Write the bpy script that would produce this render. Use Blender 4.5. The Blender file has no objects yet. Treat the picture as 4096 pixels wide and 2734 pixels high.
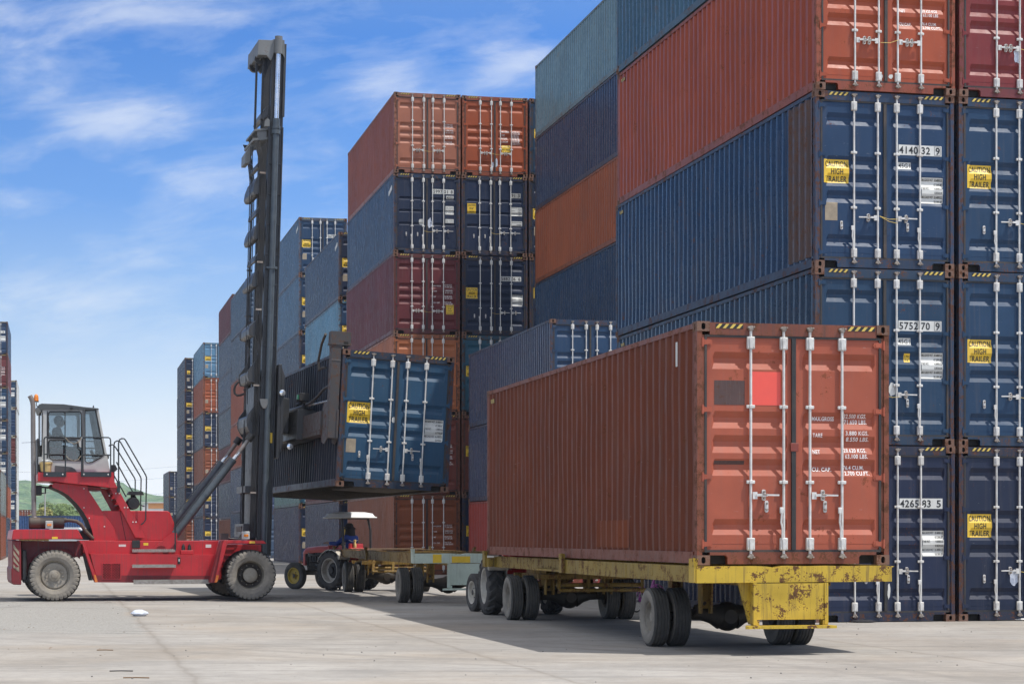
import bpy, bmesh, math, random
from math import sin, cos, pi, radians, atan2, sqrt
from mathutils import Vector, Matrix, noise
from mathutils.geometry import tessellate_polygon
random.seed(7)
scene = bpy.context.scene
COL = scene.collection

# ---------------------------------------------------------------- camera
CAM_H = 1.42          # eye height above the yard
FPX = 8200.0          # focal length in pixels of the 4096-wide photograph
CX, YH = 2048.0, 2140.0
cam = bpy.data.cameras.new("camera")
cam.sensor_width = 36.0
cam.lens = FPX / 4096 * 36.0
cam.shift_y = (YH - 1367.0) / 4096
cam.clip_start = 0.1
cam.clip_end = 12000
camo = bpy.data.objects.new("camera", cam)
camo.location = (0, 0, CAM_H)
camo.rotation_euler = (radians(90), 0, 0)
COL.objects.link(camo)
scene.camera = camo

# ---------------------------------------------------------------- view
scene.view_settings.view_transform = 'Standard'
scene.view_settings.look = 'None'
scene.view_settings.exposure = 0.0
scene.view_settings.gamma = 1.0

# ---------------------------------------------------------------- sun and sky
SUN_DIR = Vector((0.472, -0.171, 1.0)).normalized()      # towards the sun
sun = bpy.data.lights.new("sun", 'SUN')
sun.energy = 4.4
sun.angle = radians(0.6)
sun.color = (1.0, 0.955, 0.89)
suno = bpy.data.objects.new("sun", sun)
suno.rotation_euler = SUN_DIR.to_track_quat('Z', 'Y').to_euler()
suno.location = (20, -10, 60)
COL.objects.link(suno)

world = bpy.data.worlds.new("World")
scene.world = world
world.use_nodes = True
wt = world.node_tree
wt.nodes.clear()


class NT:
    """tiny helper round a node tree"""
    def __init__(s, tree): s.t = tree
    def n(s, kind, **kw):
        nd = s.t.nodes.new(kind)
        for k, v in kw.items():
            if k.startswith('i_'):
                key = k[2:]
                key = int(key) if key.isdigit() else key.replace('_', ' ')
                s.put(nd.inputs[key], v)
            else:
                setattr(nd, k, v)
        return nd
    def put(s, sock, v):
        if isinstance(v, bpy.types.NodeSocket): s.t.links.new(v, sock)
        elif isinstance(v, bpy.types.Node): s.t.links.new(v.outputs[0], sock)
        else:
            if isinstance(v, tuple) and len(v) == 3 and len(sock.default_value) == 4: v = v + (1,)
            sock.default_value = v
    def math(s, op, a, b=None, c=None, clamp=False):
        nd = s.t.nodes.new('ShaderNodeMath'); nd.operation = op; nd.use_clamp = clamp
        s.put(nd.inputs[0], a)
        if b is not None: s.put(nd.inputs[1], b)
        if c is not None: s.put(nd.inputs[2], c)
        return nd.outputs[0]
    def mix(s, fac, a, b, mode='MIX'):
        nd = s.t.nodes.new('ShaderNodeMixRGB'); nd.blend_type = mode
        s.put(nd.inputs[0], fac); s.put(nd.inputs[1], a); s.put(nd.inputs[2], b)
        return nd.outputs[0]
    def ramp(s, fac, stops, interp='LINEAR'):
        nd = s.t.nodes.new('ShaderNodeValToRGB'); cr = nd.color_ramp; cr.interpolation = interp
        while len(cr.elements) < len(stops): cr.elements.new(0.5)
        for e, (p, c) in zip(cr.elements, stops):
            e.position = p
            e.color = (c, c, c, 1) if isinstance(c, (int, float)) else (c + (1,) if len(c) == 3 else c)
        s.put(nd.inputs[0], fac)
        return nd.outputs[0]
    def noise(s, vec, scale, detail=4, rough=0.55, dist=0.0):
        nd = s.t.nodes.new('ShaderNodeTexNoise')
        s.put(nd.inputs['Vector'], vec); nd.inputs['Scale'].default_value = scale
        nd.inputs['Detail'].default_value = detail; nd.inputs['Roughness'].default_value = rough
        nd.inputs['Distortion'].default_value = dist
        return nd.outputs[0]
    def mapping(s, vec, scale=(1, 1, 1), loc=(0, 0, 0), rot=(0, 0, 0)):
        nd = s.t.nodes.new('ShaderNodeMapping')
        s.put(nd.inputs[0], vec); nd.inputs['Scale'].default_value = scale
        nd.inputs['Location'].default_value = loc; nd.inputs['Rotation'].default_value = rot
        return nd.outputs[0]


w = NT(wt)
tc = w.n('ShaderNodeTexCoord')
sep = w.n('ShaderNodeSeparateXYZ', i_0=tc.outputs['Generated'])
sky = w.n('ShaderNodeTexSky', sky_type='NISHITA')
sky.sun_disc = False
sky.sun_elevation = math.asin(SUN_DIR.z)
sky.sun_rotation = atan2(SUN_DIR.x, SUN_DIR.y)
sky.air_density = 1.2; sky.dust_density = 0.6; sky.ozone_density = 2.0
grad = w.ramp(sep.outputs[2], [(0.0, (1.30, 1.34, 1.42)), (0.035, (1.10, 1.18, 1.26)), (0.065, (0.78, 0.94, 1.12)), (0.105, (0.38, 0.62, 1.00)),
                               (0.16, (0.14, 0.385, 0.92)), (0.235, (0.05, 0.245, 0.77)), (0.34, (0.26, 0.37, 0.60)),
                               (0.58, (0.74, 0.76, 0.80)), (1.0, (0.82, 0.83, 0.86))])  # overhead stops, out of view, are lifted to add ambient fill
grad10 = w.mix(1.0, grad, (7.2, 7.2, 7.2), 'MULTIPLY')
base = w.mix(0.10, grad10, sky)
# the half of the sky round the sun is the brighter one
az = w.math('ADD', w.math('MULTIPLY', sep.outputs[0], .94), w.math('MULTIPLY', sep.outputs[1], -.34))
base = w.mix(1.0, base, w.math('MULTIPLY_ADD', az, .42, 1.10), 'MULTIPLY')
# direction ratios: right/forward and up/forward
ay = w.math('MAXIMUM', w.math('ABSOLUTE', sep.outputs[1]), 0.05)
rx = w.math('DIVIDE', sep.outputs[0], ay)
rz = w.math('DIVIDE', sep.outputs[2], ay)
cv = w.n('ShaderNodeCombineXYZ', i_0=rx, i_1=w.math('MULTIPLY', rz, 2.3), i_2=0.0)
cr_ = w.mapping(cv, rot=(0, 0, radians(-24)), scale=(1, 1, 1))
wisp = w.noise(w.mapping(cr_, scale=(3.6, 5.6, 1)), 3.4, 10, 0.60, 0.35)
fine = w.noise(w.mapping(cr_, scale=(4.0, 6.0, 1), loc=(5, 2, 0)), 9.0, 7, 0.6, 0.3)


def blob(px, py, sx, sy, amp):
    a = w.math('DIVIDE', w.math('SUBTRACT', rx, (px - CX) / FPX), sx / FPX)
    b = w.math('DIVIDE', w.math('SUBTRACT', rz, (YH - py) / FPX), sy / FPX)
    d = w.math('ADD', w.math('MULTIPLY', a, a), w.math('MULTIPLY', b, b))
    return w.math('MULTIPLY', w.math('EXPONENT', w.math('MULTIPLY', d, -1.0)), amp)


tot = None
for bb in [(560, 480, 360, 90, .34), (330, 440, 220, 70, .2), (100, 120, 300, 200, .30), (1550, 300, 190, 110, .42), (2050, 240, 210, 110, .42),
           (700, 720, 240, 70, .22), (100, 1160, 240, 110, .33), (420, 1210, 260, 90, .2), (1220, 700, 170, 60, .16),
           (650, 60, 400, 80, .20), (120, 800, 200, 60, .2), (1150, 150, 300, 100, .14), (1280, 1120, 120, 50, .1),
           (300, 1800, 900, 200, .16)]:
    v = blob(*bb)
    tot = v if tot is None else w.math('ADD', tot, v)
cl = w.math('ADD', w.math('MULTIPLY', wisp, 0.85), w.math('MULTIPLY', fine, 0.22))
cl = w.math('ADD', cl, w.math('MULTIPLY', tot, 0.62))
mask = w.ramp(cl, [(0.525, 0.0), (0.64, 0.13), (0.78, 0.40), (1.0, 0.70)])
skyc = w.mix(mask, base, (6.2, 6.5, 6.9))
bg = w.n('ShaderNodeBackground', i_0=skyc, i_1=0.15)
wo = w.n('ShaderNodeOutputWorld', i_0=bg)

# ---------------------------------------------------------------- mesh helpers


def px(x, y, Z):
    """a point seen at photograph pixel x, y and standing Z metres in front of the camera"""
    return Vector(((x - CX) / FPX * Z, Z, CAM_H + (YH - y) / FPX * Z))


def gnd(x, y):
    Z = CAM_H * FPX / (y - YH)
    return Vector(((x - CX) / FPX * Z, Z, 0))


class MB:
    def __init__(s):
        s.v = []; s.f = []; s.m = Matrix.Identity(4); s.mi = []; s.cur = 0; s.sm = []; s.smooth = False
    def add(s, vs, fs):
        o = len(s.v)
        s.v += [s.m @ Vector(p) for p in vs]
        for f in fs:
            s.f.append([i + o for i in f]); s.mi.append(s.cur); s.sm.append(s.smooth)
        return s
    def box(s, x0, x1, y0, y1, z0, z1):
        return s.add([(x0, y0, z0), (x1, y0, z0), (x1, y1, z0), (x0, y1, z0), (x0, y0, z1), (x1, y0, z1), (x1, y1, z1), (x0, y1, z1)],
                     [(0, 3, 2, 1), (4, 5, 6, 7), (0, 1, 5, 4), (1, 2, 6, 5), (2, 3, 7, 6), (3, 0, 4, 7)])
    def cbox(s, x0, x1, y0, y1, z0, z1, c=0.01):
        """box with chamfered edges"""
        b = bmesh.new()
        vs = [b.verts.new(p) for p in [(x0, y0, z0), (x1, y0, z0), (x1, y1, z0), (x0, y1, z0), (x0, y0, z1), (x1, y0, z1), (x1, y1, z1), (x0, y1, z1)]]
        for f in [(0, 3, 2, 1), (4, 5, 6, 7), (0, 1, 5, 4), (1, 2, 6, 5), (2, 3, 7, 6), (3, 0, 4, 7)]: b.faces.new([vs[i] for i in f])
        bmesh.ops.bevel(b, geom=b.edges[:], offset=c, segments=1, affect='EDGES', profile=0.5)
        b.verts.index_update()
        s.add([v.co.copy() for v in b.verts], [[v.index for v in f.verts] for f in b.faces]); b.free()
        return s
    def bar(s, p0, p1, wd, ht, up=(0, 0, 1)):
        p0, p1 = Vector(p0), Vector(p1); d = (p1 - p0).normalized(); up = Vector(up)
        if abs(d.dot(up)) > .98: up = Vector((1, 0, 0))
        a = d.cross(up).normalized() * wd / 2; b = a.cross(d).normalized() * ht / 2
        vs = [p + q for p in (p0, p1) for q in (-a - b, a - b, a + b, -a + b)]
        return s.add(vs, [(0, 1, 2, 3), (7, 6, 5, 4), (0, 4, 5, 1), (1, 5, 6, 2), (2, 6, 7, 3), (3, 7, 4, 0)])
    def cone(s, p0, p1, r0, r1, n=14, caps=True):
        p0, p1 = Vector(p0), Vector(p1); d = (p1 - p0).normalized()
        u = d.orthogonal().normalized(); q = d.cross(u)
        vs = []
        for p, r in ((p0, r0), (p1, r1)):
            for i in range(n):
                t = 2 * pi * i / n; vs.append(p + u * cos(t) * r + q * sin(t) * r)
        sm = s.smooth; s.smooth = True
        s.add(vs, [(i, (i + 1) % n, n + (i + 1) % n, n + i) for i in range(n)])
        s.smooth = False
        if caps:
            s.add(vs[:n], [tuple(range(n))[::-1]]); s.add(vs[n:], [tuple(range(n))])
        s.smooth = sm
        return s
    def tube(s, p0, p1, r, n=12, caps=True): return s.cone(p0, p1, r, r, n, caps)
    def path(s, pts, r, n=8, rs=None):
        pts = [Vector(p) for p in pts]; rings = []
        nrm = None
        for i, p in enumerate(pts):
            a = pts[max(i - 1, 0)]; b = pts[min(i + 1, len(pts) - 1)]; d = (b - a).normalized()
            if nrm is None: nrm = d.orthogonal().normalized()
            nrm = (nrm - d * nrm.dot(d)).normalized(); q = d.cross(nrm)
            rr = rs[i] if rs else r
            rings.append([p + nrm * cos(2 * pi * k / n) * rr + q * sin(2 * pi * k / n) * rr for k in range(n)])
        vs = [v for g in rings for v in g]; fs = []
        for i in range(len(pts) - 1):
            for k in range(n): fs.append((i * n + k, i * n + (k + 1) % n, (i + 1) * n + (k + 1) % n, (i + 1) * n + k))
        fs.append(tuple(range(n))[::-1]); fs.append(tuple((len(pts) - 1) * n + k for k in range(n)))
        sm = s.smooth; s.smooth = True; s.add(vs, fs); s.smooth = sm
        return s
    def lathe(s, prof, c=(0, 0, 0), ax='y', n=32, a0=0, a1=2 * pi, closed=False, sm=True):
        """prof: (radius, along axis)"""
        vs = []; full = abs(a1 - a0 - 2 * pi) < 1e-6; nn = n if full else n + 1
        for i in range(nn):
            t = a0 + (a1 - a0) * i / n
            for r, h in prof:
                if ax == 'y': p = (c[0] + r * cos(t), c[1] + h, c[2] + r * sin(t))
                elif ax == 'z': p = (c[0] + r * cos(t), c[1] + r * sin(t), c[2] + h)
                else: p = (c[0] + h, c[1] + r * cos(t), c[2] + r * sin(t))
                vs.append(p)
        m = len(prof); fs = []
        for i in range(n):
            j = (i + 1) % nn
            for k in range(m - (0 if closed else 1)):
                k2 = (k + 1) % m
                fs.append((i * m + k, j * m + k, j * m + k2, i * m + k2))
        o = s.smooth; s.smooth = sm; s.add(vs, fs); s.smooth = o
        return s
    def prism(s, poly, a, b, plane='xz', holes=()):
        """extrude a polygon (with holes) lying in plane between a and b on the third axis"""
        def P(q, h):
            return {'xz': (q[0], h, q[1]), 'xy': (q[0], q[1], h), 'yz': (h, q[0], q[1])}[plane]
        loops = [list(poly)] + [list(h) for h in holes]
        flat = [q for L in loops for q in L]
        tris = tessellate_polygon([[Vector((q[0], q[1], 0)) for q in L] for L in loops])
        n = len(flat)
        vs = [P(q, a) for q in flat] + [P(q, b) for q in flat]
        fs = [tuple(t) for t in tris] + [tuple(i + n for i in reversed(t)) for t in tris]
        o = 0
        for L in loops:
            k = len(L)
            for i in range(k):
                j = (i + 1) % k; fs.append((o + i, o + j, o + j + n, o + i + n))
            o += k
        return s.add(vs, fs)
    def sphere(s, c, r, n=12, m=8, sc=(1, 1, 1)):
        vs = []; fs = []
        for i in range(m + 1):
            ph = pi * i / m
            for k in range(n):
                t = 2 * pi * k / n
                vs.append((c[0] + r * sc[0] * sin(ph) * cos(t), c[1] + r * sc[1] * sin(ph) * sin(t), c[2] + r * sc[2] * cos(ph)))
        for i in range(m):
            for k in range(n): fs.append((i * n + k, (i + 1) * n + k, (i + 1) * n + (k + 1) % n, i * n + (k + 1) % n))
        o = s.smooth; s.smooth = True; s.add(vs, fs); s.smooth = o
        return s
    def mesh(s, name, mats):
        me = bpy.data.meshes.new(name)
        me.from_pydata([tuple(v) for v in s.v], [], s.f)
        if not isinstance(mats, (list, tuple)): mats = [mats]
        for m_ in mats: me.materials.append(m_)
        me.polygons.foreach_set('material_index', s.mi)
        me.polygons.foreach_set('use_smooth', s.sm)
        b = bmesh.new(); b.from_mesh(me)
        bmesh.ops.remove_doubles(b, verts=b.verts, dist=1e-5)
        bmesh.ops.recalc_face_normals(b, faces=b.faces)
        b.to_mesh(me); b.free(); me.update()
        if any(s.sm): me.set_sharp_from_angle(angle=radians(38))
        return me
    def build(s, name, mats, parent=None, color=None, label=None):
        return link(name, s.mesh(name, mats), parent, color, label)


def link(name, data, parent=None, color=None, label=None):
    o = bpy.data.objects.new(name, data)
    COL.objects.link(o)
    if parent is not None: o.parent = parent
    if color: o.color = tuple(color) + (1,)
    if label: o['label'] = label
    return o


def thing(name, label, cat, loc=(0, 0, 0), rotz=0.0, group=None):
    o = bpy.data.objects.new(name, None)
    COL.objects.link(o); o.empty_display_size = .3
    o.location = loc; o.rotation_euler = (0, 0, rotz)
    o['label'] = label; o['category'] = cat
    if group: o['group'] = group
    return o


def tag(o, label, cat, group=None, kind=None):
    o['label'] = label; o['category'] = cat
    if group: o['group'] = group
    if kind: o['kind'] = kind
    return o


def struct(o):
    o['kind'] = 'structure'; return o


def copy_tree(o, parent=None):
    c = o.copy(); COL.objects.link(c)
    if parent is not None: c.parent = parent
    for ch in list(o.children): copy_tree(ch, c)
    return c
# ---------------------------------------------------------------- materials
def new_mat(name):
    m = bpy.data.materials.new(name); m.use_nodes = True
    t = m.node_tree; t.nodes.clear(); n = NT(t)
    out = n.n('ShaderNodeOutputMaterial'); p = n.n('ShaderNodeBsdfPrincipled'); t.links.new(p.outputs[0], out.inputs[0])
    return m, n, p


def coords(n, rnd=True):
    tc = n.n('ShaderNodeTexCoord'); v = tc.outputs['Object']
    if rnd:
        oi = n.n('ShaderNodeObjectInfo'); vm = n.n('ShaderNodeVectorMath', operation='MULTIPLY_ADD')
        n.put(vm.inputs[0], oi.outputs['Random']); vm.inputs[1].default_value = (37., 19., 53.); n.put(vm.inputs[2], v)
        v = vm.outputs[0]
    return v


def bump(n, p, h, strength=.3, dist=.01):
    b = n.n('ShaderNodeBump', i_Strength=strength, i_Distance=dist); n.put(b.inputs['Height'], h); n.t.links.new(b.outputs[0], p.inputs['Normal'])


def paint(name, col=None, rough=.42, rust=.5, rust_thr=.64, dirt=.35, streak=.5, metallic=0., dirtcol=(.16, .13, .11), scale=1., spec=.5, chip=None, patchy=.45, mul=1., drough=(.07, .12)):
    """weathered paint; col None takes the object's own colour"""
    m, n, p = new_mat(name); v = coords(n)
    if col is None:
        oi = n.n('ShaderNodeObjectInfo'); c = oi.outputs['Color']
    else: c = col
    if mul != 1.: c = n.mix(1., c, (mul, mul, mul), 'MULTIPLY')
    big = n.noise(v, .55 * scale, 5, .6); mid = n.noise(v, 3.2 * scale, 6, .62); fn = n.noise(v, 26 * scale, 5, .65)
    stv = n.mapping(v, scale=(7, 7, .35)); st = n.noise(stv, 2.2 * scale, 5, .6)
    f = n.ramp(big, [(.3, .84), (.7, 1.14)])
    c = n.mix(1., c, f, 'MULTIPLY')
    f2 = n.ramp(mid, [(.3, .93), (.72, 1.07)])
    c = n.mix(1., c, f2, 'MULTIPLY')
    sf = n.ramp(st, [(.52, 0.), (.72, streak)])
    c = n.mix(n.math('MULTIPLY', sf, dirt), c, dirtcol)
    # faded chalky patches
    fade = n.ramp(n.noise(n.mapping(v, loc=(9, 3, 4)), 1.3 * scale, 6, .65), [(.55, 0.), (.78, .22)])
    lite = n.mix(1., c, (1.7, 1.7, 1.75), 'MULTIPLY')
    c = n.mix(fade, c, lite)
    # rust
    rust_thr = .5 + (rust_thr - .5) * .62
    r1 = n.math('ADD', n.math('MULTIPLY', mid, 1 - patchy), n.math('MULTIPLY', fn, patchy))
    rm = n.ramp(r1, [(rust_thr, 0.), (rust_thr + .018, 1.)])
    rc = n.ramp(fn, [(.35, (.035, .017, .012)), (.65, (.15, .055, .022))])
    c = n.mix(n.math('MULTIPLY', rm, rust), c, rc)
    if chip:
        cm = n.ramp(n.noise(n.mapping(v, loc=(3, 8, 1), scale=(1, 1, 3)), 9 * scale, 6, .7), [(.66, 0.), (.69, chip)])
        c = n.mix(cm, c, (.45, .43, .4))
    n.put(p.inputs['Base Color'], c)
    rr = n.math('ADD', n.ramp(mid, [(.3, rough - drough[0]), (.7, rough + drough[1])]), n.math('MULTIPLY', rm, .3))
    n.put(p.inputs['Roughness'], rr)
    p.inputs['Metallic'].default_value = metallic
    p.inputs['Specular IOR Level'].default_value = spec
    bump(n, p, n.math('ADD', n.math('MULTIPLY', big, 1.0), n.math('MULTIPLY', fn, .10)), .25, .03)
    return m


def plain(name, col, rough=.6, metallic=0., var=.25, scale=8., dirt=.0, dirtcol=(.12, .1, .085), spec=.5, bmp=.1):
    m, n, p = new_mat(name); v = coords(n)
    a = n.noise(v, scale, 6, .6)
    f = n.ramp(a, [(.25, 1 - var), (.75, 1 + var)])
    c = n.mix(1., col, f, 'MULTIPLY')
    if dirt:
        d = n.ramp(n.noise(n.mapping(v, loc=(4, 4, 9)), scale * .35, 7, .66), [(.42, 0.), (.68, dirt)])
        c = n.mix(d, c, dirtcol)
    n.put(p.inputs['Base Color'], c)
    n.put(p.inputs['Roughness'], n.ramp(a, [(.3, max(rough - .1, .03)), (.7, min(rough + .1, 1.))]))
    p.inputs['Metallic'].default_value = metallic; p.inputs['Specular IOR Level'].default_value = spec
    if bmp: bump(n, p, a, bmp, .01)
    return m


M = {}
M['paint'] = paint('container paint', None, .25, .75, .665, .40, .7, spec=.38, mul=.76, drough=(.04, .10), chip=.22)
M['matte'] = paint('flat weathered side paint', None, .50, .75, .665, .40, .7, spec=.22, mul=.72, chip=.2)
M['semi'] = paint('satin weathered side paint', None, .36, .75, .665, .40, .7, spec=.28, mul=.80, chip=.2)
M['frame'] = paint('container frame paint', None, .5, .85, .575, .75, .8, dirtcol=(.06, .038, .03), scale=1.5, mul=.62)
M['post'] = paint('rust streaked corner post', None, .6, .9, .515, .85, .9, dirtcol=(.12, .062, .036), scale=3, mul=.7)
M['door'] = paint('container door paint', None, .46, .6, .685, .35, .45, mul=.84, chip=.25, spec=.3)
M['casting'] = paint('rusty cast steel', (.17, .092, .062), .7, .9, .54, .6, .5, scale=3)
M['gasket'] = plain('black door rubber', (.022, .023, .024), .6, dirt=.6, dirtcol=(.10, .07, .05), scale=6)
M['galv'] = plain('galvanised lock gear', (.66, .65, .62), .55, .0, .14, 14, dirt=.35, dirtcol=(.27, .22, .17))
M['galvdark'] = plain('dirty lock cams', (.33, .29, .25), .6, .3, .25, 18, dirt=.6, dirtcol=(.12, .07, .05))
M['dark'] = plain('dark recess', (.012, .011, .010), .8, var=.2)
M['rubber'] = plain('tyre rubber', (.042, .041, .040), .78, var=.3, scale=10, dirt=.7, dirtcol=(.14, .13, .115))
M['rubberw'] = plain('dusty tyre sidewall', (.22, .20, .172), .9, var=.25, scale=9, dirt=.7, dirtcol=(.33, .295, .24))
M['tread'] = plain('dusty tyre tread', (.050, .048, .045), .85, var=.3, scale=12, dirt=.6, dirtcol=(.13, .12, .10))
M['rim'] = plain('dusty grey rim', (.33, .30, .25), .6, .2, .25, 14, dirt=.6, dirtcol=(.21, .175, .13))
M['rimy'] = plain('yellow rim', (.50, .36, .04), .5, 0, .2, 10, dirt=.5, dirtcol=(.2, .15, .08))
M['rimw'] = plain('white rim', (.58, .55, .48), .5, 0, .2, 10, dirt=.5, dirtcol=(.24, .19, .13))
M['red'] = paint('handler red paint', (.46, .022, .028), .36, .4, .70, .75, .8, dirtcol=(.13, .06, .05), scale=1.6, chip=.35)
M['darkpipe'] = plain('rusty exhaust pipe', (.085, .068, .055), .65, .2, .3, 8, dirt=.4, dirtcol=(.15, .10, .07))
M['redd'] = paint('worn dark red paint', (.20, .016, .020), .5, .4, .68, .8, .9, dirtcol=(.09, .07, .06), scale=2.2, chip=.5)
M['tred'] = paint('tractor red paint', (.40, .018, .022), .35, .4, .7, .4, .5, scale=4)
M['mast'] = paint('greasy mast steel', (.046, .047, .049), .40, .12, .66, .5, .7, metallic=.15, dirtcol=(.02, .02, .02), scale=2)
M['mastlt'] = paint('grey mast head paint', (.15, .158, .16), .5, .5, .69, .4, .5, scale=2)
M['spread'] = paint('scraped spreader steel', (.060, .054, .052), .5, .85, .57, .5, .6, scale=2.5, chip=.7, dirtcol=(.08, .05, .04))
M['chrome'] = plain('chromed piston rod', (.80, .80, .79), .24, .75, .05, 4, bmp=0)
M['black'] = plain('black fittings', (.018, .018, .019), .5, var=.3, scale=10, dirt=.3, dirtcol=(.08, .07, .06))
M['blackrail'] = plain('black handrail paint', (.025, .032, .036), .38, var=.2, scale=10)
M['barrel'] = plain('dark blue grey cylinder', (.075, .092, .105), .36, .1, .25, 6, dirt=.35, dirtcol=(.03, .03, .03))
M['cabgrey'] = plain('cab grey paint', (.47, .47, .45), .42, 0, .08, 3, dirt=.25)
M['cabdark'] = plain('cab roof paint', (.060, .068, .072), .5, 0, .15, 5, dirt=.3, dirtcol=(.12, .11, .10))
M['alu'] = plain('step grating', (.36, .34, .31), .55, .5, .3, 40, dirt=.5, dirtcol=(.14, .10, .08))
M['steelpipe'] = plain('heat stained pipe', (.25, .235, .225), .55, .3, .2, 5, dirt=.45, dirtcol=(.13, .08, .06))
M['muffler'] = plain('sooty muffler', (.035, .033, .032), .7, .2, .3, 6, dirt=.5, dirtcol=(.12, .085, .06))
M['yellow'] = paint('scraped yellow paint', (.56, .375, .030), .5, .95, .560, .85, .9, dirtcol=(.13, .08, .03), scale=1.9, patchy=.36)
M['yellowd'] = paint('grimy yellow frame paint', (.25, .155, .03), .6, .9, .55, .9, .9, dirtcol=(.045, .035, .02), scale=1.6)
M['yellowm'] = paint('dirty shaded yellow side frame', (.30, .20, .022), .55, .9, .55, .9, .9, dirtcol=(.06, .045, .02), scale=1.8)  # grime and the side's shade are both mixed into this darker yellow
M['mint'] = paint('dented mint paint', (.48, .55, .46), .5, .9, .66, .5, .6, dirtcol=(.15, .12, .09), scale=2)
M['axle'] = plain('greasy axle', (.030, .027, .024), .6, .3, .3, 8, dirt=.6, dirtcol=(.09, .065, .045))
M['signy'] = plain('yellow caution sticker', (.80, .52, .035), .45, 0, .08, 6, dirt=.25, dirtcol=(.4, .28, .1), bmp=0)
M['stry'] = plain('yellow edge tape', (.70, .50, .09), .55, 0, .2, 14, dirt=.35, bmp=0)
M['ink'] = plain('black lettering', (.014, .014, .014), .5, var=.2, bmp=0)
M['white'] = plain('white sticker', (.66, .66, .62), .5, 0, .07, 8, dirt=.15, bmp=0)
M['whitepaint'] = plain('white stencil paint', (.85, .80, .77), .5, 0, .2, 20, dirt=.3, dirtcol=(.35, .2, .17), bmp=0)
M['paper'] = plain('brown paper notice', (.34, .28, .20), .8, 0, .2, 12, dirt=.3, bmp=0)
M['redsq'] = plain('bright red square patch', (.80, .095, .065), .4, 0, .05, 4, bmp=0)
M['patch'] = paint('scraped dark patch', (.085, .045, .040), .6, .5, .60, .7, .5, scale=4)
M['orange'] = plain('orange reflector', (.72, .20, .03), .3, 0, .15, 6, bmp=0)
M['canopy'] = plain('white plastic canopy', (.70, .70, .67), .4, 0, .06, 3, dirt=.15)
M['blue'] = plain('blue work jacket', (.012, .045, .24), .8, 0, .25, 8)
M['skin'] = plain('skin', (.30, .17, .11), .55, 0, .1, 10, bmp=.05)
M['cloth'] = plain('dark cloth', (.018, .018, .022), .85, 0, .3, 14)
M['jean'] = plain('grey trousers', (.07, .075, .085), .85, 0, .3, 14)
M['purple'] = plain('purple bicycle paint', (.42, .09, .36), .35, 0, .15, 10, dirt=.2)
M['wood'] = plain('weathered plank', (.26, .18, .10), .8, 0, .35, 9, dirt=.5, dirtcol=(.06, .045, .03))
M['bucket'] = plain('yellow plastic bucket', (.62, .44, .16), .5, 0, .15, 12, dirt=.5, dirtcol=(.35, .33, .3))
M['bag'] = plain('thin plastic bag', (.58, .62, .70), .35, 0, .15, 30)
M['brown'] = plain('dry leaf', (.20, .12, .06), .9, 0, .3, 20)
M['stone'] = plain('small stone', (.16, .15, .14), .9, 0, .3, 20)

m, n, p = new_mat('tinted cab glass')
n.t.nodes.remove(p)
g = n.n('ShaderNodeBsdfGlossy', i_Color=(.9, .95, 1., 1), i_Roughness=.03)
tr = n.n('ShaderNodeBsdfTransparent', i_Color=(.66, .71, .74, 1))
fr = n.n('ShaderNodeFresnel', i_IOR=1.5)
mx = n.n('ShaderNodeMixShader', i_0=n.math('MULTIPLY', fr, 1.6, clamp=True), i_1=tr, i_2=g)
out = [q for q in n.t.nodes if q.type == 'OUTPUT_MATERIAL'][0]
n.t.links.new(mx.outputs[0], out.inputs[0]); M['glass'] = m

m, n, p = new_mat('amber lamp glass')
n.put(p.inputs['Base Color'], (.75, .22, .02)); p.inputs['Roughness'].default_value = .2
p.inputs['Coat Weight'].default_value = .6; M['amber'] = m
m, n, p = new_mat('lamp glass')
n.put(p.inputs['Base Color'], (.75, .77, .78)); p.inputs['Roughness'].default_value = .08; p.inputs['Metallic'].default_value = .7; M['lamp'] = m
m, n, p = new_mat('green screen')
n.put(p.inputs['Base Color'], (.03, .3, .12)); p.inputs['Roughness'].default_value = .3; M['green'] = m

# ground
m, n, p = new_mat('worn concrete yard')
tc = n.n('ShaderNodeTexCoord'); v = tc.outputs['Object']
vr = n.mapping(v, rot=(0, 0, radians(-12.5)))          # x across the lanes, y along them
vr.node.vector_type = 'TEXTURE' if False else 'POINT'
s3 = n.n('ShaderNodeSeparateXYZ', i_0=vr)
warp = n.noise(v, .9, 4, .6)
big = n.noise(v, .09, 5, .6); mid = n.noise(v, .55, 6, .62); fn = n.noise(v, 6., 8, .68); grain = n.noise(v, 55., 3, .7)
c = n.ramp(big, [(.34, (.30, .268, .23)), (.5, (.338, .318, .292)), (.68, (.38, .36, .334))])
c = n.mix(1., c, n.ramp(mid, [(.34, .82), (.66, 1.12)]), 'MULTIPLY')
c = n.mix(1., c, n.ramp(fn, [(.25, .80), (.5, 1.), (.8, 1.12)]), 'MULTIPLY')
c = n.mix(1., c, n.ramp(grain, [(.3, .90), (.7, 1.08)]), 'MULTIPLY')
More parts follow.
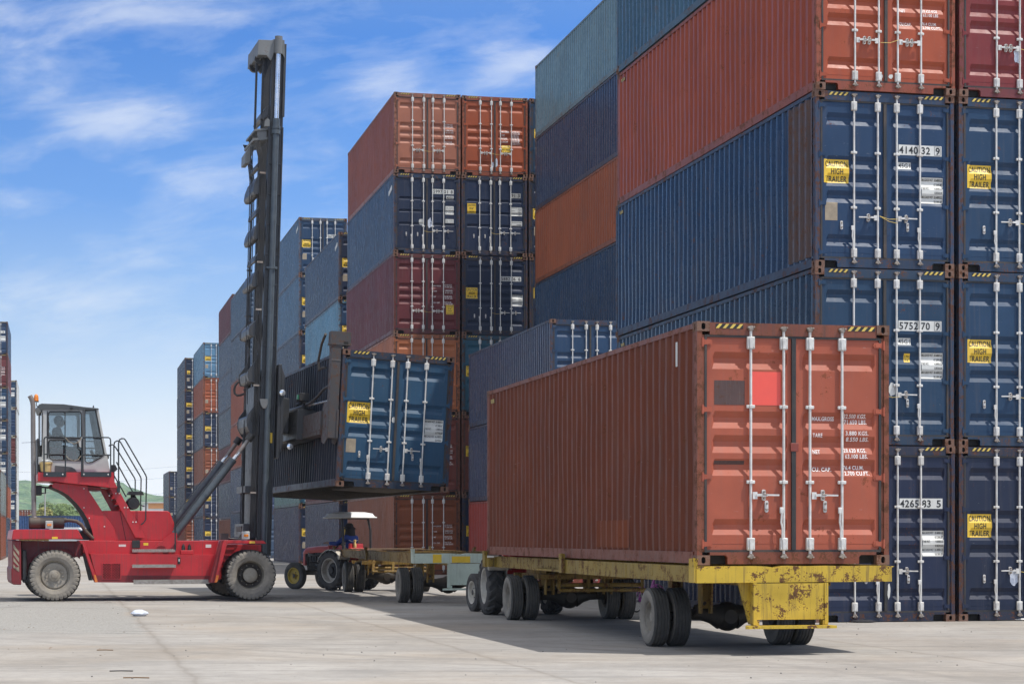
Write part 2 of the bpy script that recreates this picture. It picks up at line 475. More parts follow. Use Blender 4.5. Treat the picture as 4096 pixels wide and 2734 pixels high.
# dark stains and tyre marks, drawn out along the traffic direction
tm = n.noise(n.mapping(v, scale=(.35, 2.6, 1), rot=(0, 0, radians(8))), .8, 7, .62)
c = n.mix(n.ramp(tm, [(.52, 0.), (.66, .45)]), c, (.19, .18, .17))
tm2 = n.noise(n.mapping(v, scale=(.12, 2.2, 1), rot=(0, 0, radians(-7)), loc=(3, 9, 0)), 2.2, 7, .6)
c = n.mix(n.ramp(tm2, [(.55, 0.), (.66, .30)]), c, (.16, .15, .145))
sp = n.n('ShaderNodeTexVoronoi', i_Scale=7.0); n.put(sp.inputs['Vector'], v)
sn = n.noise(v, 2.1, 4, .6)
spm = n.math('MULTIPLY', n.ramp(sp.outputs[0], [(.035, 1.), (.075, 0.)]), n.ramp(sn, [(.54, 0.), (.64, .6)]))
c = n.mix(spm, c, (.07, .06, .05))
brown = n.ramp(n.noise(n.mapping(v, loc=(30, 7, 0)), .25, 6, .65), [(.5, 0.), (.72, .45)])
c = n.mix(brown, c, (.36, .295, .225))
# gravel patch left of the seam between 29 m and 47 m
sx = n.math('ADD', s3.outputs[0], n.math('MULTIPLY', n.math('SUBTRACT', warp, .5), .9))
sy = n.math('ADD', s3.outputs[1], n.math('MULTIPLY', n.math('SUBTRACT', mid, .5), 6.))
gx = n.ramp(n.math('MULTIPLY_ADD', sx, 1.0, 10.), [(0., 0.), (1., 1.)])
def band(val, lo, hi, soft):
    a = n.math('DIVIDE', n.math('SUBTRACT', val, lo), soft, clamp=True)
    b = n.math('DIVIDE', n.math('SUBTRACT', hi, val), soft, clamp=True)
    return n.math('MULTIPLY', a, b)
gmask = n.math('MULTIPLY', band(sx, -30., 1.32, .15), band(sy, 29.5, 46., 1.2))
gv = n.n('ShaderNodeTexVoronoi', i_Scale=22.); n.put(gv.inputs['Vector'], v)
gc = n.mix(1., n.ramp(grain, [(.3, (.245, .235, .215)), (.7, (.50, .485, .455))]), n.ramp(gv.outputs[0], [(.1, 1.06), (.6, .78)]), 'MULTIPLY')
c = n.mix(n.math('MULTIPLY', gmask, .9), c, gc)
# strip of broken surface and mud across the lanes
wy = n.n('ShaderNodeSeparateXYZ', i_0=v)
strip = band(n.math('ADD', wy.outputs[1], n.math('MULTIPLY', n.math('SUBTRACT', mid, .5), 9.)), 42.5, 49.5, 1.6)
c = n.mix(n.math('MULTIPLY', strip, n.ramp(fn, [(.46, 0.), (.60, .75)])), c, (.10, .085, .068))
# faint tyre arcs
for cx_, cy_, rr_, wd_ in ((-9., 17., 13.2, .16), (-9., 17., 13.9, .14), (9., 40., 19.0, .18), (9., 40., 19.8, .15), (-14., 30., 11.5, .15)):
    dx_ = n.math('SUBTRACT', wy.outputs[0], cx_); dy_ = n.math('SUBTRACT', wy.outputs[1], cy_)
    dd_ = n.math('ABSOLUTE', n.math('SUBTRACT', n.math('SQRT', n.math('ADD', n.math('MULTIPLY', dx_, dx_), n.math('MULTIPLY', dy_, dy_))), rr_))
    am_ = n.math('MULTIPLY', n.ramp(n.math('DIVIDE', dd_, wd_), [(.5, .30), (1., 0.)]), n.ramp(mid, [(.42, 0.), (.6, 1.)]))
    c = n.mix(am_, c, (.15, .14, .13))
# seams parallel to the lanes
for xx, wd in ((1.32, .05), (4.9, .035), (-7.5, .04), (10.2, .04), (16., .04), (-16., .04)):
    d = n.math('ABSOLUTE', n.math('SUBTRACT', n.math('ADD', s3.outputs[0], n.math('MULTIPLY', n.math('SUBTRACT', warp, .5), .22)), xx))
    seam = n.ramp(n.math('DIVIDE', d, wd * 4), [(.05, .4), (.2, .16), (.6, 0.)])
    c = n.mix(n.math('MULTIPLY', seam, n.ramp(fn, [(.3, .35), (.6, 1.)])), c, (.13, .105, .08))
n.put(p.inputs['Base Color'], c); p.inputs['Roughness'].default_value = .88; p.inputs['Specular IOR Level'].default_value = .25
hgt = n.math('ADD', n.math('MULTIPLY', fn, .5), n.math('MULTIPLY', grain, n.math('ADD', .25, n.math('MULTIPLY', gmask, 1.6))))
bump(n, p, hgt, .55, .02)
M['ground'] = m

# vegetation
m, n, p = new_mat('forest canopy'); v = coords(n, False)
a = n.noise(v, .05, 8, .68); b_ = n.noise(v, .30, 6, .65)
n.put(p.inputs['Base Color'], n.mix(1., n.ramp(a, [(.38, (.07, .15, .07)), (.62, (.20, .30, .13))]), n.ramp(b_, [(.3, .6), (.7, 1.35)]), 'MULTIPLY'))
p.inputs['Roughness'].default_value = .95; p.inputs['Specular IOR Level'].default_value = .1; bump(n, p, n.math('ADD', a, n.math('MULTIPLY', b_, .5)), 1., 6.); M['forest'] = m
for nm, c0, c1 in (('leaf', (.055, .10, .028), (.13, .19, .045)), ('leafy', (.13, .15, .035), (.27, .25, .06))):
    m, n, p = new_mat(nm + ' foliage'); v = coords(n, False)
    n.put(p.inputs['Base Color'], n.ramp(n.noise(v, .9, 5, .6), [(.3, c0), (.7, c1)])); p.inputs['Roughness'].default_value = .7
    M[nm] = m
M['chalk'] = plain('faint chalk', (.20, .12, .10), .9, 0, .3, 30, bmp=0)
M['bark'] = plain('bark', (.12, .09, .065), .9, 0, .3, 8)
M['wallw'] = plain('white wall', (.62, .61, .58), .8, 0, .08, 2, dirt=.15)
M['wallo'] = plain('orange wall band', (.55, .26, .10), .8, 0, .08, 2)
M['pole'] = plain('concrete pole', (.35, .34, .32), .8, 0, .15, 4)
M['van'] = plain('white van paint', (.62, .63, .64), .3, 0, .05, 3)
M['winglass'] = plain('dark window', (.03, .035, .04), .1, 0, .1, 3, bmp=0)
# ---------------------------------------------------------------- ground, hills
gm = MB()
gm.add([(-900, -60, 0), (900, -60, 0), (900, 2600, 0), (-900, 2600, 0)], [(0, 1, 2, 3)])
ground = struct(gm.build('ground', M['ground']))


def hill_mesh():
    b = MB(); nx, ny = 240, 40
    prof = [(-700, 1905), (100, 1901), (200, 1925), (380, 1948), (483, 1912), (520, 1936), (640, 1966), (800, 1990), (1200, 2010), (2600, 2020), (4800, 1990)]
    def h(pxx):
        for (a, ya), (c, yc) in zip(prof, prof[1:]):
            if a <= pxx <= c:
                t = (pxx - a) / (c - a); t = t * t * (3 - 2 * t); return ya + (yc - ya) * t
        return 2010
    vs = []
    for j in range(ny + 1):
        t = j / ny; Y = 1150 + 800 * t
        for i in range(nx + 1):
            pxx = -700 + 5500 * i / nx
            top = (YH - h(pxx)) / FPX * 1600
            bell = sin(min(t * 1.15, 1) * pi / 2) ** 1.3
            X = (pxx - CX) / FPX * Y
            z = top * bell * (Y / 1600) ** .6
            z += 7 * noise.fractal(Vector((X * .02, Y * .02, 3)), 1.0, 2.2, 5) * bell
            vs.append((X, Y, z - 2))
    fs = [(j * (nx + 1) + i, j * (nx + 1) + i + 1, (j + 1) * (nx + 1) + i + 1, (j + 1) * (nx + 1) + i) for j in range(ny) for i in range(nx)]
    b.smooth = True; b.add(vs, fs); return b


struct(hill_mesh().build('hills', M['forest']))

# ---------------------------------------------------------------- shipping container
CW, CL = 2.438, 12.192
DY = 0.036            # doors sit this far behind the corner castings
RIBS_A = [(2.54, 2.335), (1.836, 1.63), (1.55, 1.336), (1.268, 1.064), (.55, .36)]
RIBS_B = [(2.05, 1.93), (1.60, 1.48), (1.14, 1.02)]
TX = [(.200, 1.140), (1.335, 2.262)]


def door_depth(x, z, ribs, H):
    k = (H - .176) / 2.72
    for a, b in TX:
        if a < x < b:
            fx = min(1, (x - a) / .03, (b - x) / .03)
            for zt, zb in ribs:
                zt, zb = zt * k, zb * k
                if zb < z < zt:
                    s_ = (zt - zb) * .36
                    return .037 * min(fx, 1, (zt - z) / s_, (z - zb) / s_)
    return 0.


def zbreaks(ribs, H):
    k = (H - .176) / 2.72; o = []
    for zt, zb in ribs:
        zt, zb = zt * k, zb * k; s_ = (zt - zb) * .36
        o += [zt, zt - s_, zb + s_, zb]
    return sorted(o)


XB = sorted(sum([[a, a + .03, b - .03, b] for a, b in TX], []))


def pill(cx, cz, hw, hh, n=6):
    pts = []
    r = min(hw, hh)
    for k in range(4 * n):
        t = 2 * pi * k / (4 * n)
        x = cos(t) * r; z = sin(t) * r
        if hh > hw: z += (hh - hw) * (1 if z > 0 else -1)
        if hw > hh: x += (hw - hh) * (1 if x > 0 else -1)
        pts.append((cx + x, cz + z))
    return pts


def m_casting():
    b = MB(); X, Y, Z = .162, .178, .118
    hf = pill(X / 2, Z / 2, .026, .040)
    b.prism([(0, 0), (X, 0), (X, Z), (0, Z)], 0, .022, 'xz', [hf])
    hs = pill(Y / 2, Z / 2, .026, .040)
    b.prism([(.022, 0), (Y, 0), (Y, Z), (.022, Z)], .0, .022, 'yz', [hs])
    b.box(.0225, X, .0225, Y, 0, .02); b.box(.0225, X, .0225, Y, Z - .02, Z)
    b.box(X - .012, X, .0226, Y, .0205, Z - .0205); b.box(.0226, X - .0125, Y - .012, Y, .0205, Z - .0205)
    b.cur = 1; b.box(.06, X - .0126, .06, Y - .0126, .021, Z - .021)
    return b.mesh('corner_casting', [M['casting'], M['dark']])


def m_frame(H):
    b = MB(); W, L = CW, CL
    # front posts (J section) and rear posts
    for sx in (0, 1):
        f = (lambda x0, x1: (x0, x1) if sx == 0 else (W - x1, W - x0))
        b.cur = 2; x0, x1 = f(.004, .066); b.box(x0, x1, .006, .12, .119, H - .119)
        x0, x1 = f(.067, .098); b.box(x0, x1, .022, .065, .157, H - .157); b.cur = 0
        x0, x1 = f(.004, .15); b.box(x0, x1, L - .12, L - .006, .119, H - .119)
        # side rails
        x0, x1 = f(.003, .063); b.box(x0, x1, .179, L - .179, H - .074, H - .012)
        x0, x1 = f(.006, .050); b.box(x0, x1, .179, L - .179, .020, .160)
        x0, x1 = f(.051, .100); b.box(x0, x1, .179, L - .179, .018, .032)
    # door header and sill
    b.box(.163, W - .163, .012, .10, H - .150, H - .010)
    b.box(.163, W - .163, .010, .016, H - .158, H - .1505)
    # sill with two fork notches
    n1 = [(.163, .155), (.163, .118), (.36, .118), (.385, .095), (.385, .012), (W - .385, .012), (W - .385, .095), (W - .36, .118), (W - .163, .118), (W - .163, .155)]
    b.prism(n1, .014, .10, 'xz')
    b.box(.163, W - .163, L - .10, L - .012, H - .11, H - .010); b.box(.163, W - .163, L - .10, L - .012, .012, .15)
    b.cur = 1
    b.box(.164, .384, .101, .12, .013, .117); b.box(W - .384, W - .164, .101, .12, .013, .117)
    return b.mesh('frame', [M['frame'], M['dark'], M['post']])


def m_side(H, seed, amp=.0058):
    b = MB(); L = CL; y0, y1 = .1205, L - .1205
    pts = []; y = y0; pitch = .278; n_ = int((y1 - y0 - .1) / pitch); pitch = (y1 - y0 - .09) / n_
    f = pitch / .278
    pts.append((y0, 0))
    y = y0 + .045
    for i in range(n_):
        pts += [(y + .036 * f, 0), (y + .084 * f, .040), (y + .194 * f, .040), (y + .242 * f, 0)]
        y += pitch
    pts.append((y1, 0))
    nz = 10; zs = [.161 + (H - .0745 - .161) * k / nz for k in range(nz + 1)]
    vs = []
    for z in zs:
        for yy, d in pts:
            wv = noise.noise(Vector((yy * .55 + seed * 17, z * .8, seed))) * amp * 2.2 + noise.noise(Vector((yy * 2.3, z * 1.7, seed * 5))) * amp
            wv *= min(1, (z - .161) / .3, (H - .0745 - z) / .3)
            vs.append((.010 + d + max(wv, -.006), yy + (noise.noise(Vector((yy * 1.1, z * 1.2, seed + 9))) * .016 if 0 < z - .161 < H - .24 else 0), z))
    m_ = len(pts)
    fs = [(j * m_ + i, (j + 1) * m_ + i, (j + 1) * m_ + i + 1, j * m_ + i + 1) for j in range(nz) for i in range(m_ - 1)]
    b.add(vs, fs)
    return b.mesh('side_panel', M['paint'])


def m_plates(H):
    r = MB()
    for i in range(40):
        y = .20 + i * .295
        r.box(.064, CW - .064, y, y + .20, H - .050, H - .022); r.box(.064, CW - .064, y + .2001, y + .295, H - .055, H - .032)
    f = MB(); f.box(.052, CW - .052, .121, CL - .101, .125, .155)
    for i in range(38): f.box(.052, CW - .052, .30 + i * .31, .345 + i * .31, .030, .1245)
    f.box(.55, 1.85, .125, 3.3, .012, .0295)
    e = MB()
    for i in range(8):
        x = .16 + i * .267
        e.box(x, x + .18, CL - .085, CL - .045, .151, H - .111); e.box(x + .1801, x + .2665, CL - .06, CL - .05, .151, H - .111)
    return r.mesh('roof', M['paint']), f.mesh('floor', M['axle']), e.mesh('end_panel', M['paint'])


def m_door(H, ribs, side):
    xa, xb = ((.118, 1.205), (1.222, CW - .118))[side]
    z0, z1 = .168, H - .170
    xs = sorted(set([xa, xb] + [x for x in XB if xa < x < xb])); zs = sorted(set([z0, z1] + zbreaks(ribs, H)))
    b = MB(); vs = []
    for z in zs:
        for x in xs: vs.append((x, DY + door_depth(x, z, ribs, H), z))
    nx = len(xs)
    b.add(vs, [(j * nx + i, j * nx + i + 1, (j + 1) * nx + i + 1, (j + 1) * nx + i) for j in range(len(zs) - 1) for i in range(nx - 1)])
    for q in ((xa, xa, z0, z1), (xb, xb, z0, z1)):
        b.add([(q[0], DY, z0), (q[0], DY + .05, z0), (q[0], DY + .05, z1), (q[0], DY, z1)], [(0, 1, 2, 3)])
    for z in (z0, z1): b.add([(xa, DY, z), (xb, DY, z), (xb, DY + .05, z), (xa, DY + .05, z)], [(0, 1, 2, 3)])
    # thin weld line above and below the panel
    for z in (z0 + .085, z1 - .085): b.box(max(xa, TX[side][0]), min(xb, TX[side][1]), DY - .003, DY - .0005, z, z + .006)
    return b.mesh('door', M['door'])


def m_gasket(H):
    b = MB(); z0, z1 = .157, H - .1585
    b.box(.1005, CW - .1005, .018, .034, z0 - .004, z0 + .024); b.box(.1005, CW - .1005, .018, .034, z1 - .026, z1 + .004)
    b.box(1.192, 1.244, .006, .0355, z0 + .025, z1 - .027)
    b.box(.0985, .128, .016, .0355, z0 + .025, z1 - .027); b.box(CW - .128, CW - .0985, .016, .0355, z0 + .025, z1 - .027)
    b.box(.13, CW - .13, .0356, .09, .1575, .1675)
    return b.mesh('door_gasket', M['gasket'])


RODX = [.672, 1.087, 1.420, 1.830]


def m_rod(H):
    b = MB(); k = H / 2.896
    yc = .004
    b.tube((0, yc, .12), (0, yc, H - .085), .0165, 10)
    for z in (.25, 2.65): 
        z *= k; b.cbox(-.048, .048, -.016, .030, z - .075, z + .075, .008); b.cbox(-.024, .024, -.030, -.0165, z - .07, z + .07, .006)
        for sx in (-1, 1):
            for sz in (-1, 1): b.tube((sx * .036, -.022, z + sz * .05), (sx * .036, -.014, z + sz * .05), .009, 6)
    for z in (.99, 1.89):
        z *= k; b.cbox(-.052, .052, -.006, .030, z - .020, z + .020, .006); b.cbox(-.024, .024, -.024, -.0065, z - .022, z + .022, .006)
    b.cur = 1
    for z, s_ in ((H - .075, 1), (.105, -1)):
        b.cbox(-.030, .030, -.024, .018, z - .022, z + .022, .006); b.cbox(-.046, -.018, -.030, .010, z + s_ * .010 - .012, z + s_ * .010 + .012, .004)
        b.cbox(.018, .046, -.030, .010, z + s_ * .014 - .010, z + s_ * .014 + .010, .004)
        b.tube((0, -.004, z - .03 * s_), (0, -.004, z + .032 * s_), .022, 8)
    return b.mesh('lock_rod', [M['galv'], M['galvdark']])


def m_handle(kind, H):
    """0: horizontal to the right, 1: horizontal to the left, 2: hanging down beside the rod with its catch"""
    b = MB(); k = H / 2.896
    if kind < 2:
        s_ = 1 if kind == 0 else -1; z = .83 * k
        b.bar((s_ * .018, -.016, z), (s_ * .075, -.016, z), .010, .085, (0, 0, 1))
        b.bar((s_ * .06, -.024, z + .006), (s_ * .20, -.030, z + .006), .014, .030)
        b.bar((s_ * .20, -.030, z + .006), (s_ * .345, -.034, z + .004), .012, .020)
        b.prism([(p[0], p[1]) for p in pill(s_ * .165, z + .005, .022, .066)], -.002, .034, 'xz')
        b.cur = 1
        b.tube((s_ * .165, -.040, z + .045), (s_ * .165, 0, z + .045), .013, 8); b.tube((s_ * .165, -.040, z - .03), (s_ * .165, 0, z - .03), .015, 8)
        b.cbox(s_ * .165 - .03, s_ * .165 + .03, -.044, -.032, z + .005, z + .022, .004)
    else:
        z = .655 * k
        b.cbox(-.058, -.012, -.030, -.006, z - .04, z + .035, .006)
        b.path([(-.035, -.026, z - .03), (-.045, -.030, z - .14), (-.028, -.028, z - .22), (-.030, -.026, z - .36)], .0115, 6)
        b.prism([(p[0], p[1]) for p in pill(-.21, .70 * k, .022, .072)], .018, .034, 'xz')
        b.cur = 1
        b.tube((-.21, -.002, .735 * k), (-.21, .02, .735 * k), .012, 8); b.cbox(-.228, -.196, -.006, .016, .655 * k, .675 * k, .004)
    return b.mesh('lock_handle', [M['galv'], M['galvdark']])


def m_hinge():
    b = MB()
    b.tube((.070, .010, -.055), (.070, .010, .055), .014, 8)
    b.prism([(.075, -.048), (.19, -.030), (.20, 0), (.19, .030), (.075, .048)], .020, .0335, 'xz')
    b.prism([(.078, -.034), (.175, -.018), (.175, .018), (.078, .034)], .0135, .0195, 'xz')
    return b.mesh('hinge', M['door'])


def m_stripe(left, H):
    b = MB(); x0, x1 = (.235, .58) if left else (1.905, 2.255)
    z0, z1 = H - .078, H - .026
    b.cur = 0; b.box(x0, x1, .0085, .0115, z0, z1)
    b.cur = 1; n_ = 4; p_ = (x1 - x0) / n_
    for i in range(n_):
        a = x0 + i * p_
        q = [(a, z0), (a + p_ * .45, z0), (min(a + p_ * .45 + .045, x1), z1), (min(a + .045, x1), z1)]
        b.prism(q, .0068, .0084, 'xz')
    return b.mesh('hazard_stripe', [M['ink'], M['stry']])


def m_marker(H):
    """small hazard tag at the back top of the long side"""
    b = MB(); b.box(.004, .0085, CL - .62, CL - .30, H - .24, H - .17)
    b.cur = 1
    for i in range(3): b.prism([(CL - .60 + i * .1, H - .24), (CL - .56 + i * .1, H - .24), (CL - .53 + i * .1, H - .17), (CL - .57 + i * .1, H - .17)], .0025, .0039, 'yz')
    return b.mesh('hazard_tag', [M['ink'], M['stry']])


KIT = {}


def kit(H, ribs_key):
    key = (H, ribs_key)
    if key in KIT: return KIT[key]
    ribs = {'A': RIBS_A, 'B': RIBS_B}[ribs_key]
    k = {'ribs': ribs, 'H': H}
    k['door'] = [m_door(H, ribs, 0), m_door(H, ribs, 1)]
    base_ = KIT.get(('base', H))
    if base_ is None:
        base_ = dict(frame=m_frame(H), side=[m_side(H, s_) for s_ in (1, 2, 3, 4)], plates=m_plates(H), gasket=m_gasket(H), rod=m_rod(H),
                     handle=[m_handle(i, H) for i in range(3)], stripe=[m_stripe(True, H), m_stripe(False, H)], tagm=m_marker(H))
        KIT[('base', H)] = base_
    k.update(base_); KIT[key] = k
    return k


CAST = m_casting(); HINGE = m_hinge()
HND = {'T': (0, 2, 0, 2), 'L': (0, 1, 0, 1), 'M': (2, 1, 0, 2), 'R': (2, 2, 0, 0)}


def container(label, color, loc, rotz, H=2.896, ribs='A', handles='T', level=2, group='stacked shipping containers', seed=None, far_side=False, door_color=None, side_color=None, mtx=None):
    """level 3 everything, 2 door gear, 1 plain far container. Origin: near left bottom corner, doors facing -y"""
    k = kit(H, ribs)
    t = thing('shipping_container', label, 'container', loc, rotz, group)
    if mtx is not None: t.matrix_world = mtx
    rnd = random.Random(seed if seed is not None else hash((round(loc[0], 1), round(loc[1], 1), round(loc[2], 1))) % 9999)
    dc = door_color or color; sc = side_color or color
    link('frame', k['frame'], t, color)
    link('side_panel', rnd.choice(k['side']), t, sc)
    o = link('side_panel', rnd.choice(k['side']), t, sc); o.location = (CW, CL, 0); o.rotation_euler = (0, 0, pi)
    roof, floor, end = k['plates']
    link('roof', roof, t, color); link('floor', floor, t, color); link('end_panel', end, t, color)
    corners = [(0, 0, 0), (0, 0, 1), (1, 0, 0), (1, 0, 1)] + ([(0, 1, 0), (0, 1, 1)] if level >= 2 else [])
    if level >= 3: corners += [(1, 1, 0), (1, 1, 1)]
    for sx, sy, sz in corners:
        c = link('corner_casting', CAST, t)
        c.location = (CW if sx else 0, CL if sy else 0, H if sz else 0)
        c.scale = (-1 if sx else 1, -1 if sy else 1, -1 if sz else 1)
    doors = []
    for i in (0, 1):
        d = link('door', k['door'][i], t, dc); doors.append(d)
        for j in (0, 1):
            r = link('lock_rod', k['rod'], d); r.location = (RODX[2 * i + j], 0, 0)
            if level >= 2:
                h = link('lock_handle', k['handle'][HND[handles][2 * i + j]], d); h.location = (RODX[2 * i + j], 0, 0)
        if level >= 2:
            for z in (.25, 1.05, 1.85, 2.65):
                h = link('hinge', HINGE, d, dc); h.location = (0 if i == 0 else CW, 0, z * H / 2.896)
                if i: h.scale = (-1, 1, 1)
    link('door_gasket', k['gasket'], t)
    if H > 2.7 or level == 3:
        for s_ in (0, 1): link('hazard_stripe', k['stripe'][s_], t)
    if level == 3: link('hazard_tag', k['tagm'], t)
    return t


# ---------------------------------------------------------------- stickers and lettering draped over the ribs
def drape(me, ribs, H, off):
    b = bmesh.new(); b.from_mesh(me)
    for z in zbreaks(ribs, H):
        bmesh.ops.bisect_plane(b, geom=b.verts[:] + b.edges[:] + b.faces[:], plane_co=(0, 0, z), plane_no=(0, 0, 1))
    for x in XB:
        bmesh.ops.bisect_plane(b, geom=b.verts[:] + b.edges[:] + b.faces[:], plane_co=(x, 0, 0), plane_no=(1, 0, 0))
    for v in b.verts:
        v.co.y = DY + door_depth(v.co.x, v.co.z, ribs, H) - off
    b.to_mesh(me); b.free()


def text_mesh(txt, x, z, h, wd=None, align='LEFT', xs=.8, shear=0., bold=.022):
    """text lying in the xz plane facing -y; (x, z) is the baseline start"""
    cu = bpy.data.curves.new('t', 'FONT'); cu.body = txt; cu.size = h / .70; cu.align_x = align; cu.shear = shear
    cu.space_character = 1.08; cu.resolution_u = 3; cu.offset = h * bold
    o = bpy.data.objects.new('t', cu)
    me = bpy.data.meshes.new_from_object(o)
    bpy.data.objects.remove(o); bpy.data.curves.remove(cu)
    if wd:
        xsz = [v.co.x for v in me.vertices]; cur = max(xsz) - min(xsz); sc = wd / cur
    else: sc = xs
    for v in me.vertices:
        v.co = (x + v.co.x * sc, 0, z + v.co.y)
    return me


def join_meshes(name, mes, mat):
    b = MB()
    for me in mes:
        b.add([v.co.copy() for v in me.vertices], [list(p.vertices) for p in me.polygons]); bpy.data.meshes.remove(me)
    me = bpy.data.meshes.new(name); me.from_pydata([tuple(v) for v in b.v], [], b.f); me.materials.append(mat)
    return me


DEC = {}


def decal(parent, k, name, rect, mat, lines=(), ink='ink', key=None):
    """rect (x0, x1, z0, z1) or None; lines: (text, x, z, height, width or None, align)"""
    ck = (k['H'], id(k['ribs']), key) if key else None
    if ck and ck in DEC: pl, tx = DEC[ck]
    else:
        pl = tx = None
        if rect:
            x0, x1, z0, z1 = rect
            pl = bpy.data.meshes.new(name); pl.from_pydata([(x0, 0, z0), (x1, 0, z0), (x1, 0, z1), (x0, 0, z1)], [], [(0, 1, 2, 3)])
            pl.materials.append(M[mat]); drape(pl, k['ribs'], k['H'], .003)
        if lines:
            mes = [text_mesh(l[0], l[1], l[2], l[3], l[4] if len(l) > 4 else None, l[5] if len(l) > 5 else 'LEFT', bold=.028) for l in lines]
            tx = join_meshes('lettering', mes, M[ink]); drape(tx, k['ribs'], k['H'], .0055)
        if ck: DEC[ck] = (pl, tx)
    if pl:
        o = link(name, pl, parent)
        if tx: link('lettering', tx, o)
    else: o = link(name, tx, parent)
    return o


def caution(t, k, x0=.16, x1=.60, z0=1.39, z1=1.775, key=None):
    w_ = x1 - x0; h = z1 - z0; lh = h * .235
    decal(t, k, 'caution_sign', (x0, x1, z0, z1), 'signy',
          [("CAUTION", x0 + w_ * .05, z1 - h * .30, lh, w_ * .9), ("HIGH", x0 + w_ * .27, z1 - h * .63, lh, w_ * .48), ("TRAILER", x0 + w_ * .07, z1 - h * .945, lh, w_ * .86)],
          key=('caution', x0, z0, x1))


def caution_small(t, k, x0, z0, lines, w_=.28, h=.34):
    n_ = len(lines); lh = h / n_ * .52
    decal(t, k, 'caution_sign', (x0, x0 + w_, z0, z0 + h), 'signy',
          [(s_, x0 + w_ * (1 - min(.86, .13 * len(s_))) / 2, z0 + h - (i + .80) * h / n_, lh, w_ * min(.86, .13 * len(s_))) for i, s_ in enumerate(lines)],
          key=('csm', x0, z0, tuple(lines)))


def number(t, k, a, b, c, x=1.465, z=1.89, h=.17, boxed=True):
    L = [(a, x + .01, z + h * .16, h * .68, .33), (b, x + .395, z + h * .16, h * .68, .155)]
    if c: L.append((c, x + .65, z + h * .16, h * .68, .075))
    decal(t, k, 'number_plate', (x, x + .76, z, z + h), 'white', L)
    if c and boxed:
        bb = MB(); X0, X1, Z0, Z1 = x + .63, x + .74, z + .012, z + h - .012
        for r in ((X0, X1, Z0, Z0 + .006), (X0, X1, Z1 - .006, Z1), (X0, X0 + .006, Z0, Z1), (X1 - .006, X1, Z0, Z1)):
            bb.add([(r[0], 0, r[2]), (r[1], 0, r[2]), (r[1], 0, r[3]), (r[0], 0, r[3])], [(0, 1, 2, 3)])
        me = bb.mesh('check_digit_box', M['ink']); drape(me, k['ribs'], k['H'], .0055); link('check_digit_box', me, t)


def g45(t, k, x=1.465, z=1.66):
    decal(t, k, 'size_code_plate', (x, x + .225, z, z + .115), 'white', [("45G1", x + .012, z + .022, .075, .2)], key=('45', x, z))


def weights(t, k, x=1.875, z0=1.11, z1=1.535, tare=("4.000KGS", "8.820LBS"), cargo=("26.480KGS", "58.380LBS"), wd=.375):
    s_ = (z1 - z0) / 6; L = []
    rows = [("MAX.GROSS WGT.", "30.480KGS"), (None, "67.200LBS"), ("TARE WGT.", tare[0]), (None, tare[1]), ("MAX.CARGO WGT.", cargo[0]), (None, cargo[1])]
    for i, (a, b) in enumerate(rows):
        zz = z1 - (i + .80) * s_
        if a: L.append((a, x + .006, zz, s_ * .55, wd * (.54 if len(a) > 10 else .34)))
        L.append((b, x + wd * .60, zz, s_ * .55, wd * .38))
    decal(t, k, 'weight_plate', (x, x + wd, z0, z1), 'white', L, key=('wt', x, z0, tare[0], wd))


def stencil(t, k, rows, xl=1.465, xr=1.865, h=.048, left=True, key=None):
    """rows: (word, z, value 1, z1, value 2, z2)"""
    L = []
    for wd_, z, v1, z1, v2, z2 in rows:
        if left and wd_: L.append((wd_, xl, z, h, .031 * len(wd_)))
        if v1: L.append((v1, xr, z1, h, .0265 * len(v1)))
        if v2: L.append((v2, xr + .012, z2, h, .0265 * len(v2)))
    return decal(t, k, 'weight_stencil', None, None, L, ink='whitepaint', key=key)


ROWS = [("MAX.GROSS", 1.735, "32.500 KGS.", 1.768, "71.650 LBS.", 1.70), ("TARE", 1.535, " 3.880 KGS.", 1.564, " 8.550 LBS.", 1.49),
        ("NET", 1.335, "28.620 KGS.", 1.355, "63.100 LBS.", 1.284), ("CU. CAP.", 1.125, "76.4 CU.M.", 1.148, "2.700 CU.FT.", 1.08)]


def flat(t, k, name, rect, mat, key=None): return decal(t, k, name, rect, mat, key=key)


def ragged(t, k, name, x, z, w_, h, mat, seed=1):
    """torn sticker remnant"""
    r = random.Random(seed); n_ = 14; pts = []
    for i in range(n_):
        a = 2 * pi * i / n_; q = .75 + .4 * r.random()
        pts.append((x + cos(a) * w_ / 2 * q, z + sin(a) * h / 2 * q))
    b = MB(); b.prism(pts, 0, .001, 'xz')
    b2 = MB(); fs = tessellate_polygon([[Vector((p[0], p[1], 0)) for p in pts]])
    b2.add([(p[0], 0, p[1]) for p in pts], [tuple(f) for f in fs])
    me = b2.mesh(name, M[mat]); drape(me, k['ribs'], k['H'], .004); return link(name, me, t)


def tie(t, x0, z0, x1, z1, sag=.03):
    b = MB(); b.path([(x0, -.035, z0), ((x0 + x1) / 2, -.05, (z0 + z1) / 2 - sag), (x1, -.035, z1)], .004, 5)
    link('seal_wire', b.mesh('seal_wire', M['stry']), t)


def side_patch(t, i0, n_, z0, z1, mat, proud=.009, name='patched_side_plate'):
    b = MB(); pit = (CL - .241 - .09) / int((CL - .241 - .1) / .278); f_ = pit / .278
    y_ = .1205 + .045 + pit * i0; prof = [(y_ - .02, 0)]
    for i in range(n_):
        prof += [(y_ + .036 * f_, 0), (y_ + .084 * f_, .040), (y_ + .194 * f_, .040), (y_ + .242 * f_, 0)]; y_ += pit
    m_ = len(prof); vs = [(.010 + d - proud, yv, z) for z in (z0, z1) for yv, d in prof]
    b.add(vs, [(i, m_ + i, m_ + i + 1, i + 1) for i in range(m_ - 1)])
    return link(name, b.mesh(name, M[mat]), t)


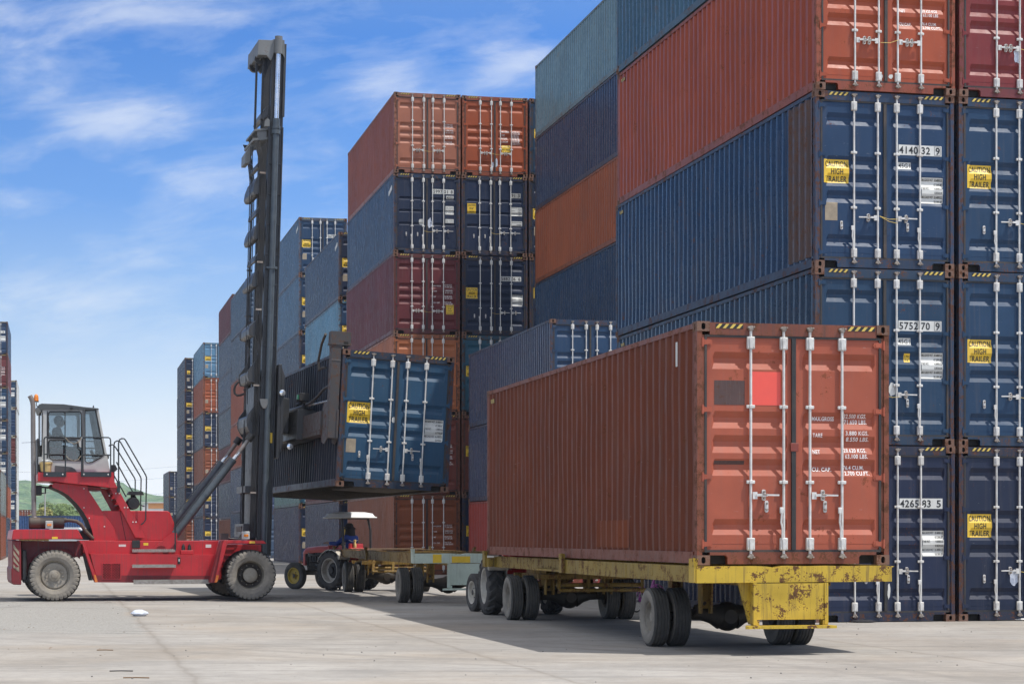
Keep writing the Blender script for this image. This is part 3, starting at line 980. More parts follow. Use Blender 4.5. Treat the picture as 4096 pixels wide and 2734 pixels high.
# ---------------------------------------------------------------- colours
C = dict(salmon=(.42, .135, .085), salmon2=(.37, .090, .034), brick=(.30, .080, .036), crimson=(.21, .038, .036), maroon=(.15, .032, .032), orange=(.48, .14, .06),
         brown=(.19, .055, .040), redbrown=(.28, .078, .036), navy=(.018, .030, .066), blue=(.020, .055, .118), indigo=(.040, .052, .105),
         steel=(.075, .145, .23), slate=(.055, .085, .140), lightblue=(.12, .26, .40), pale=(.17, .30, .34), teal=(.028, .10, .155),
         red=(.36, .05, .035), green=(.12, .22, .22), white=(.62, .64, .62), grey=(.22, .26, .26), bright=(.035, .10, .26))
A_ROT = radians(12.5)
U = Vector((cos(A_ROT), sin(A_ROT), 0)); V = Vector((-sin(A_ROT), cos(A_ROT), 0))
ORD = ['bottom', 'second', 'third', 'fourth', 'fifth', 'sixth', 'seventh']


def stack(corner, cols, where, H=2.896, pitch=2.505, level=2, rot=None, clen=1.0):
    """cols: lists of (colour words, colour key, options) from the ground up"""
    out = []
    for ci, col in enumerate(cols):
        for ri, spec in enumerate(col):
            if spec is None: out.append(None); continue
            words, ck = spec[0], spec[1]; opt = dict(spec[2]) if len(spec) > 2 else {}
            wh = where[ci] if isinstance(where, (list, tuple)) else where
            pos = 'bottom container' if ri == 0 else (('topmost container' if ri == len(col) - 1 and not opt.pop('nottop', 0) else ORD[ri] + ' container from the ground'))
            opt.pop('nottop', 0)
            lab = opt.pop('lab', None) or f"{words} {pos} {wh}"
            jx = random.uniform(-.018, .018); jy = random.uniform(-.03, .03)
            p_ = corner + U * (ci * pitch + jx) + V * (jy + opt.pop('dy', 0.)) + Vector((0, 0, ri * H))
            cc = tuple(v_ * random.uniform(.93, 1.08) for v_ in C[ck])
            if 'door_color' in opt: opt['door_color'] = C[opt['door_color']]
            if 'side_color' in opt: opt['side_color'] = C[opt['side_color']]
            out.append(container(lab, cc, p_, A_ROT + radians(random.uniform(-.10, .10)), H, level=level, **opt))
    return out
# ---------------------------------------------------------------- the stacks
def P2(x, Z): return Vector(((x - CX) / FPX * Z, Z, 0))


KA = kit(2.896, 'A'); KB = kit(2.896, 'B'); K6 = kit(2.591, 'A')

# nearest stack, right of the frame
A0 = P2(3264, 33.4)
wA = ['in the left column of the nearest stack', 'at the far right edge of the photo']
a = stack(A0, [
    [('dark navy', 'navy', dict(handles='T')), ('blue', 'blue', dict(handles='M')),
     ('blue', 'blue', dict(handles='M', lab='blue container with a rusty brown side patch, third up in nearest stack')),
     ('salmon red', 'salmon2', dict(handles='L')), ('steel blue', 'steel')],
    [('dark navy caution', 'navy', dict(handles='M')), ('blue caution', 'blue', dict(handles='M')), ('blue caution', 'blue', dict(handles='M')),
     ('crimson', 'crimson', dict(handles='L')), ('navy', 'navy')]], wA, pitch=2.50, level=3)
number(a[0], KA, "4265", "83", "5", z=1.86, boxed=False); weights(a[0], KA, z0=1.08, z1=1.5)
number(a[1], KA, "5752", "70", "9"); g45(a[1], KA); weights(a[1], KA)
decal(a[1], KA, 'height_sticker', (1.57, 1.675, 1.375, 1.52), 'signy', [("2.9m", 1.58, 1.455, .038, .085), ("9'6\"", 1.585, 1.395, .038, .08)])
number(a[2], KA, "4140", "32", "9"); g45(a[2], KA); weights(a[2], KA)
caution(a[2], KA); caution(a[1], KA); caution(a[0], KA)
for i in (5, 6, 7): caution(a[i], KA, .165, .605)
for i in (2, 1): flat(a[i], KA, 'paper_notice', (.18, .395, .775, 1.07), 'paper')
stencil(a[3], KA, [("NET", 1.335, "28.620 KGS", 1.355, "63.100 LBS", 1.284), ("CU.CAP.", 1.125, "76.4 CU.M.", 1.148, "2.700 CU.FT.", 1.08)], left=True)
ragged(a[1], KA, 'torn_sticker', 1.35, .93, .16, .22, 'white', 3); ragged(a[0], KA, 'torn_sticker', 1.28, .50, .05, .25, 'white', 5)
ragged(a[5], KA, 'torn_sticker', 1.0, .72, .16, .3, 'bag', 8); ragged(a[8], KA, 'torn_sticker', 1.06, .72, .14, .28, 'bag', 9)
ragged(a[3], KA, 'torn_sticker', 1.31, .27, .08, .08, 'white', 12); flat(a[3], KA, 'small_sticker', (1.12, 1.17, .24, .29), 'white')
tie(a[2], 1.10, .86, 1.42, .82); tie(a[2], 1.10, .86, 1.42, .75); tie(a[3], 1.10, .80, 1.42, .86); tie(a[1], 1.18, .83, 1.45, .80)
for i in (5, 6, 7, 8): tie(a[i], 1.09, .82, 1.45, .80)
# the rusty patch near the door end of the third container's long side
M['rustpatch'] = paint('rusty brown side patch', (.085, .048, .034), .38, .8, .56, .8, .9, scale=2, dirtcol=(.03, .02, .016), chip=.3)
side_patch(a[2], 0, 4, .20, 2.80, 'rustpatch', .012)

# tall seven-high stack of low containers behind it
B0 = P2(2512, 61.2)
stack(B0, [[('navy', 'navy'), ('indigo blue', 'indigo'), ('dark blue', 'navy'), ('dark blue', 'blue'), ('terracotta', 'salmon2'), ('indigo blue', 'indigo'), ('pale blue', 'pale')]],
      'of the tall stack behind nearest stack', H=2.591, level=2)
# three-high stack, doors half hidden by the loaded trailer
E0 = P2(2200, 60.2)
e = stack(E0, [[('red', 'red'), ('indigo blue', 'indigo'), ('blue', 'blue', dict(side_color='indigo'))]], 'of the three-high stack above the loaded trailer', H=2.591, level=2)
for t in e[:1]: weights(t, K6, z0=.55, z1=.8)

# central block
C0 = P2(1575, 73.8)
wC = ['in left column of central stack', 'in middle column of central stack', 'in right column of central stack']
c = stack(C0, [
    [('brownish red', 'redbrown'), ('brown', 'brown'), ('orange', 'orange'), ('maroon', 'maroon', dict(handles='L')),
     ('navy', 'blue', dict(ribs='B', handles='R', side_color='slate', door_color='navy')), ('salmon', 'salmon', dict(handles='L', side_color='brick'))],
    [('navy', 'navy'), ('dark brown', 'brown'), ('teal blue', 'teal'), ('navy', 'navy', dict(handles='R')),
     ('navy', 'navy', dict(ribs='B', handles='R')), ('salmon red', 'salmon2', dict(handles='L'))],
    [('navy', 'navy'), ('navy', 'navy'), ('navy', 'navy'), ('dark blue', 'navy'), ('dark blue', 'navy'), ('dark blue', 'blue')]], wC, pitch=2.50, level=2)
stencil(c[0], KA, ROWS, key='rows'); stencil(c[1], KA, ROWS, key='rows'); stencil(c[2], KA, ROWS, key='rows')
stencil(c[3], KA, [("MAX.GROSS", 1.735, "32.500 KGS.", 1.768, "71.650 LBS.", 1.70), ("TARE", 1.535, " 3.820 KGS.", 1.564, " 8.420 LBS.", 1.49),
                   ("NET", 1.335, "28.680 KGS.", 1.355, "63.230 LBS.", 1.284), ("CU. CAP.", 1.125, "76.4 CU.M.", 1.148, "2.700 CU.FT.", 1.08)])
caution_small(c[3], KA, 1.93, .73, ("CAUTION", "9'6\"", "HIGH", "CONTAINER"))
number(c[4], KB, "5997", "01", "8", x=1.44, z=2.18, boxed=False); decal(c[4], KB, 'size_code_plate', (1.93, 2.20, 2.0, 2.12), 'white', [("45G1", 1.95, 2.022, .078, .22)])
decal(c[4], KB, 'weight_plate', (1.90, 2.20, 1.44, 1.75), 'white', [("3 0 . 4 8 0", 1.92, 1.66, .04, .25), ("6 7 2 0 0", 1.92, 1.58, .04, .25), ("4 . 0 0 0", 1.92, 1.48, .04, .25)])
decal(c[4], KB, 'weight_plate', (1.90, 2.20, 1.13, 1.28), 'white', [("2 6 . 4 8 0", 1.92, 1.215, .035, .25), ("5 8 . 3 8 0", 1.92, 1.15, .035, .25)])
ragged(c[4], KB, 'torn_sticker', 1.02, 1.14, .2, .26, 'white', 21); ragged(c[4], KB, 'torn_sticker', 1.32, 1.12, .2, .36, 'bag', 22)
stencil(c[5], KA, ROWS, left=False, key='rowsr')
flat(c[10], KB, 'number_plate', (1.84, 2.20, 2.12, 2.30), 'white')
decal(c[10], KB, 'number_plate', (1.84, 2.20, 2.12, 2.30), 'white', [("91", 1.86, 2.155, .12, .13), ("3", 2.09, 2.155, .12, .075)])
caution_small(c[10], KB, .22, 1.52, ("CAUTION", "9'6\"", "HIGH"), .32, .36)
weights(c[10], KB, 1.86, 1.47, 1.79, wd=.40); decal(c[10], KB, 'weight_plate', (1.86, 2.26, 1.10, 1.28), 'white', [("MAX.CARGO WGT.26.480KGS", 1.88, 1.215, .035, .36), ("58.380LBS", 2.05, 1.14, .035, .18)])
number(c[9], KA, "5882", "06", "6", x=1.44, z=1.99, boxed=False); weights(c[9], KA, 1.86, 1.10, 1.5, wd=.40); caution(c[9], KA, .145, .575, 1.33, 1.73)
stencil(c[11], KA, [("MAX.GROSS", 1.60, "32.500 KGS", 1.60, "71.650 LBS", 1.54), ("TARE", 1.48, "3.780 KGS", 1.48, "8.330 LBS", 1.42), ("PAYLOAD", 1.36, "28.720 KGS", 1.36, "63.320 LBS", 1.30),
                    ("CUB.CAP.", 1.24, "76.3 CU.M.", 1.24, "2.695 CU.FT", 1.18)], h=.065)
caution_small(c[11], KA, 1.475, .83, ("CAUTION", "9'6\" HIGH", "CONTAINER"), .32, .32)
ragged(c[11], KA, 'torn_sticker', 1.27, .50, .13, .35, 'bag', 31); ragged(c[11], KA, 'torn_sticker', 1.14, .42, .10, .2, 'bag', 32)
for i in (6, 7, 8): caution(c[i], KA, .16, .60)
for i in (12, 13, 14, 15, 16): caution(c[i], KA, .10 + .06, .60)
caution_small(c[17], KA, .18, 1.45, ("CAUTION", "9'6\"", "HIGH"))
for i in (12, 13, 14, 15, 16): flat(c[i], KA, 'paper_notice', (.20, .42, .78, 1.08), 'paper', key='pn')
for i in (3, 4, 5, 11, 10, 9): tie(c[i], 1.09, .82, 1.45, .80)
# white code patch on the navy container's long side
wm = MB()
for i in range(5): wm.box(-.004, .008, .42 + i * .15, .42 + i * .15 + .145, 2.34 - i * .03, 2.50 - i * .03)
link('side_code_patch', wm.mesh('side_code_patch', M['white']), c[4])

# stack left of the central one
G0 = C0 + V * 14.85
g = stack(G0, [[('slate blue', 'indigo', dict(door_color='navy')), ('maroon', 'maroon'), ('slate', 'slate'), ('light steel blue', 'lightblue', dict(door_color='blue')), ('slate blue', 'slate', dict(door_color='navy'))]],
          'in column just left of central stack')
for t in g: caution(t, KA, .16, .60); flat(t, KA, 'paper_notice', (.18, .40, .78, 1.08), 'paper', key='pn2')
link('side_code_patch', wm.mesh('side_code_patch', M['white']), g[4])
F0 = C0 + V * 29.70
f = stack(F0, [[('slate blue', 'indigo', dict(door_color='navy')), ('teal green', 'green', dict(door_color='teal')), ('slate', 'slate', dict(door_color='navy')), ('slate', 'slate', dict(door_color='navy')),
                ('steel blue', 'steel', dict(door_color='blue')), ('steel blue', 'steel', dict(door_color='blue', lab='steel blue topmost container numbered 5677 12, right of the mast'))]],
          'in six-high column right of the mast')
for t in f: caution(t, KA, .16, .60); flat(t, KA, 'paper_notice', (.18, .40, .78, 1.08), 'paper', key='pn2'); flat(t, KA, 'small_sticker', (.30, .50, .06 + .17, .27 + .03), 'white', key='ss')
number(f[5], KA, "5677", "12", "", x=1.44, z=1.90, boxed=False)
link('side_code_patch', wm.mesh('side_code_patch', M['white']), f[5])

# farther stacks, left of the mast
Q0 = P2(984, 127.0); Q0 = C0 + V * 54.6 - U * .35
stack(Q0, [[('slate', 'slate'), ('slate', 'slate'), ('orange red', 'salmon2'), ('terracotta', 'salmon2'), ('slate blue', 'slate'), ('slate blue', 'slate')]], 'of the stack just left of the mast', level=1)
P0 = C0 + V * 69.9
stack(P0, [[('terracotta', 'redbrown'), ('slate', 'slate'), ('maroon', 'maroon'), ('slate', 'slate'), ('slate', 'slate'), ('slate', 'slate'), ('maroon', 'maroon')]],
      'of the seven-high stack left of mast', H=2.591, level=1)
N0 = P2(812.6, 169.7)
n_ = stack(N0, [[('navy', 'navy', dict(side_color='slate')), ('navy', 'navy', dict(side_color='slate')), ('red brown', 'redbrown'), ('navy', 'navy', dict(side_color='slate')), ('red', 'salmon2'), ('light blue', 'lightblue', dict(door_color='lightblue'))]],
           'of the stack topped by a light blue one', level=1)
for i in (0, 1, 3, 5): caution(n_[i], KA, .16, .66)
for t in n_: flat(t, KA, 'paper_notice', (.18, .42, .78, 1.08), 'paper', key='pn3')
Mk0 = P2(739, 184.2)
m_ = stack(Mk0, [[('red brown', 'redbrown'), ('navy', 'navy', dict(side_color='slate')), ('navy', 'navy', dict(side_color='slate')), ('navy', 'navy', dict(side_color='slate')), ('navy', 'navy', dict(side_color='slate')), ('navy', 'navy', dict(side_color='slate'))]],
           'of the last tall stack before open sky', level=1)
for i in (1, 2, 3, 4): caution(m_[i], KA, .16, .70)
caution_small(m_[5], KA, .2, 1.42, ("CAUTION", "9'6\"", "HIGH"))
for t in m_: flat(t, KA, 'paper_notice', (.18, .42, .78, 1.08), 'paper', key='pn3'); flat(t, KA, 'small_sticker', (.25, .55, .20, .32), 'white', key='ss3')
L0 = P2(675, 232.0)
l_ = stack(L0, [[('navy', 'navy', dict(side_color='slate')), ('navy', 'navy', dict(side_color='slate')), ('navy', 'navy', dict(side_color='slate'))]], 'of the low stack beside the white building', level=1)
for t in l_: flat(t, KA, 'paper_notice', (.18, .42, .78, 1.08), 'paper', key='pn3')

# stacks at the left edge: their right-hand sides show
K1 = P2(32, 181) - U * CW
k1 = stack(K1, [[('terracotta', 'salmon2'), ('terracotta', 'salmon2'), ('navy', 'blue'), ('navy', 'blue'), ('navy', 'blue'), ('maroon', 'maroon'), ('navy', 'blue')]],
           'of the seven-high stack at left photo edge', level=1)
for i, nn in ((2, "38 9"), (3, "87 3"), (4, "73 0"), (6, "22 3"), (1, "63 0")):
    decal(k1[i], KA, 'number_plate', (1.36, 2.2, 1.86, 2.10), 'white', [(nn, 1.62, 1.90, .15, .46)]); flat(k1[i], KA, 'weight_plate', (1.42, 2.24, 1.15, 1.62), 'white', key='kw')
stencil(k1[5], KA, ROWS, h=.07, key='kr')
K2 = P2(67, 211) - U * CW
k2 = stack(K2, [[('navy', 'blue'), ('navy', 'blue'), ('navy', 'blue'), ('maroon', 'maroon'), ('navy', 'blue'), ('navy', 'blue', dict(lab='navy topmost container with grey white frame near left edge'))]],
           'of the white-sided stack near left edge', level=1)
for i in (1, 5): decal(k2[i], KA, 'number_plate', (1.4, 2.2, 1.9, 2.12), 'white', [("60 0", 1.6, 1.93, .14, .5)]); flat(k2[i], KA, 'weight_plate', (1.4, 2.2, 1.2, 1.65), 'white', key='kw2')
for t in k2:
    for o in t.children:
        if o.name.startswith('side_panel') or o.name.startswith('frame'): o.color = C['white'] + (1,)
for i in (2, 3, 4): stencil(k2[i], KA, [("8513020", 2.1, "4251", 1.9, "", 0), ("", 0, "22.3 KG", 1.6, "40.1 LB", 1.5), ("", 0, "3.10 KG", 1.35, "8.10 LB", 1.25)], xl=1.5, xr=1.5, h=.10, key='k2r')
container('grey green upper container of the two-high pair at left edge', C['grey'], P2(4, 117.6) - U * CW + Vector((0, 0, 2.591)), A_ROT, 2.591, level=1)
container('terracotta lower container of the two-high pair at left edge', C['redbrown'], P2(4, 117.6) - U * CW, A_ROT, 2.591, level=1)
container('slate grey ground-level container behind the left edge pair', C['slate'], P2(24, 131.5) - U * CW, A_ROT, 2.30 + .291, level=1)
container('terracotta ground-level container farther along the left edge', C['redbrown'], P2(22, 146.5) - U * CW, A_ROT, 2.591, level=1)
# ---------------------------------------------------------------- wheels
def tyre_mesh(R, W, rr, lugs=0, depth=.02, name='tyre', ribs=4, mat='rubber'):
    """tyre round the y axis, outer face at -W/2"""
    h = W / 2
    prof = [(rr, -h * .62), (rr + .012, -h * .80), (rr + (R - rr) * .35, -h * .98), (rr + (R - rr) * .66, -h * 1.0), (R - .030, -h * .93), (R - .008, -h * .80)]
    tread = []
    if not lugs:
        n_ = ribs * 4
        for i in range(n_ + 1):
            y = -h * .76 + 2 * h * .76 * i / n_
            tread.append((R - (.012 if i % 4 == 2 else 0), y))
    else: tread = [(R, -h * .62), (R, -h * .2), (R, h * .2), (R, h * .62)]
    prof = prof + tread + [(r, -y) for r, y in reversed(prof)]
    N = lugs * 4 if lugs else 56
    vs = []; m_ = len(prof)
    for i in range(N):
        t = 2 * pi * i / N
        for k_, (r, y) in enumerate(prof):
            if lugs:
                side = -1 if y < 0 else 1
                ph = (i + (2 if side > 0 else 0)) % 4
                if ph == 0 and r > R - .07 and abs(y) > h * .5: r -= depth
                if ph == 0 and r > rr + (R - rr) * .6 and abs(y) > h * .9: y *= .97
            elif k_ in (4, m_ - 5) and i % 2: r -= .008
            vs.append((r * cos(t), y, r * sin(t)))
    b = MB(); b.smooth = not lugs
    b.add(vs, [(i * m_ + k_, ((i + 1) % N) * m_ + k_, ((i + 1) % N) * m_ + k_ + 1, i * m_ + k_ + 1) for i in range(N) for k_ in range(m_ - 1)])
    if mat == 'rubberw':
        b.mi = [1 if 4 <= k_ <= m_ - 6 else 0 for i in range(N) for k_ in range(m_ - 1)]
        return b.mesh(name, [M['rubberw'], M['tread']])
    return b.mesh(name, M[mat])


def truck_rim(rr, W):
    b = MB(); h = W / 2
    b.lathe([(rr + .004, -h * .70), (rr + .010, -h * .60), (rr - .012, -h * .55), (rr - .02, -h * .1), (rr * .80, h * .05), (rr * .62, h * .02), (rr * .60, -h * .10), (rr * .34, -h * .12), (rr * .32, -h * .45), (.001, -h * .48)], n=28)
    b.lathe([(rr + .004, h * .70), (rr - .012, h * .6), (rr - .02, h * .1), (.001, h * .08)], n=28)
    for i in range(6):
        t = 2 * pi * i / 6; b.tube((rr * .47 * cos(t), -h * .10, rr * .47 * sin(t)), (rr * .47 * cos(t), -h * .26, rr * .47 * sin(t)), .012, 6)
    b.tube((.3 * rr, -h * .2, .6 * rr), (.42 * rr, -h * .75, .78 * rr), .006, 5)
    return b.mesh('rim', M['rim'])


TR_TYRE = tyre_mesh(.375, .225, .200, mat='rubberw'); TR_RIM = truck_rim(.20, .225)


def wheel(parent, tyre, rim, loc, rot=0., flip=False, rimmat=None):
    t = link('wheel', tyre, parent) if False else None
    o = bpy.data.objects.new('wheel', None); COL.objects.link(o); o.parent = parent; o.empty_display_size = .2
    o.location = loc; o.rotation_euler = (0, random.uniform(0, 6.28), rot + (pi if flip else 0))
    link('tyre', tyre, o); link('rim', rim, o)
    return o


# ---------------------------------------------------------------- skeletal yard trailer
def channel(b, x0, x1, y0, y1, z0, z1, web=.012, fl=.016, side=1):
    """C section along y; side: which way the flanges point"""
    xw = (x0, x0 + web) if side > 0 else (x1 - web, x1)
    b.box(xw[0], xw[1], y0, y1, z0, z1)
    f0, f1 = (x0 + web, x1) if side > 0 else (x0, x1 - web)
    b.box(f0, f1, y0, y1, z0, z0 + fl); b.box(f0, f1, y0, y1, z1 - fl, z1)


def dent_sheet(b, x0, x1, z0, z1, y, amp, seed, nx=14, nz=10, th=.02):
    vs = []
    for j in range(nz + 1):
        for i in range(nx + 1):
            x = x0 + (x1 - x0) * i / nx; z = z0 + (z1 - z0) * j / nz
            d = noise.noise(Vector((x * 3.1, z * 3.7, seed))) * amp + noise.noise(Vector((x * 9, z * 8, seed + 4))) * amp * .35
            vs.append((x, y + d, z))
    fs = [(j * (nx + 1) + i, j * (nx + 1) + i + 1, (j + 1) * (nx + 1) + i + 1, (j + 1) * (nx + 1) + i) for j in range(nz) for i in range(nx)]
    sm = b.smooth; b.smooth = True; b.add(vs, fs); b.smooth = sm
    b.box(x0, x1, y + amp + .004, y + amp + .004 + th, z0, z1)


def trailer(label, loc, rotz, ymat, beam, bumper, loaded, group='yard trailers', patches=False):
    t = thing('yard_trailer', label, 'trailer', loc, rotz, group)
    zt = 1.060; W = 2.44; L = 12.19
    # rear half, full width frame
    b = MB()
    channel(b, -.03, .10, .16, 6.42, .860, zt - .002, side=1); channel(b, W - .10, W + .03, .16, 6.42, .860, zt - .002, side=-1)
    for y in (1.35, 2.6, 3.9, 5.2):
        b.box(.101, W - .101, y, y + .12, .92, 1.035)
    for y in (1.8, 4.6): b.tube((-.034, y, .955), (-.02, y, .955), .055, 14)
    b.box(-.035, -.0305, 3.0, 3.015, .862, zt - .01)
    link('rear_side_frame', b.mesh('rear_side_frame', M[ymat]), t)
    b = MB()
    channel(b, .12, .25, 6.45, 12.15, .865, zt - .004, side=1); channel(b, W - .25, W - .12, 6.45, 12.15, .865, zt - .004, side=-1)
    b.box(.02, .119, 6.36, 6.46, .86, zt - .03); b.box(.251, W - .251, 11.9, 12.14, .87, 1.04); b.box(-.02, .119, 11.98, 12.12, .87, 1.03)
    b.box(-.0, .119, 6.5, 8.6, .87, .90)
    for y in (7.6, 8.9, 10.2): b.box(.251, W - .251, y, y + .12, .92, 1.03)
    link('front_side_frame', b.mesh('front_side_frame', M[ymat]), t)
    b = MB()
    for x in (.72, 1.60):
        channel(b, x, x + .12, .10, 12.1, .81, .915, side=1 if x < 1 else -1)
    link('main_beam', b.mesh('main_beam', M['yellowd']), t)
    # rear cross beam, slightly bent at the top
    b = MB(); n_ = 40; pts = []
    for i in range(n_ + 1):
        x = -.05 + (W + .02) * i / n_
        pts.append((x, 1.055 + (-.02 * math.exp(-((x - .93) / .06) ** 2)) + .004 * noise.noise(Vector((x * 4, 1, 2)))))
    poly = [(-.05, .858), (W - .03, .866)] + pts[::-1]
    b.prism(poly, -.14, .155, 'xz')
    cb = link('rear_cross_beam', b.mesh('rear_cross_beam', M[beam]), t)
    bv = cb.modifiers.new('bevel', 'BEVEL'); bv.width = .008; bv.segments = 2; bv.limit_method = 'ANGLE'
    if patches:
        for x0, x1 in ((.33, .51), (.72, 1.10)): b = MB(); b.box(x0, x1, -.144, -.1405, .87, 1.04 if x0 != .72 else 1.0); link('yellow_paint_patch', b.mesh('yellow_paint_patch', M['signy']), t)
    # flared corner guides
    for x, y, s_ in ((-.055, -.08, -1), (W - .03, -.02, 1), (-.055, 6.40, -1), (W + .055, 6.40, 1), (-.03, 12.16, -1), (W + .03, 12.16, 1)):
        b = MB(); xi = x - s_ * .015; xo = x + s_ * .025; th_ = .08 if (s_ < 0 or y > 1) else -.03
        for q in (0, .10):
            pass
        b.add([(xi, y - .05, .865), (xo, y - .05, .865), (xo, y + .16, .865), (xi, y + .16, .865),
               (xi, y - .05, 1.05), (xo, y - .05, 1.05), (xo, y + .16, 1.05), (xi, y + .16, 1.05),
               (xi - s_ * .0, y - .09, 1.065 + th_), (xo + s_ * .02, y - .09, 1.075 + th_), (xo + s_ * .02, y + .08, 1.065 + th_), (xi + s_ * .0, y + .08, 1.055 + th_)],
              [(0, 3, 2, 1), (0, 1, 5, 4), (1, 2, 6, 5), (2, 3, 7, 6), (3, 0, 4, 7), (4, 5, 9, 8), (5, 6, 10, 9), (6, 7, 11, 10), (7, 4, 8, 11), (8, 9, 10, 11)])
        link('corner_guide', b.mesh('corner_guide', M[ymat if y > 1 else beam]), t)
    # buffer panel and step
    b = MB(); dent_sheet(b, .69, 1.54, .42, .852, -.16, .016, 3 if not patches else 8)
    b.box(.645, .6895, -.175, -.02, .36, .857); b.box(1.5405, 1.585, -.175, -.02, .36, .857)
    if not patches: b.add([(.52, -.02, .857), (.645, -.02, .857), (.655, -.02, .36), (.52, .05, .857), (.655, .05, .857), (.655, .05, .36)], [(0, 1, 2), (5, 4, 3), (0, 2, 5, 3), (1, 0, 3, 4)])
    if patches: dent_sheet(b, 1.60, 2.25, .48, .852, -.10, .03, 12)
    link('buffer_panel', b.mesh('buffer_panel', M[bumper]), t)
    b = MB(); b.add([(.50, -.30, .335), (1.64, -.30, .335), (1.58, -.03, .335), (.60, -.03, .335), (.50, -.30, .352), (1.64, -.30, .352), (1.58, -.03, .352), (.60, -.03, .352)], [(0, 3, 2, 1), (4, 5, 6, 7), (0, 1, 5, 4), (1, 2, 6, 5), (2, 3, 7, 6), (3, 0, 4, 7)]); b.box(.50, 1.64, -.312, -.301, .318, .352); b.box(.66, .72, -.17, -.04, .3525, .41); b.box(1.52, 1.58, -.17, -.04, .3525, .41)
    link('rear_step', b.mesh('rear_step', M[bumper]), t)
    b = MB(); b.box(1.30, 1.47, -.03, .05, .20 + .16, .42); link('tow_block', b.mesh('tow_block', M['axle']), t)
    # axles
    for ya, dolly in ((2.05, False), (10.45, True)):
        ax = bpy.data.objects.new('axle', None)
        b = MB(); cx = 1.06
        b.lathe([(.001, -.17), (.09, -.165), (.15, -.10), (.19, -.02), (.19, .02), (.15, .09), (.07, .13), (.001, .14)], c=(cx, ya, .375), n=22)
        b.smooth = True
        for s_ in (-1, 1):
            b.path([(cx + s_ * .10, ya, .375), (cx + s_ * .22, ya, .40), (cx + s_ * .36, ya, .41), (cx + s_ * .52, ya, .40), (cx + s_ * .70, ya, .38), (cx + s_ * 1.02, ya, .375)], .1, 12, rs=[.17, .12, .085, .07, .065, .06])
            b.tube((cx + s_ * .60, ya, .375), (cx + s_ * .70, ya, .375), .13, 16)
        b.smooth = False
        a = link('axle', b.mesh('axle', M['axle']), t)
        b = MB()
        for s_ in (-1, 1):
            x = cx + s_ * .50
            for i in range(5):
                l_ = .62 - i * .10
                b.path([(x, ya - l_, .50 - .012 * i + .07), (x, ya - l_ * .5, .455 - .018 * i + .02), (x, ya, .435 + .008 - .018 * i), (x, ya + l_ * .5, .455 - .018 * i + .02), (x, ya + l_, .50 - .012 * i + .07)], .022, 6)
        link('leaf_spring', b.mesh('leaf_spring', M['axle']), a)
        b = MB()
        for s_ in (-1, 1):
            x = cx + s_ * .50
            for dy in (-.66, .62):
                b.prism([(ya + dy - .07, .84), (ya + dy + .11, .84), (ya + dy + .08, .44), (ya + dy - .03, .44)], x - .075, x - .055, 'yz')
                b.prism([(ya + dy - .07, .84), (ya + dy + .11, .84), (ya + dy + .08, .44), (ya + dy - .03, .44)], x + .055, x + .075, 'yz')
                b.box(x - .0545, x + .0545, ya + dy + .07, ya + dy + .09, .50, .86)
        if dolly:
            b.box(.30, 2.14, ya - .95, ya - .83, .70, .78); b.box(.30, 2.14, ya + .83, ya + .95, .70, .78)
            b.box(.42, .54, ya - .83, ya + .83, .70, .78); b.box(1.90, 2.02, ya - .83, ya + .83, .70, .78)
            b.lathe([(.62, .785), (.70, .785), (.70, .86), (.62, .86)], c=(cx, ya, 0), ax='z', n=36, closed=True)
            b.bar((cx - .12, ya + .9, .66), (cx, ya + 2.3, .50), .09, .10); b.bar((cx + .25, ya + .9, .66), (cx, ya + 2.3, .50), .09, .10)
        link('suspension_hanger', b.mesh('suspension_hanger', M['yellowd']), t)
        if dolly:
            b = MB(); b.tube((.45, ya - 1.6, .62), (1.9, ya - 1.6, .62), .035, 10); b.tube((.45, ya - 1.75, .54), (1.9, ya - 1.75, .54), .03, 10)
            for x in (.46, .95, 1.85): b.bar((x, ya - 1.72, .50), (x + .05, ya - 1.55, .86), .05, .05)
            link('tie_bar', b.mesh('tie_bar', M['yellowd']), t)
        for i, x in enumerate((.085, .365, 1.76, 2.04)):
            wheel(t, TR_TYRE, TR_RIM, (x, ya, .375), rot=-pi / 2 if i < 2 else pi / 2)
    if not loaded:
        b = MB()
        b.box(.3, 2.2, 11.3, 12.0, 1.062, 1.085); b.box(.14, .42, 7.0, 8.7, 1.059, 1.075); b.box(.14, .40, 3.2, 4.6, 1.059, 1.078)
        link('deck_plank', b.mesh('deck_plank', M['wood']), t)
    return t


T0 = Vector((2.196, 24.33, 0))
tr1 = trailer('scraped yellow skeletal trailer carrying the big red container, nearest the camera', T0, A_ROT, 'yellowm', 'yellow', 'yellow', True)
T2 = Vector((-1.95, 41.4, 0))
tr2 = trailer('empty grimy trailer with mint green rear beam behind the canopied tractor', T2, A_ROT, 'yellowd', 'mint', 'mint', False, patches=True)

# container riding on the near trailer
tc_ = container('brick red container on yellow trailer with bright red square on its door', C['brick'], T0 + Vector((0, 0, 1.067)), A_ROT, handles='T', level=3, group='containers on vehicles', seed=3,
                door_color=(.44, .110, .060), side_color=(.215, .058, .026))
stencil(tc_, KA, ROWS)
flat(tc_, KA, 'red_square_patch', (.700, 1.060, 1.91, 2.31), 'redsq')
flat(tc_, KA, 'dark_paint_patch', (.225, .605, 1.91, 2.20), 'patch')
flat(tc_, KA, 'dark_paint_patch', (.225, .605, 1.20, 1.245), 'patch')
b = MB(); b.cbox(1.175, 1.275, .000, .011, 1.36, 1.46, .004); link('door_keeper', b.mesh('door_keeper', M['door']), tc_, (.26, .062, .045))
b = MB(); b.cbox(-.002, .009, .80, .86, 2.42, 2.72, .002); link('data_plate', b.mesh('data_plate', M['white']), tc_)
M['orangepatch'] = paint('repainted orange patch', (.185, .052, .022), .52, .5, .68, .3, .4, spec=.2)
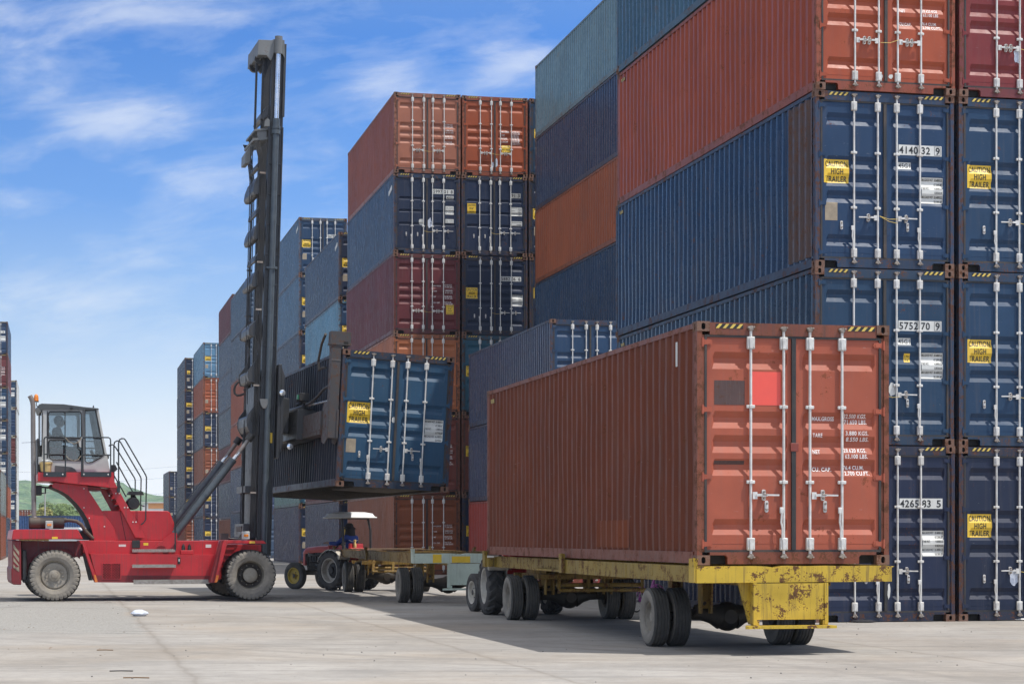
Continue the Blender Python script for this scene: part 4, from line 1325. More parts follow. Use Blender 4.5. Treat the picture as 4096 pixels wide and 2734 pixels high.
side_patch(tc_, 10, 6, .19, .56, 'orangepatch', .010, 'repaint_patch')
# chalk scribbles on the bottom rail
me = text_mesh("NYK  NYK-51", 0, 0, .06, 1.0, shear=.3, bold=0)
for v in me.vertices:
    x, z = v.co.x, v.co.z; v.co = (.0045, 3.2 - x * 1.6, .055 + z)
me.materials.append(M['chalk']); link('chalk_mark', me, tc_)

# ---------------------------------------------------------------- small farm tractor
TT_R = .515


def ag_tyre(R, W, rr):
    b = MB(); h = W / 2
    b.lathe([(rr, -h * .8), (rr + .03, -h), (R - .10, -h), (R - .05, -h * .86), (R - .035, -h * .4), (R - .035, h * .4), (R - .05, h * .86), (R - .10, h), (rr + .03, h), (rr, h * .8)], n=40)
    n_ = 17
    for i in range(n_):
        for s_ in (-1, 1):
            t0 = 2 * pi * (i + (.5 if s_ > 0 else 0)) / n_
            vs = []
            for k_, (yy, dt) in enumerate(((0.015, 0.), (.35, .10), (.75, .20), (1.02, .27))):
                y = s_ * yy * h * 1.0; wd = .055 + .02 * yy
                base = R - .045 - (.05 if yy > 1 else 0); top = R - (.0 if yy < .9 else .035)
                for r in (base, top):
                    for q in (-wd, wd):
                        tt = t0 - dt + q * (.9 if r == top else 1.15) * (.5 / R) * .55 / .5
                        vs.append((r * cos(tt), y, r * sin(tt)))
            fs = []
            for k_ in range(3):
                o = k_ * 4; fs += [(o, o + 4, o + 6, o + 2), (o + 2, o + 6, o + 7, o + 3), (o + 3, o + 7, o + 5, o + 1)]
            fs += [(0, 2, 3, 1), (12, 13, 15, 14)]
            b.add(vs, fs)
    return b.mesh('tyre', M['rubber'])


AG = ag_tyre(TT_R, .29, .315)
FT = tyre_mesh(.355, .17, .21, ribs=3)


def ag_rim(mat):
    b = MB(); b.lathe([(.322, -.125), (.30, -.12), (.29, -.06), (.285, .02), (.20, .03), (.16, -.01), (.10, -.02), (.085, -.06), (.001, -.065)], n=30)
    b.lathe([(.322, .125), (.29, .08), (.10, .05), (.001, .05)], n=20)
    b.cur = 1
    b.lathe([(.205, .022), (.16, -.02), (.105, -.03), (.09, -.075), (.001, -.08)], n=20)
    for i in range(6):
        t = 2 * pi * i / 6; b.tube((.125 * cos(t), -.02, .125 * sin(t)), (.125 * cos(t), -.05, .125 * sin(t)), .012, 6)
    return b.mesh('rim', [mat, M['black']])


AGR = ag_rim(M['rimw'])
b = MB(); b.lathe([(.217, -.075), (.20, -.07), (.19, -.02), (.12, .0), (.07, -.01), (.055, -.05), (.001, -.055)], n=28); b.lathe([(.217, .075), (.19, .03), (.001, .03)], n=20)
b.cur = 1; b.lathe([(.062, -.012), (.05, -.058), (.001, -.062)], n=14)
for i in range(5):
    t = 2 * pi * i / 5; b.tube((.09 * cos(t), -.0, .09 * sin(t)), (.09 * cos(t), -.028, .09 * sin(t)), .011, 6)
FTR_Y = b.mesh('rim', [M['rimy'], M['black']]); FTR_W = FTR_Y.copy(); FTR_W.materials[0] = M['rimw']


def tractor(label, loc, rotz, front_rim):
    """local: +y forward, x right, origin on the ground under the rear axle"""
    t = thing('farm_tractor', label, 'tractor', loc, rotz, 'small farm tractors towing trailers')
    wb = 1.62
    for s_ in (-1, 1):
        wheel(t, AG, AGR, (s_ * .56, 0, TT_R), rot=-pi / 2 if s_ < 0 else pi / 2)
        wheel(t, FT, front_rim, (s_ * .52, wb, .355), rot=(-pi / 2 if s_ < 0 else pi / 2) + .12)
    b = MB()
    b.cbox(-.17, .17, -.25, .85, .42, .72, .03); b.cbox(-.14, .14, .85, 1.62, .46, .70, .02); b.tube((-.50, 0, TT_R), (.50, 0, TT_R), .09, 12)
    b.box(-.42, .42, 1.57, 1.67, .40, .50); b.bar((-.44, 1.62, .36), (-.44, 1.62, .60), .05, .05); b.bar((.44, 1.62, .36), (.44, 1.62, .60), .05, .05)
    b.box(-.5, .5, -.02, .55, .46, .50)
    b.bar((-.15, -.25, .5), (-.15, -.55, .42), .06, .06); b.bar((.15, -.25, .5), (.15, -.55, .42), .06, .06); b.bar((0, -.25, .40), (0, -.62, .38), .12, .04)
    b.bar((-.3, .6, .42), (-.3, 1.5, .40), .04, .06); b.path([(-.20, 1.5, .85), (-.24, 1.45, .6), (-.24, 1.0, .5), (-.26, .5, .42)], .03, 8)
    link('chassis', b.mesh('chassis', M['axle']), t)
    b = MB()
    b.cbox(-.16, .16, .70, 1.58, .70, .98, .02)
    for i in range(6): b.tube((-.165, .85 + i * .11, .75), (-.165, .85 + i * .11, .95), .022, 8)
    b.lathe([(.0, .0), (.17, .0), (.19, .03), (.001, .05)], c=(0, 1.60, .85), n=16); b.path([(-.20, .9, .95), (-.24, 1.1, .88), (-.22, 1.4, .92), (-.15, 1.55, .98)], .022, 6)
    b.tube((-.22, .8, .62), (-.22, 1.1, .62), .06, 10)
    link('engine', b.mesh('engine', M['black']), t)
    b = MB(); n_ = 8
    prof = [(-.20, .98), (-.21, 1.06), (-.17, 1.13), (-.08, 1.155), (.08, 1.155), (.17, 1.13), (.21, 1.06), (.20, .98)]
    ys = [(.62, 1., 0), (1.2, .98, -.015), (1.62, .92, -.05), (1.74, .80, -.10)]
    vs = [(x * sx, y, z * (1) + dz) for y, sx, dz in ys for x, z in prof]
    fs = [(j * 8 + i, (j + 1) * 8 + i, (j + 1) * 8 + i + 1, j * 8 + i + 1) for j in range(3) for i in range(7)] + [tuple(range(24, 32)), tuple(range(0, 8))[::-1]]
    b.add(vs, fs)
    b.add([(-.16, 1.74, .90), (.16, 1.74, .90), (.15, 1.78, .62), (-.15, 1.78, .62), (-.16, 1.66, .90), (.16, 1.66, .90), (.16, 1.66, .62), (-.16, 1.66, .62)], [(0, 1, 2, 3), (4, 7, 6, 5), (0, 4, 5, 1), (0, 3, 7, 4), (1, 5, 6, 2), (2, 6, 7, 3)])
    b.cbox(-.215, .215, .56, .66, .62, 1.16, .02)
    h = link('hood', b.mesh('hood', M['tred']), t)
    b = MB(); b.cbox(-.13, .13, 1.772, 1.79, .66, .88, .004)
    for s_ in (-1, 1): b.tube((s_ * .11, 1.74, .95), (s_ * .11, 1.775, .945), .04, 12)
    link('headlight', b.mesh('headlight', M['lamp']), h)
    for s_ in (-1, 1):
        b = MB(); pts = [(.44 * cos(a_) * 1.25, .50 + .56 * sin(a_)) for a_ in [radians(q) for q in range(25, 160, 15)]]
        x0, x1 = (s_ * .36, s_ * .68)
        for (ya, za), (yb, zb) in zip(pts, pts[1:]):
            b.add([(x0, ya, za), (x1, ya, za), (x1, yb, zb), (x0, yb, zb), (x0, ya, za - .02), (x1, ya, za - .02), (x1, yb, zb - .02), (x0, yb, zb - .02)],
                  [(0, 1, 2, 3), (7, 6, 5, 4), (0, 3, 7, 4), (1, 5, 6, 2)])
        b.prism([(y, z) for y, z in pts] + [(-.3, .62), (.3, .62)], x0 - .01, x0 + .01, 'yz')
        b.cbox(x0 - .03 if s_ > 0 else x1 - .02, x1 + .02 if s_ > 0 else x0 + .03, -.42, -.36, .80, .92, .01)
        link('fender', b.mesh('fender', M['rimw'] if s_ < 0 else M['tred']), t)
    b = MB(); b.cbox(-.30, .30, -.40, -.26, .86, 1.10, .03); b.cbox(-.26, .26, -.26, .15, .80, .90, .04); b.cbox(-.24, .24, -.30, -.22, .9, 1.22, .03)
    link('seat', b.mesh('seat', M['tred']), t)
    b = MB(); b.path([(0, .62, 1.05), (0, .45, 1.17)], .02, 8); b.lathe([(.175, -.012), (.19, 0), (.175, .012), (.163, 0)], c=(0, .44, 1.18), ax='z', n=24, closed=True)
    b.bar((-.17, .44, 1.18), (.17, .44, 1.18), .02, .012)
    link('steering_wheel', b.mesh('steering_wheel', M['black']), t)
    b = MB()
    b.path([(-.46, -.30, .78), (-.46, -.30, 1.55), (-.44, -.22, 1.87)], .032, 8); b.path([(.46, -.30, .78), (.46, -.30, 1.55), (.44, -.22, 1.87)], .032, 8)
    b.bar((-.46, -.22, 1.86), (.46, -.22, 1.86), .05, .04); b.bar((-.30, -.4, 1.865), (-.30, .5, 1.865), .04, .03); b.bar((.30, -.4, 1.865), (.30, .5, 1.865), .04, .03)
    link('roll_bar', b.mesh('roll_bar', M['black']), t)
    b = MB()
    o0 = [(-.60, -.68), (.60, -.68), (.66, -.45), (.64, .75), (.52, 1.0), (-.52, 1.0), (-.64, .75), (-.66, -.45)]
    rings = [(1.0, 1.955), (1.03, 1.965), (1.02, 1.985), (.94, 2.0), (.86, 2.075), (.55, 2.115), (.2, 2.12)]
    vs = [(x * s_ * .72, .02 + (y - .16) * s_ * .72, z - .085) for s_, z in rings for x, y in o0]
    fs = [(j * 8 + i, j * 8 + (i + 1) % 8, (j + 1) * 8 + (i + 1) % 8, (j + 1) * 8 + i) for j in range(len(rings) - 1) for i in range(8)] + [tuple(range(48, 56)), tuple(range(0, 8))[::-1]]
    b.add(vs, fs)
    c_ = link('canopy', b.mesh('canopy', M['canopy']), t)
    bv = c_.modifiers.new('bevel', 'BEVEL'); bv.width = .012; bv.segments = 2; bv.limit_method = 'ANGLE'
    return t


TR_H = radians(44)
R1 = P2(1398, 53.6)
t1 = tractor('red tractor with yellow front rims and white canopy, driver in blue seated', R1, TR_H, FTR_Y)
t2 = tractor('tractor with white rims mostly hidden behind the loaded container', Vector((.17, 36.95, 0)), A_ROT, FTR_W)

# ---------------------------------------------------------------- people


def skin_body(name, joints, edges, mat, parent=None, sub=2):
    me = bpy.data.meshes.new(name); me.from_pydata([j[0] for j in joints], edges, [])
    me.materials.append(mat)
    o = bpy.data.objects.new(name, me); COL.objects.link(o)
    if parent: o.parent = parent
    sk = o.modifiers.new('skin', 'SKIN'); sk.use_smooth_shade = True
    for i, j in enumerate(joints):
        r = j[1]; sv = me.skin_vertices[0].data[i]; sv.radius = r if isinstance(r, tuple) else (r, r); sv.use_root = (i == 0)
    s_ = o.modifiers.new('sub', 'SUBSURF'); s_.levels = sub; s_.render_levels = sub
    return o


def head_mesh(c, fwd, r=.105):
    """head with nose, brow, chin, ears; fwd is the unit facing direction"""
    b = MB(); n, m_ = 20, 14; f = Vector(fwd).normalized(); rt = f.cross(Vector((0, 0, 1))).normalized(); vs = []
    for i in range(m_ + 1):
        ph = pi * i / m_; z = cos(ph) * r * 1.22
        for k_ in range(n):
            a_ = 2 * pi * k_ / n; x = sin(ph) * sin(a_) * r * .80; y = sin(ph) * cos(a_) * r * .98
            if z < -.02: x *= 1 + z * 2.6; y = y * (1 + z * 1.5) + (.012 if y > 0 else .0)
            if abs(a_) < .2 or a_ > 2 * pi - .2:
                if -.045 < z < .02: y += .022 * (1 - abs(z + .02) / .04 * .6)
            if y > 0 and .0 < z < .03 and .2 < abs(sin(a_)) < .6: y -= .010
            vs.append(tuple(Vector(c) + rt * x + f * y + Vector((0, 0, z))))
    fs = [(i * n + k_, (i + 1) * n + k_, (i + 1) * n + (k_ + 1) % n, i * n + (k_ + 1) % n) for i in range(m_) for k_ in range(n)]
    b.smooth = True; b.add(vs, fs)
    for s_ in (-1, 1): b.sphere(tuple(Vector(c) + rt * s_ * r * .80), .022, 8, 6, (.5, 1, 1.5))
    return b


def seated_person(label, loc, rotz, jacket, trousers, hat, left_reach):
    """local +y is forward; seat surface at z 0"""
    body = None
    J = [((0, 0, .08), (.15, .12)), ((0, -.02, .25), (.135, .10)), ((0, -.03, .42), (.165, .105)), ((0, -.01, .52), (.12, .085)), ((0, .01, .58), .055), ((0, .02, .63), .05)]
    E = [(0, 1), (1, 2), (2, 3), (3, 4), (4, 5)]
    def limb(start, pts):
        k_ = start
        for p_, r in pts: J.append((p_, r)); E.append((k_, len(J) - 1)); k_ = len(J) - 1
        return k_
    for s_ in (-1, 1):
        limb(0, [((s_ * .10, .05, .06), .095), ((s_ * .17, .40, .10), .068), ((s_ * .17, .50, -.02), .058), ((s_ * .17, .47, -.38), .042), ((s_ * .17, .60, -.42), .04)])
    hl = [((-.20, -.02, .50), .062), ((-.31, .14, .34), .048), ((-.36 if left_reach else -.20, .42, .36), .034), ((-.38 if left_reach else -.17, .52, .37), (.034, .018))]
    e1 = limb(3, hl); hand1 = hl[-1][0]
    hr = [((.20, -.02, .50), .062), ((.28, .12, .30), .048), ((.16, .38, .34), .034), ((.13, .46, .36), (.034, .018))]
    e2 = limb(3, hr)
    for e_, hp, s_ in ((e1, hl[-1][0], -1), (e2, hr[-1][0], 1)):
        for q, ln in ((-.024, .062), (-.008, .072), (.008, .068), (.023, .052)):
            k_ = limb(e_, [((hp[0] + q, hp[1] + .035, hp[2] + .004), .0095), ((hp[0] + q * 1.1, hp[1] + ln * .75 + .01, hp[2] - .008), .0085), ((hp[0] + q * 1.1, hp[1] + ln + .01, hp[2] - .026), .0075)])
        limb(e_, [((hp[0] - s_ * .035, hp[1] + .0, hp[2] + .004), .010), ((hp[0] - s_ * .05, hp[1] + .03, hp[2] - .004), .0085)])
    tmp = skin_body('tmp_body', J, E, M['skin'])
    dg = bpy.context.evaluated_depsgraph_get(); ev = bpy.data.meshes.new_from_object(tmp.evaluated_get(dg))
    b = MB(); b.smooth = True
    b.add([v.co.copy() for v in ev.vertices], [list(p_.vertices) for p_ in ev.polygons])
    hb = head_mesh((0, .04, .72), (0, 1, -.1)); b.add(hb.v, hb.f)
    bpy.data.objects.remove(tmp)
    body = b.build('person', M['skin'])
    body.location = loc; body.rotation_euler = (0, 0, rotz)
    tag(body, label, 'person')
    JJ = [J[0], J[1], J[2], J[3]]; JE = [(0, 1), (1, 2), (2, 3)]
    def grow(r, g):
        return (r[0] + g, r[1] + g) if isinstance(r, tuple) else r + g
    JJ = [(p_, grow(r, .016)) for p_, r in JJ] + [((0, .008, .565), .066)]; JE.append((3, 4))
    for arm in (hl, hr):
        k_ = 3
        for p_, r in arm[:3]:
            JJ.append((p_, grow(r, .014))); JE.append((k_, len(JJ) - 1)); k_ = len(JJ) - 1
    skin_body('jacket', JJ, JE, jacket, body)
    TJ = [((0, -.01, .07), (.165, .135))]; TE = []
    for s_ in (-1, 1):
        k_ = 0
        for p_, r in [((s_ * .10, .05, .06), .108), ((s_ * .17, .40, .10), .080), ((s_ * .17, .50, -.02), .070), ((s_ * .17, .47, -.34), .056)]:
            TJ.append((p_, r)); TE.append((k_, len(TJ) - 1)); k_ = len(TJ) - 1
    skin_body('trousers', TJ, TE, trousers, body)
    b = MB(); b.smooth = True
    for s_ in (-1, 1): b.sphere((s_ * .17, .55, -.42), .06, 10, 8, (.8, 1.9, .7))
    link('shoes', b.mesh('shoes', M['black']), body)
    if hat:
        b = MB(); b.lathe([(.001, .15), (.06, .145), (.10, .11), (.118, .06), (.122, .03), (.19, .0), (.20, -.008), (.12, .015)], c=(0, .03, .735), ax='z', n=24)
        link('hat', b.mesh('hat', M['cloth']), body)
        b = MB(); b.lathe([(.13, .05), (.128, -.06), (.14, -.14), (.15, -.17), (.135, -.16), (.115, -.06), (.118, .05)], c=(0, -.005, .72), ax='z', n=20, a0=radians(150), a1=radians(390))
        link('neck_flap', b.mesh('neck_flap', M['cloth']), body)
    else:
        b = MB(); b.smooth = True; b.sphere((0, .018, .745), .108, 18, 12, (.90, 1.02, 1.08)); link('hair', b.mesh('hair', M['cloth']), body)
    return body


Rm = Matrix.Rotation(TR_H, 4, 'Z')
d1 = seated_person('driver in blue jacket and dark wide hat on the red tractor', R1 + Rm @ Vector((0, -.02, .86)), TR_H, M['blue'], M['jean'], True, True)
b = MB(); b.path([(-.15, -.140, .44), (-.05, -.147, .40), (.05, -.147, .40), (.15, -.140, .44)], .009, 6); link('reflective_strip', b.mesh('reflective_strip', M['galv']), d1)
# bottle standing on the tractor
b = MB(); b.lathe([(.001, 0), (.038, 0), (.040, .02), (.040, .09), (.030, .12), (.030, .17), (.038, .20), (.030, .21), (.001, .21)], ax='z', n=16)
bo = b.build('plastic_bottle', M['bucket']); bo.location = R1 + Rm @ Vector((-.10, -.34, 1.10)); tag(bo, 'small yellow and white plastic bottle standing behind the tractor seat', 'bottle')

# ---------------------------------------------------------------- bicycle behind the trailer wheels
bk = thing('bicycle', 'purple child bicycle parked by the blue container, behind trailer wheels', 'bicycle', (2.30, 37.9, 0), radians(57))
R_ = .235; wbk = .80
for x, nm in ((0, 0), (wbk, 1)):
    o = bpy.data.objects.new('wheel', None); COL.objects.link(o); o.parent = bk; o.location = (x, 0, R_)
    b = MB(); b.lathe([(R_, 0), (R_ - .012, .017), (R_ - .026, 0), (R_ - .012, -.017)], n=32, closed=True); link('tyre', b.mesh('tyre', M['rubber']), o)
    b = MB(); b.lathe([(R_ - .026, .009), (R_ - .034, 0), (R_ - .026, -.009)], n=32, closed=True); b.tube((0, -.035, 0), (0, .035, 0), .018, 8)
    for i in range(18):
        t = 2 * pi * i / 18; b.tube((.015 * cos(t), .02 * (-1) ** i, .015 * sin(t)), ((R_ - .03) * cos(t), 0, (R_ - .03) * sin(t)), .0014, 4)
    link('rim', b.mesh('rim', M['galv']), o)
    b = MB(); b.lathe([(R_ + .03, -.028), (R_ + .042, 0), (R_ + .03, .028), (R_ + .026, 0)], c=(x, 0, R_), n=18, a0=radians(35 if nm else 20), a1=radians(165), closed=True); link('mudguard', b.mesh('mudguard', M['purple']), bk)
b = MB(); bb_ = (.33, 0, .22); seat = (.24, 0, .56); hd = (.66, 0, .58); hd2 = (.68, 0, .50)
b.path([seat, bb_], .017, 8); b.path([hd, (.5, 0, .36), bb_], .017, 8); b.path([hd2, (.5, 0, .33), (.36, 0, .24)], .014, 8); b.path([bb_, (.0, .045, R_)], .010, 6); b.path([bb_, (.0, -.045, R_)], .010, 6)
b.path([seat, (.0, .045, R_)], .009, 6); b.path([seat, (.0, -.045, R_)], .009, 6); b.path([(.65, 0, .66), (.68, 0, .50), (.72, .045, .44), (wbk, .045, R_)], .012, 6); b.path([(.68, 0, .50), (.72, -.045, .44), (wbk, -.045, R_)], .012, 6)
link('frame', b.mesh('frame', M['purple']), bk)
b = MB(); b.lathe([(.06, -.01), (.075, 0), (.06, .01)], c=(bb_[0], -.05, bb_[2]), n=20); b.bar((.33, -.065, .22), (.43, -.065, .14), .016, .012); b.cbox(.40, .48, -.14, -.07, .125, .15, .006)
b.bar((.33, .065, .22), (.23, .065, .30), .016, .012); b.cbox(.18, .26, .07, .14, .29, .315, .006); link('crank', b.mesh('crank', M['black']), bk)
b = MB(); b.prism([(.0, .20), (.35, .17), (.38, .24), (.34, .29), (.0, .27)], -.058, -.050, 'xz'); link('chain_guard', b.mesh('chain_guard', M['purple']), bk)
b = MB(); b.path([(.60, -.24, .78), (.66, -.2, .76), (.65, -.05, .68), (.65, .05, .68), (.66, .2, .76), (.60, .24, .78)], .011, 8); link('handlebar', b.mesh('handlebar', M['galv']), bk)
b = MB(); b.add([(.10, -.07, .60), (.10, .07, .60), (.36, .015, .60), (.36, -.015, .60), (.10, -.07, .64), (.10, .07, .64), (.36, .015, .63), (.36, -.015, .63)], [(0, 3, 2, 1), (4, 5, 6, 7), (0, 1, 5, 4), (1, 2, 6, 5), (2, 3, 7, 6), (3, 0, 4, 7)]); b.path([(.22, 0, .60), seat], .014, 6); link('saddle', b.mesh('saddle', M['black']), bk)
b = MB()
for i in range(6):
    s_ = 1 - i * .05
    b.path([(.74 - 0, -.13 * s_, .74 - i * .03), (.95, -.13 * s_, .74 - i * .03), (.95, .13 * s_, .74 - i * .03), (.74, .13 * s_, .74 - i * .03), (.74, -.13 * s_, .74 - i * .03)], .004, 4)
for i in range(12): b.tube((.74 + .019 * i, -.13, .74), (.74 + .018 * i, -.10, .59), .003, 4); b.tube((.74 + .019 * i, .13, .74), (.74 + .018 * i, .10, .59), .003, 4)
b.box(.74, .95, -.10, .10, .585, .592); link('basket', b.mesh('basket', M['black']), bk)
b = MB(); b.path([(.02, .06, R_), (.04, .16, .0)], .007, 6); b.path([(.04, .10, .004), (.04, .2, .004)], .006, 6); link('kickstand', b.mesh('kickstand', M['black']), bk)
# ---------------------------------------------------------------- empty container handler
HYAW = radians(16)
FX, FY = cos(HYAW), sin(HYAW)                      # forward
LX, LY = -sin(HYAW), cos(HYAW)                     # away from the camera
NEARW = gnd(1005, 2401)                            # contact point of the near front tyre's outer face
HO = Vector((NEARW.x + 2.0 * LX, NEARW.y + 2.0 * LY, 0))


def HP(x, y, w_):
    """pixel -> (forward, up) in the handler's own axes, on its plane w_ metres left of the centre line"""
    r = (x - CX) / FPX
    xl = (r * (HO.y + w_ * LY) - HO.x - w_ * LX) / (FX - r * FY)
    Z = HO.y + xl * FY + w_ * LY
    return xl, CAM_H + (YH - y) / FPX * Z


def A1(pts, w_):      # pixels measured in the first enlargement of the machine
    return [HP(x * .6376, 1500 + y * .6376, w_) for x, y in pts]


hd_ = thing('container_handler', 'red container handler with tall black mast lifting a blue container', 'container handler', HO, HYAW)


def hb(name, b, mat, parent=None, bevel=0, color=None):
    o = link(name, b.mesh(name, mat if isinstance(mat, list) else M[mat]), parent or hd_)
    if bevel:
        m_ = o.modifiers.new('bevel', 'BEVEL'); m_.width = bevel; m_.segments = 2; m_.limit_method = 'ANGLE'
    return o


# wheels
HT = tyre_mesh(.555, .36, .315, lugs=34, depth=.030, mat='rubberw')
b = MB()
b.lathe([(.322, -.14), (.330, -.125), (.312, -.115), (.306, -.07), (.285, -.055), (.270, -.085), (.245, -.088), (.205, -.075), (.125, -.072), (.120, -.10), (.105, -.105), (.07, -.11), (.062, -.15), (.04, -.155), (.001, -.158)], n=36)
b.lathe([(.322, .14), (.30, .1), (.001, .08)], n=24)
for i in range(13):
    t = 2 * pi * i / 13; b.cone((.178 * cos(t), -.07, .178 * sin(t)), (.178 * cos(t), -.108, .178 * sin(t)), .019, .015, 8)
RIM_R = b.mesh('rim', M['rim'])
b = MB()
b.lathe([(.322, -.14), (.332, -.13), (.312, -.12), (.300, -.10), (.292, .0), (.275, .06)], n=36)
b.cur = 1; b.lathe([(.275, .06), (.24, .07), (.17, .05), (.165, -.02)], n=36)
b.cur = 0; b.lathe([(.165, -.02), (.155, -.06), (.13, -.075), (.06, -.085), (.001, -.086)], n=30)
for i in range(10):
    t = 2 * pi * i / 10; b.cone((.215 * cos(t), .06, .215 * sin(t)), (.215 * cos(t), .02, .215 * sin(t)), .014, .012, 6)
RIM_F = b.mesh('rim', [M['rim'], M['axle']])
xr, _ = HP(219, 2397, -1.30)
for (x, y, rim, fl) in ((0, -1.82, RIM_F, 0), (0, -1.38, RIM_F, 0), (0, 1.38, RIM_F, 1), (0, 1.82, RIM_F, 1), (xr, -1.12, RIM_R, 0), (xr, 1.12, RIM_R, 1)):
    wheel(hd_, HT, rim, (x, y, .555), flip=bool(fl))
b = MB(); b.tube((0, -1.6, .555), (0, 1.6, .555), .16, 18); b.cbox(-.3, .3, -.4, .4, .35, .85, .05); b.cbox(-.15, .15, -1.2, -.4, .42, .70, .03); b.cbox(-.15, .15, .4, 1.2, .42, .70, .03)
b.box(xr - .12, xr + .12, -.95, .95, .45, .66); b.box(xr - .55, xr + .45, -.28, .28, .5, .9)
hb('axle', b, 'axle')

# chassis
b = MB()
b.prism(A1([(520, 1035), (1385, 1037), (1385, 1128), (1355, 1290), (620, 1290), (560, 1120), (520, 1110)], -.95), -.95, .95)
b.prism(A1([(1380, 1060), (1640, 1060), (1640, 1110), (1560, 1200), (1360, 1290)], -.9), -.9, .9)
b.prism(A1([(135, 1040), (525, 1040), (560, 1130), (135, 1180)], -.62), -.62, .62)
hb('chassis', b, 'red', bevel=.012)
b = MB(); b.prism(A1([(565, 1118), (1356, 1125), (1352, 1150), (1312, 1303), (612, 1296), (585, 1200)], -1.34), -1.34, -.952)
tk = hb('side_tank', b, 'red', bevel=.015)
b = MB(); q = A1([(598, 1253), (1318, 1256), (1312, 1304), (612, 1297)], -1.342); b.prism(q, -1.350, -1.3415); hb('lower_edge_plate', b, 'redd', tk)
# grille
b = MB(); (x0, z1), (x1, z0) = A1([(643, 1178), (757, 1276)], -1.345)
b.box(x0 - .012, x1 + .012, -1.352, -1.3405, z0 - .012, z1 + .012); b.cur = 1; b.box(x0 + .01, x1 - .01, -1.356, -1.3521, z0 + .01, z1 - .01); b.cur = 0
nr = 12
for i in range(nr + 1):
    z = z0 + .01 + (z1 - z0 - .02) * i / nr; b.box(x0 + .01, x1 - .01, -1.364, -1.3561, z - .003, z + .003)
    if i < nr:
        for j in range(6):
            x = x0 + .02 + (x1 - x0 - .04) * (j + (.5 if i % 2 else 0)) / 6; b.box(x, x + .012, -1.363, -1.3561, z + .0031, z + (z1 - z0 - .02) / nr - .0031)
b.box((x0 + x1) / 2 - .004, (x0 + x1) / 2 + .01, -1.3645, -1.3562, z0 + .01, z1 - .01)
hb('grille', b, [M['red'], M['dark']], tk)
b = MB(); (x0, z1), (x1, z0) = A1([(1114, 1140), (1132, 1182)], -1.345); b.cbox(x0, x1, -1.352, -1.3405, z0, z1, .004); b.cur = 1; b.cbox(x0 + .02, x1 - .02, -1.362, -1.3521, z0 + .05, z1 - .04, .003); hb('fuel_gauge', b, [M['black'], M['galv']], tk)

b = MB(); b.prism(A1([(470, 1028), (490, 985), (560, 960), (590, 1034)], -.5), -.5, .5); hb('engine_bay', b, 'black')
for q4, mt in (([(900, 1050), (930, 1050), (930, 1066), (900, 1066)], 'signy'), ([(1290, 1060), (1325, 1060), (1325, 1080), (1290, 1080)], 'white'), ([(745, 1060), (790, 1060), (790, 1074), (745, 1074)], 'white')):
    b = MB(); b.prism(A1(q4, -.952), -.9535, -.9505); hb('warning_label', b, mt)
# steps
for (xa, ya, xb, yb, w0, w1) in ((830, 1092, 1100, 1108, -1.20, -.98), (830, 1188, 1104, 1205, -1.52, -1.36), (838, 1284, 1315, 1306, -1.62, -1.36)):
    (x0, z1), (x1, z0) = A1([(xa, ya), (xb, yb)], w0)
    b = MB(); b.box(x0, x1, w0, w0 + .02, z0, z1); b.box(x0, x1, w0 + .021, w1, z1 - .02, z1 - .006)
    k_ = int((x1 - x0) / .045)
    for i in range(k_):
        b.cone((x0 + .02 + i * .045, w0 + .01, z1), (x0 + .02 + i * .045, w0 + .01, z1 + .012), .012, .006, 5)
        for j in range(3): b.cone((x0 + .03 + i * .045, w0 + .06 + j * .06, z1 - .006), (x0 + .03 + i * .045, w0 + .06 + j * .06, z1 + .008), .012, .006, 5)
    hb('step', b, 'alu')

# rear counterweight and cover
P_ = A1([(72, 1030), (82, 972), (92, 966), (488, 966), (522, 1027)], -1.27)
b = MB(); b.prism(P_, -1.27, 1.27)
cw = hb('counterweight', b, 'red', bevel=.03)
b = MB(); (x0, z1), (x1, z0) = A1([(326, 1012), (362, 1026)], -1.28); b.box(x0, x1, -1.278, -1.2715, z0, z1); hb('reflector', b, 'signy', cw)
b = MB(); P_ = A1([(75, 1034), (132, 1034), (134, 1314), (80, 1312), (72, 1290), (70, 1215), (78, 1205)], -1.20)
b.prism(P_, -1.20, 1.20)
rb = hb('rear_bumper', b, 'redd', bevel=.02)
b = MB()
(xa, za), (xb, zb) = A1([(84, 1040), (120, 1200)], -1.204)
hh = za - zb
for i in range(4):
    z = za - .06 - i * hh * .26
    q = [(xa, z), (xb, z - .17), (xb, max(z - .25, zb)), (xa, z - .085)]
    b.prism(q, -1.206, -1.2015)
hb('hazard_stripes', b, 'paper', rb)
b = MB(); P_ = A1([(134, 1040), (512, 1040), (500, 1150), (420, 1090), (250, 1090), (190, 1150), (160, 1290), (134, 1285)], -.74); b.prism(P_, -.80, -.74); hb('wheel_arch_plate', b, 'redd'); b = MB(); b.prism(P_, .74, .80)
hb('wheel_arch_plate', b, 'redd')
b = MB(); (x0, z1), (x1, z0) = A1([(136, 1095), (165, 1285)], -1.0); b.cbox(x0, x1, -1.15, -.81, z0, z1, .02); b.cbox(x0 + .02, x1 + .05, -1.1, -.81, z0 - .05, z0 + .1, .02)
hb('battery_box', b, 'black')

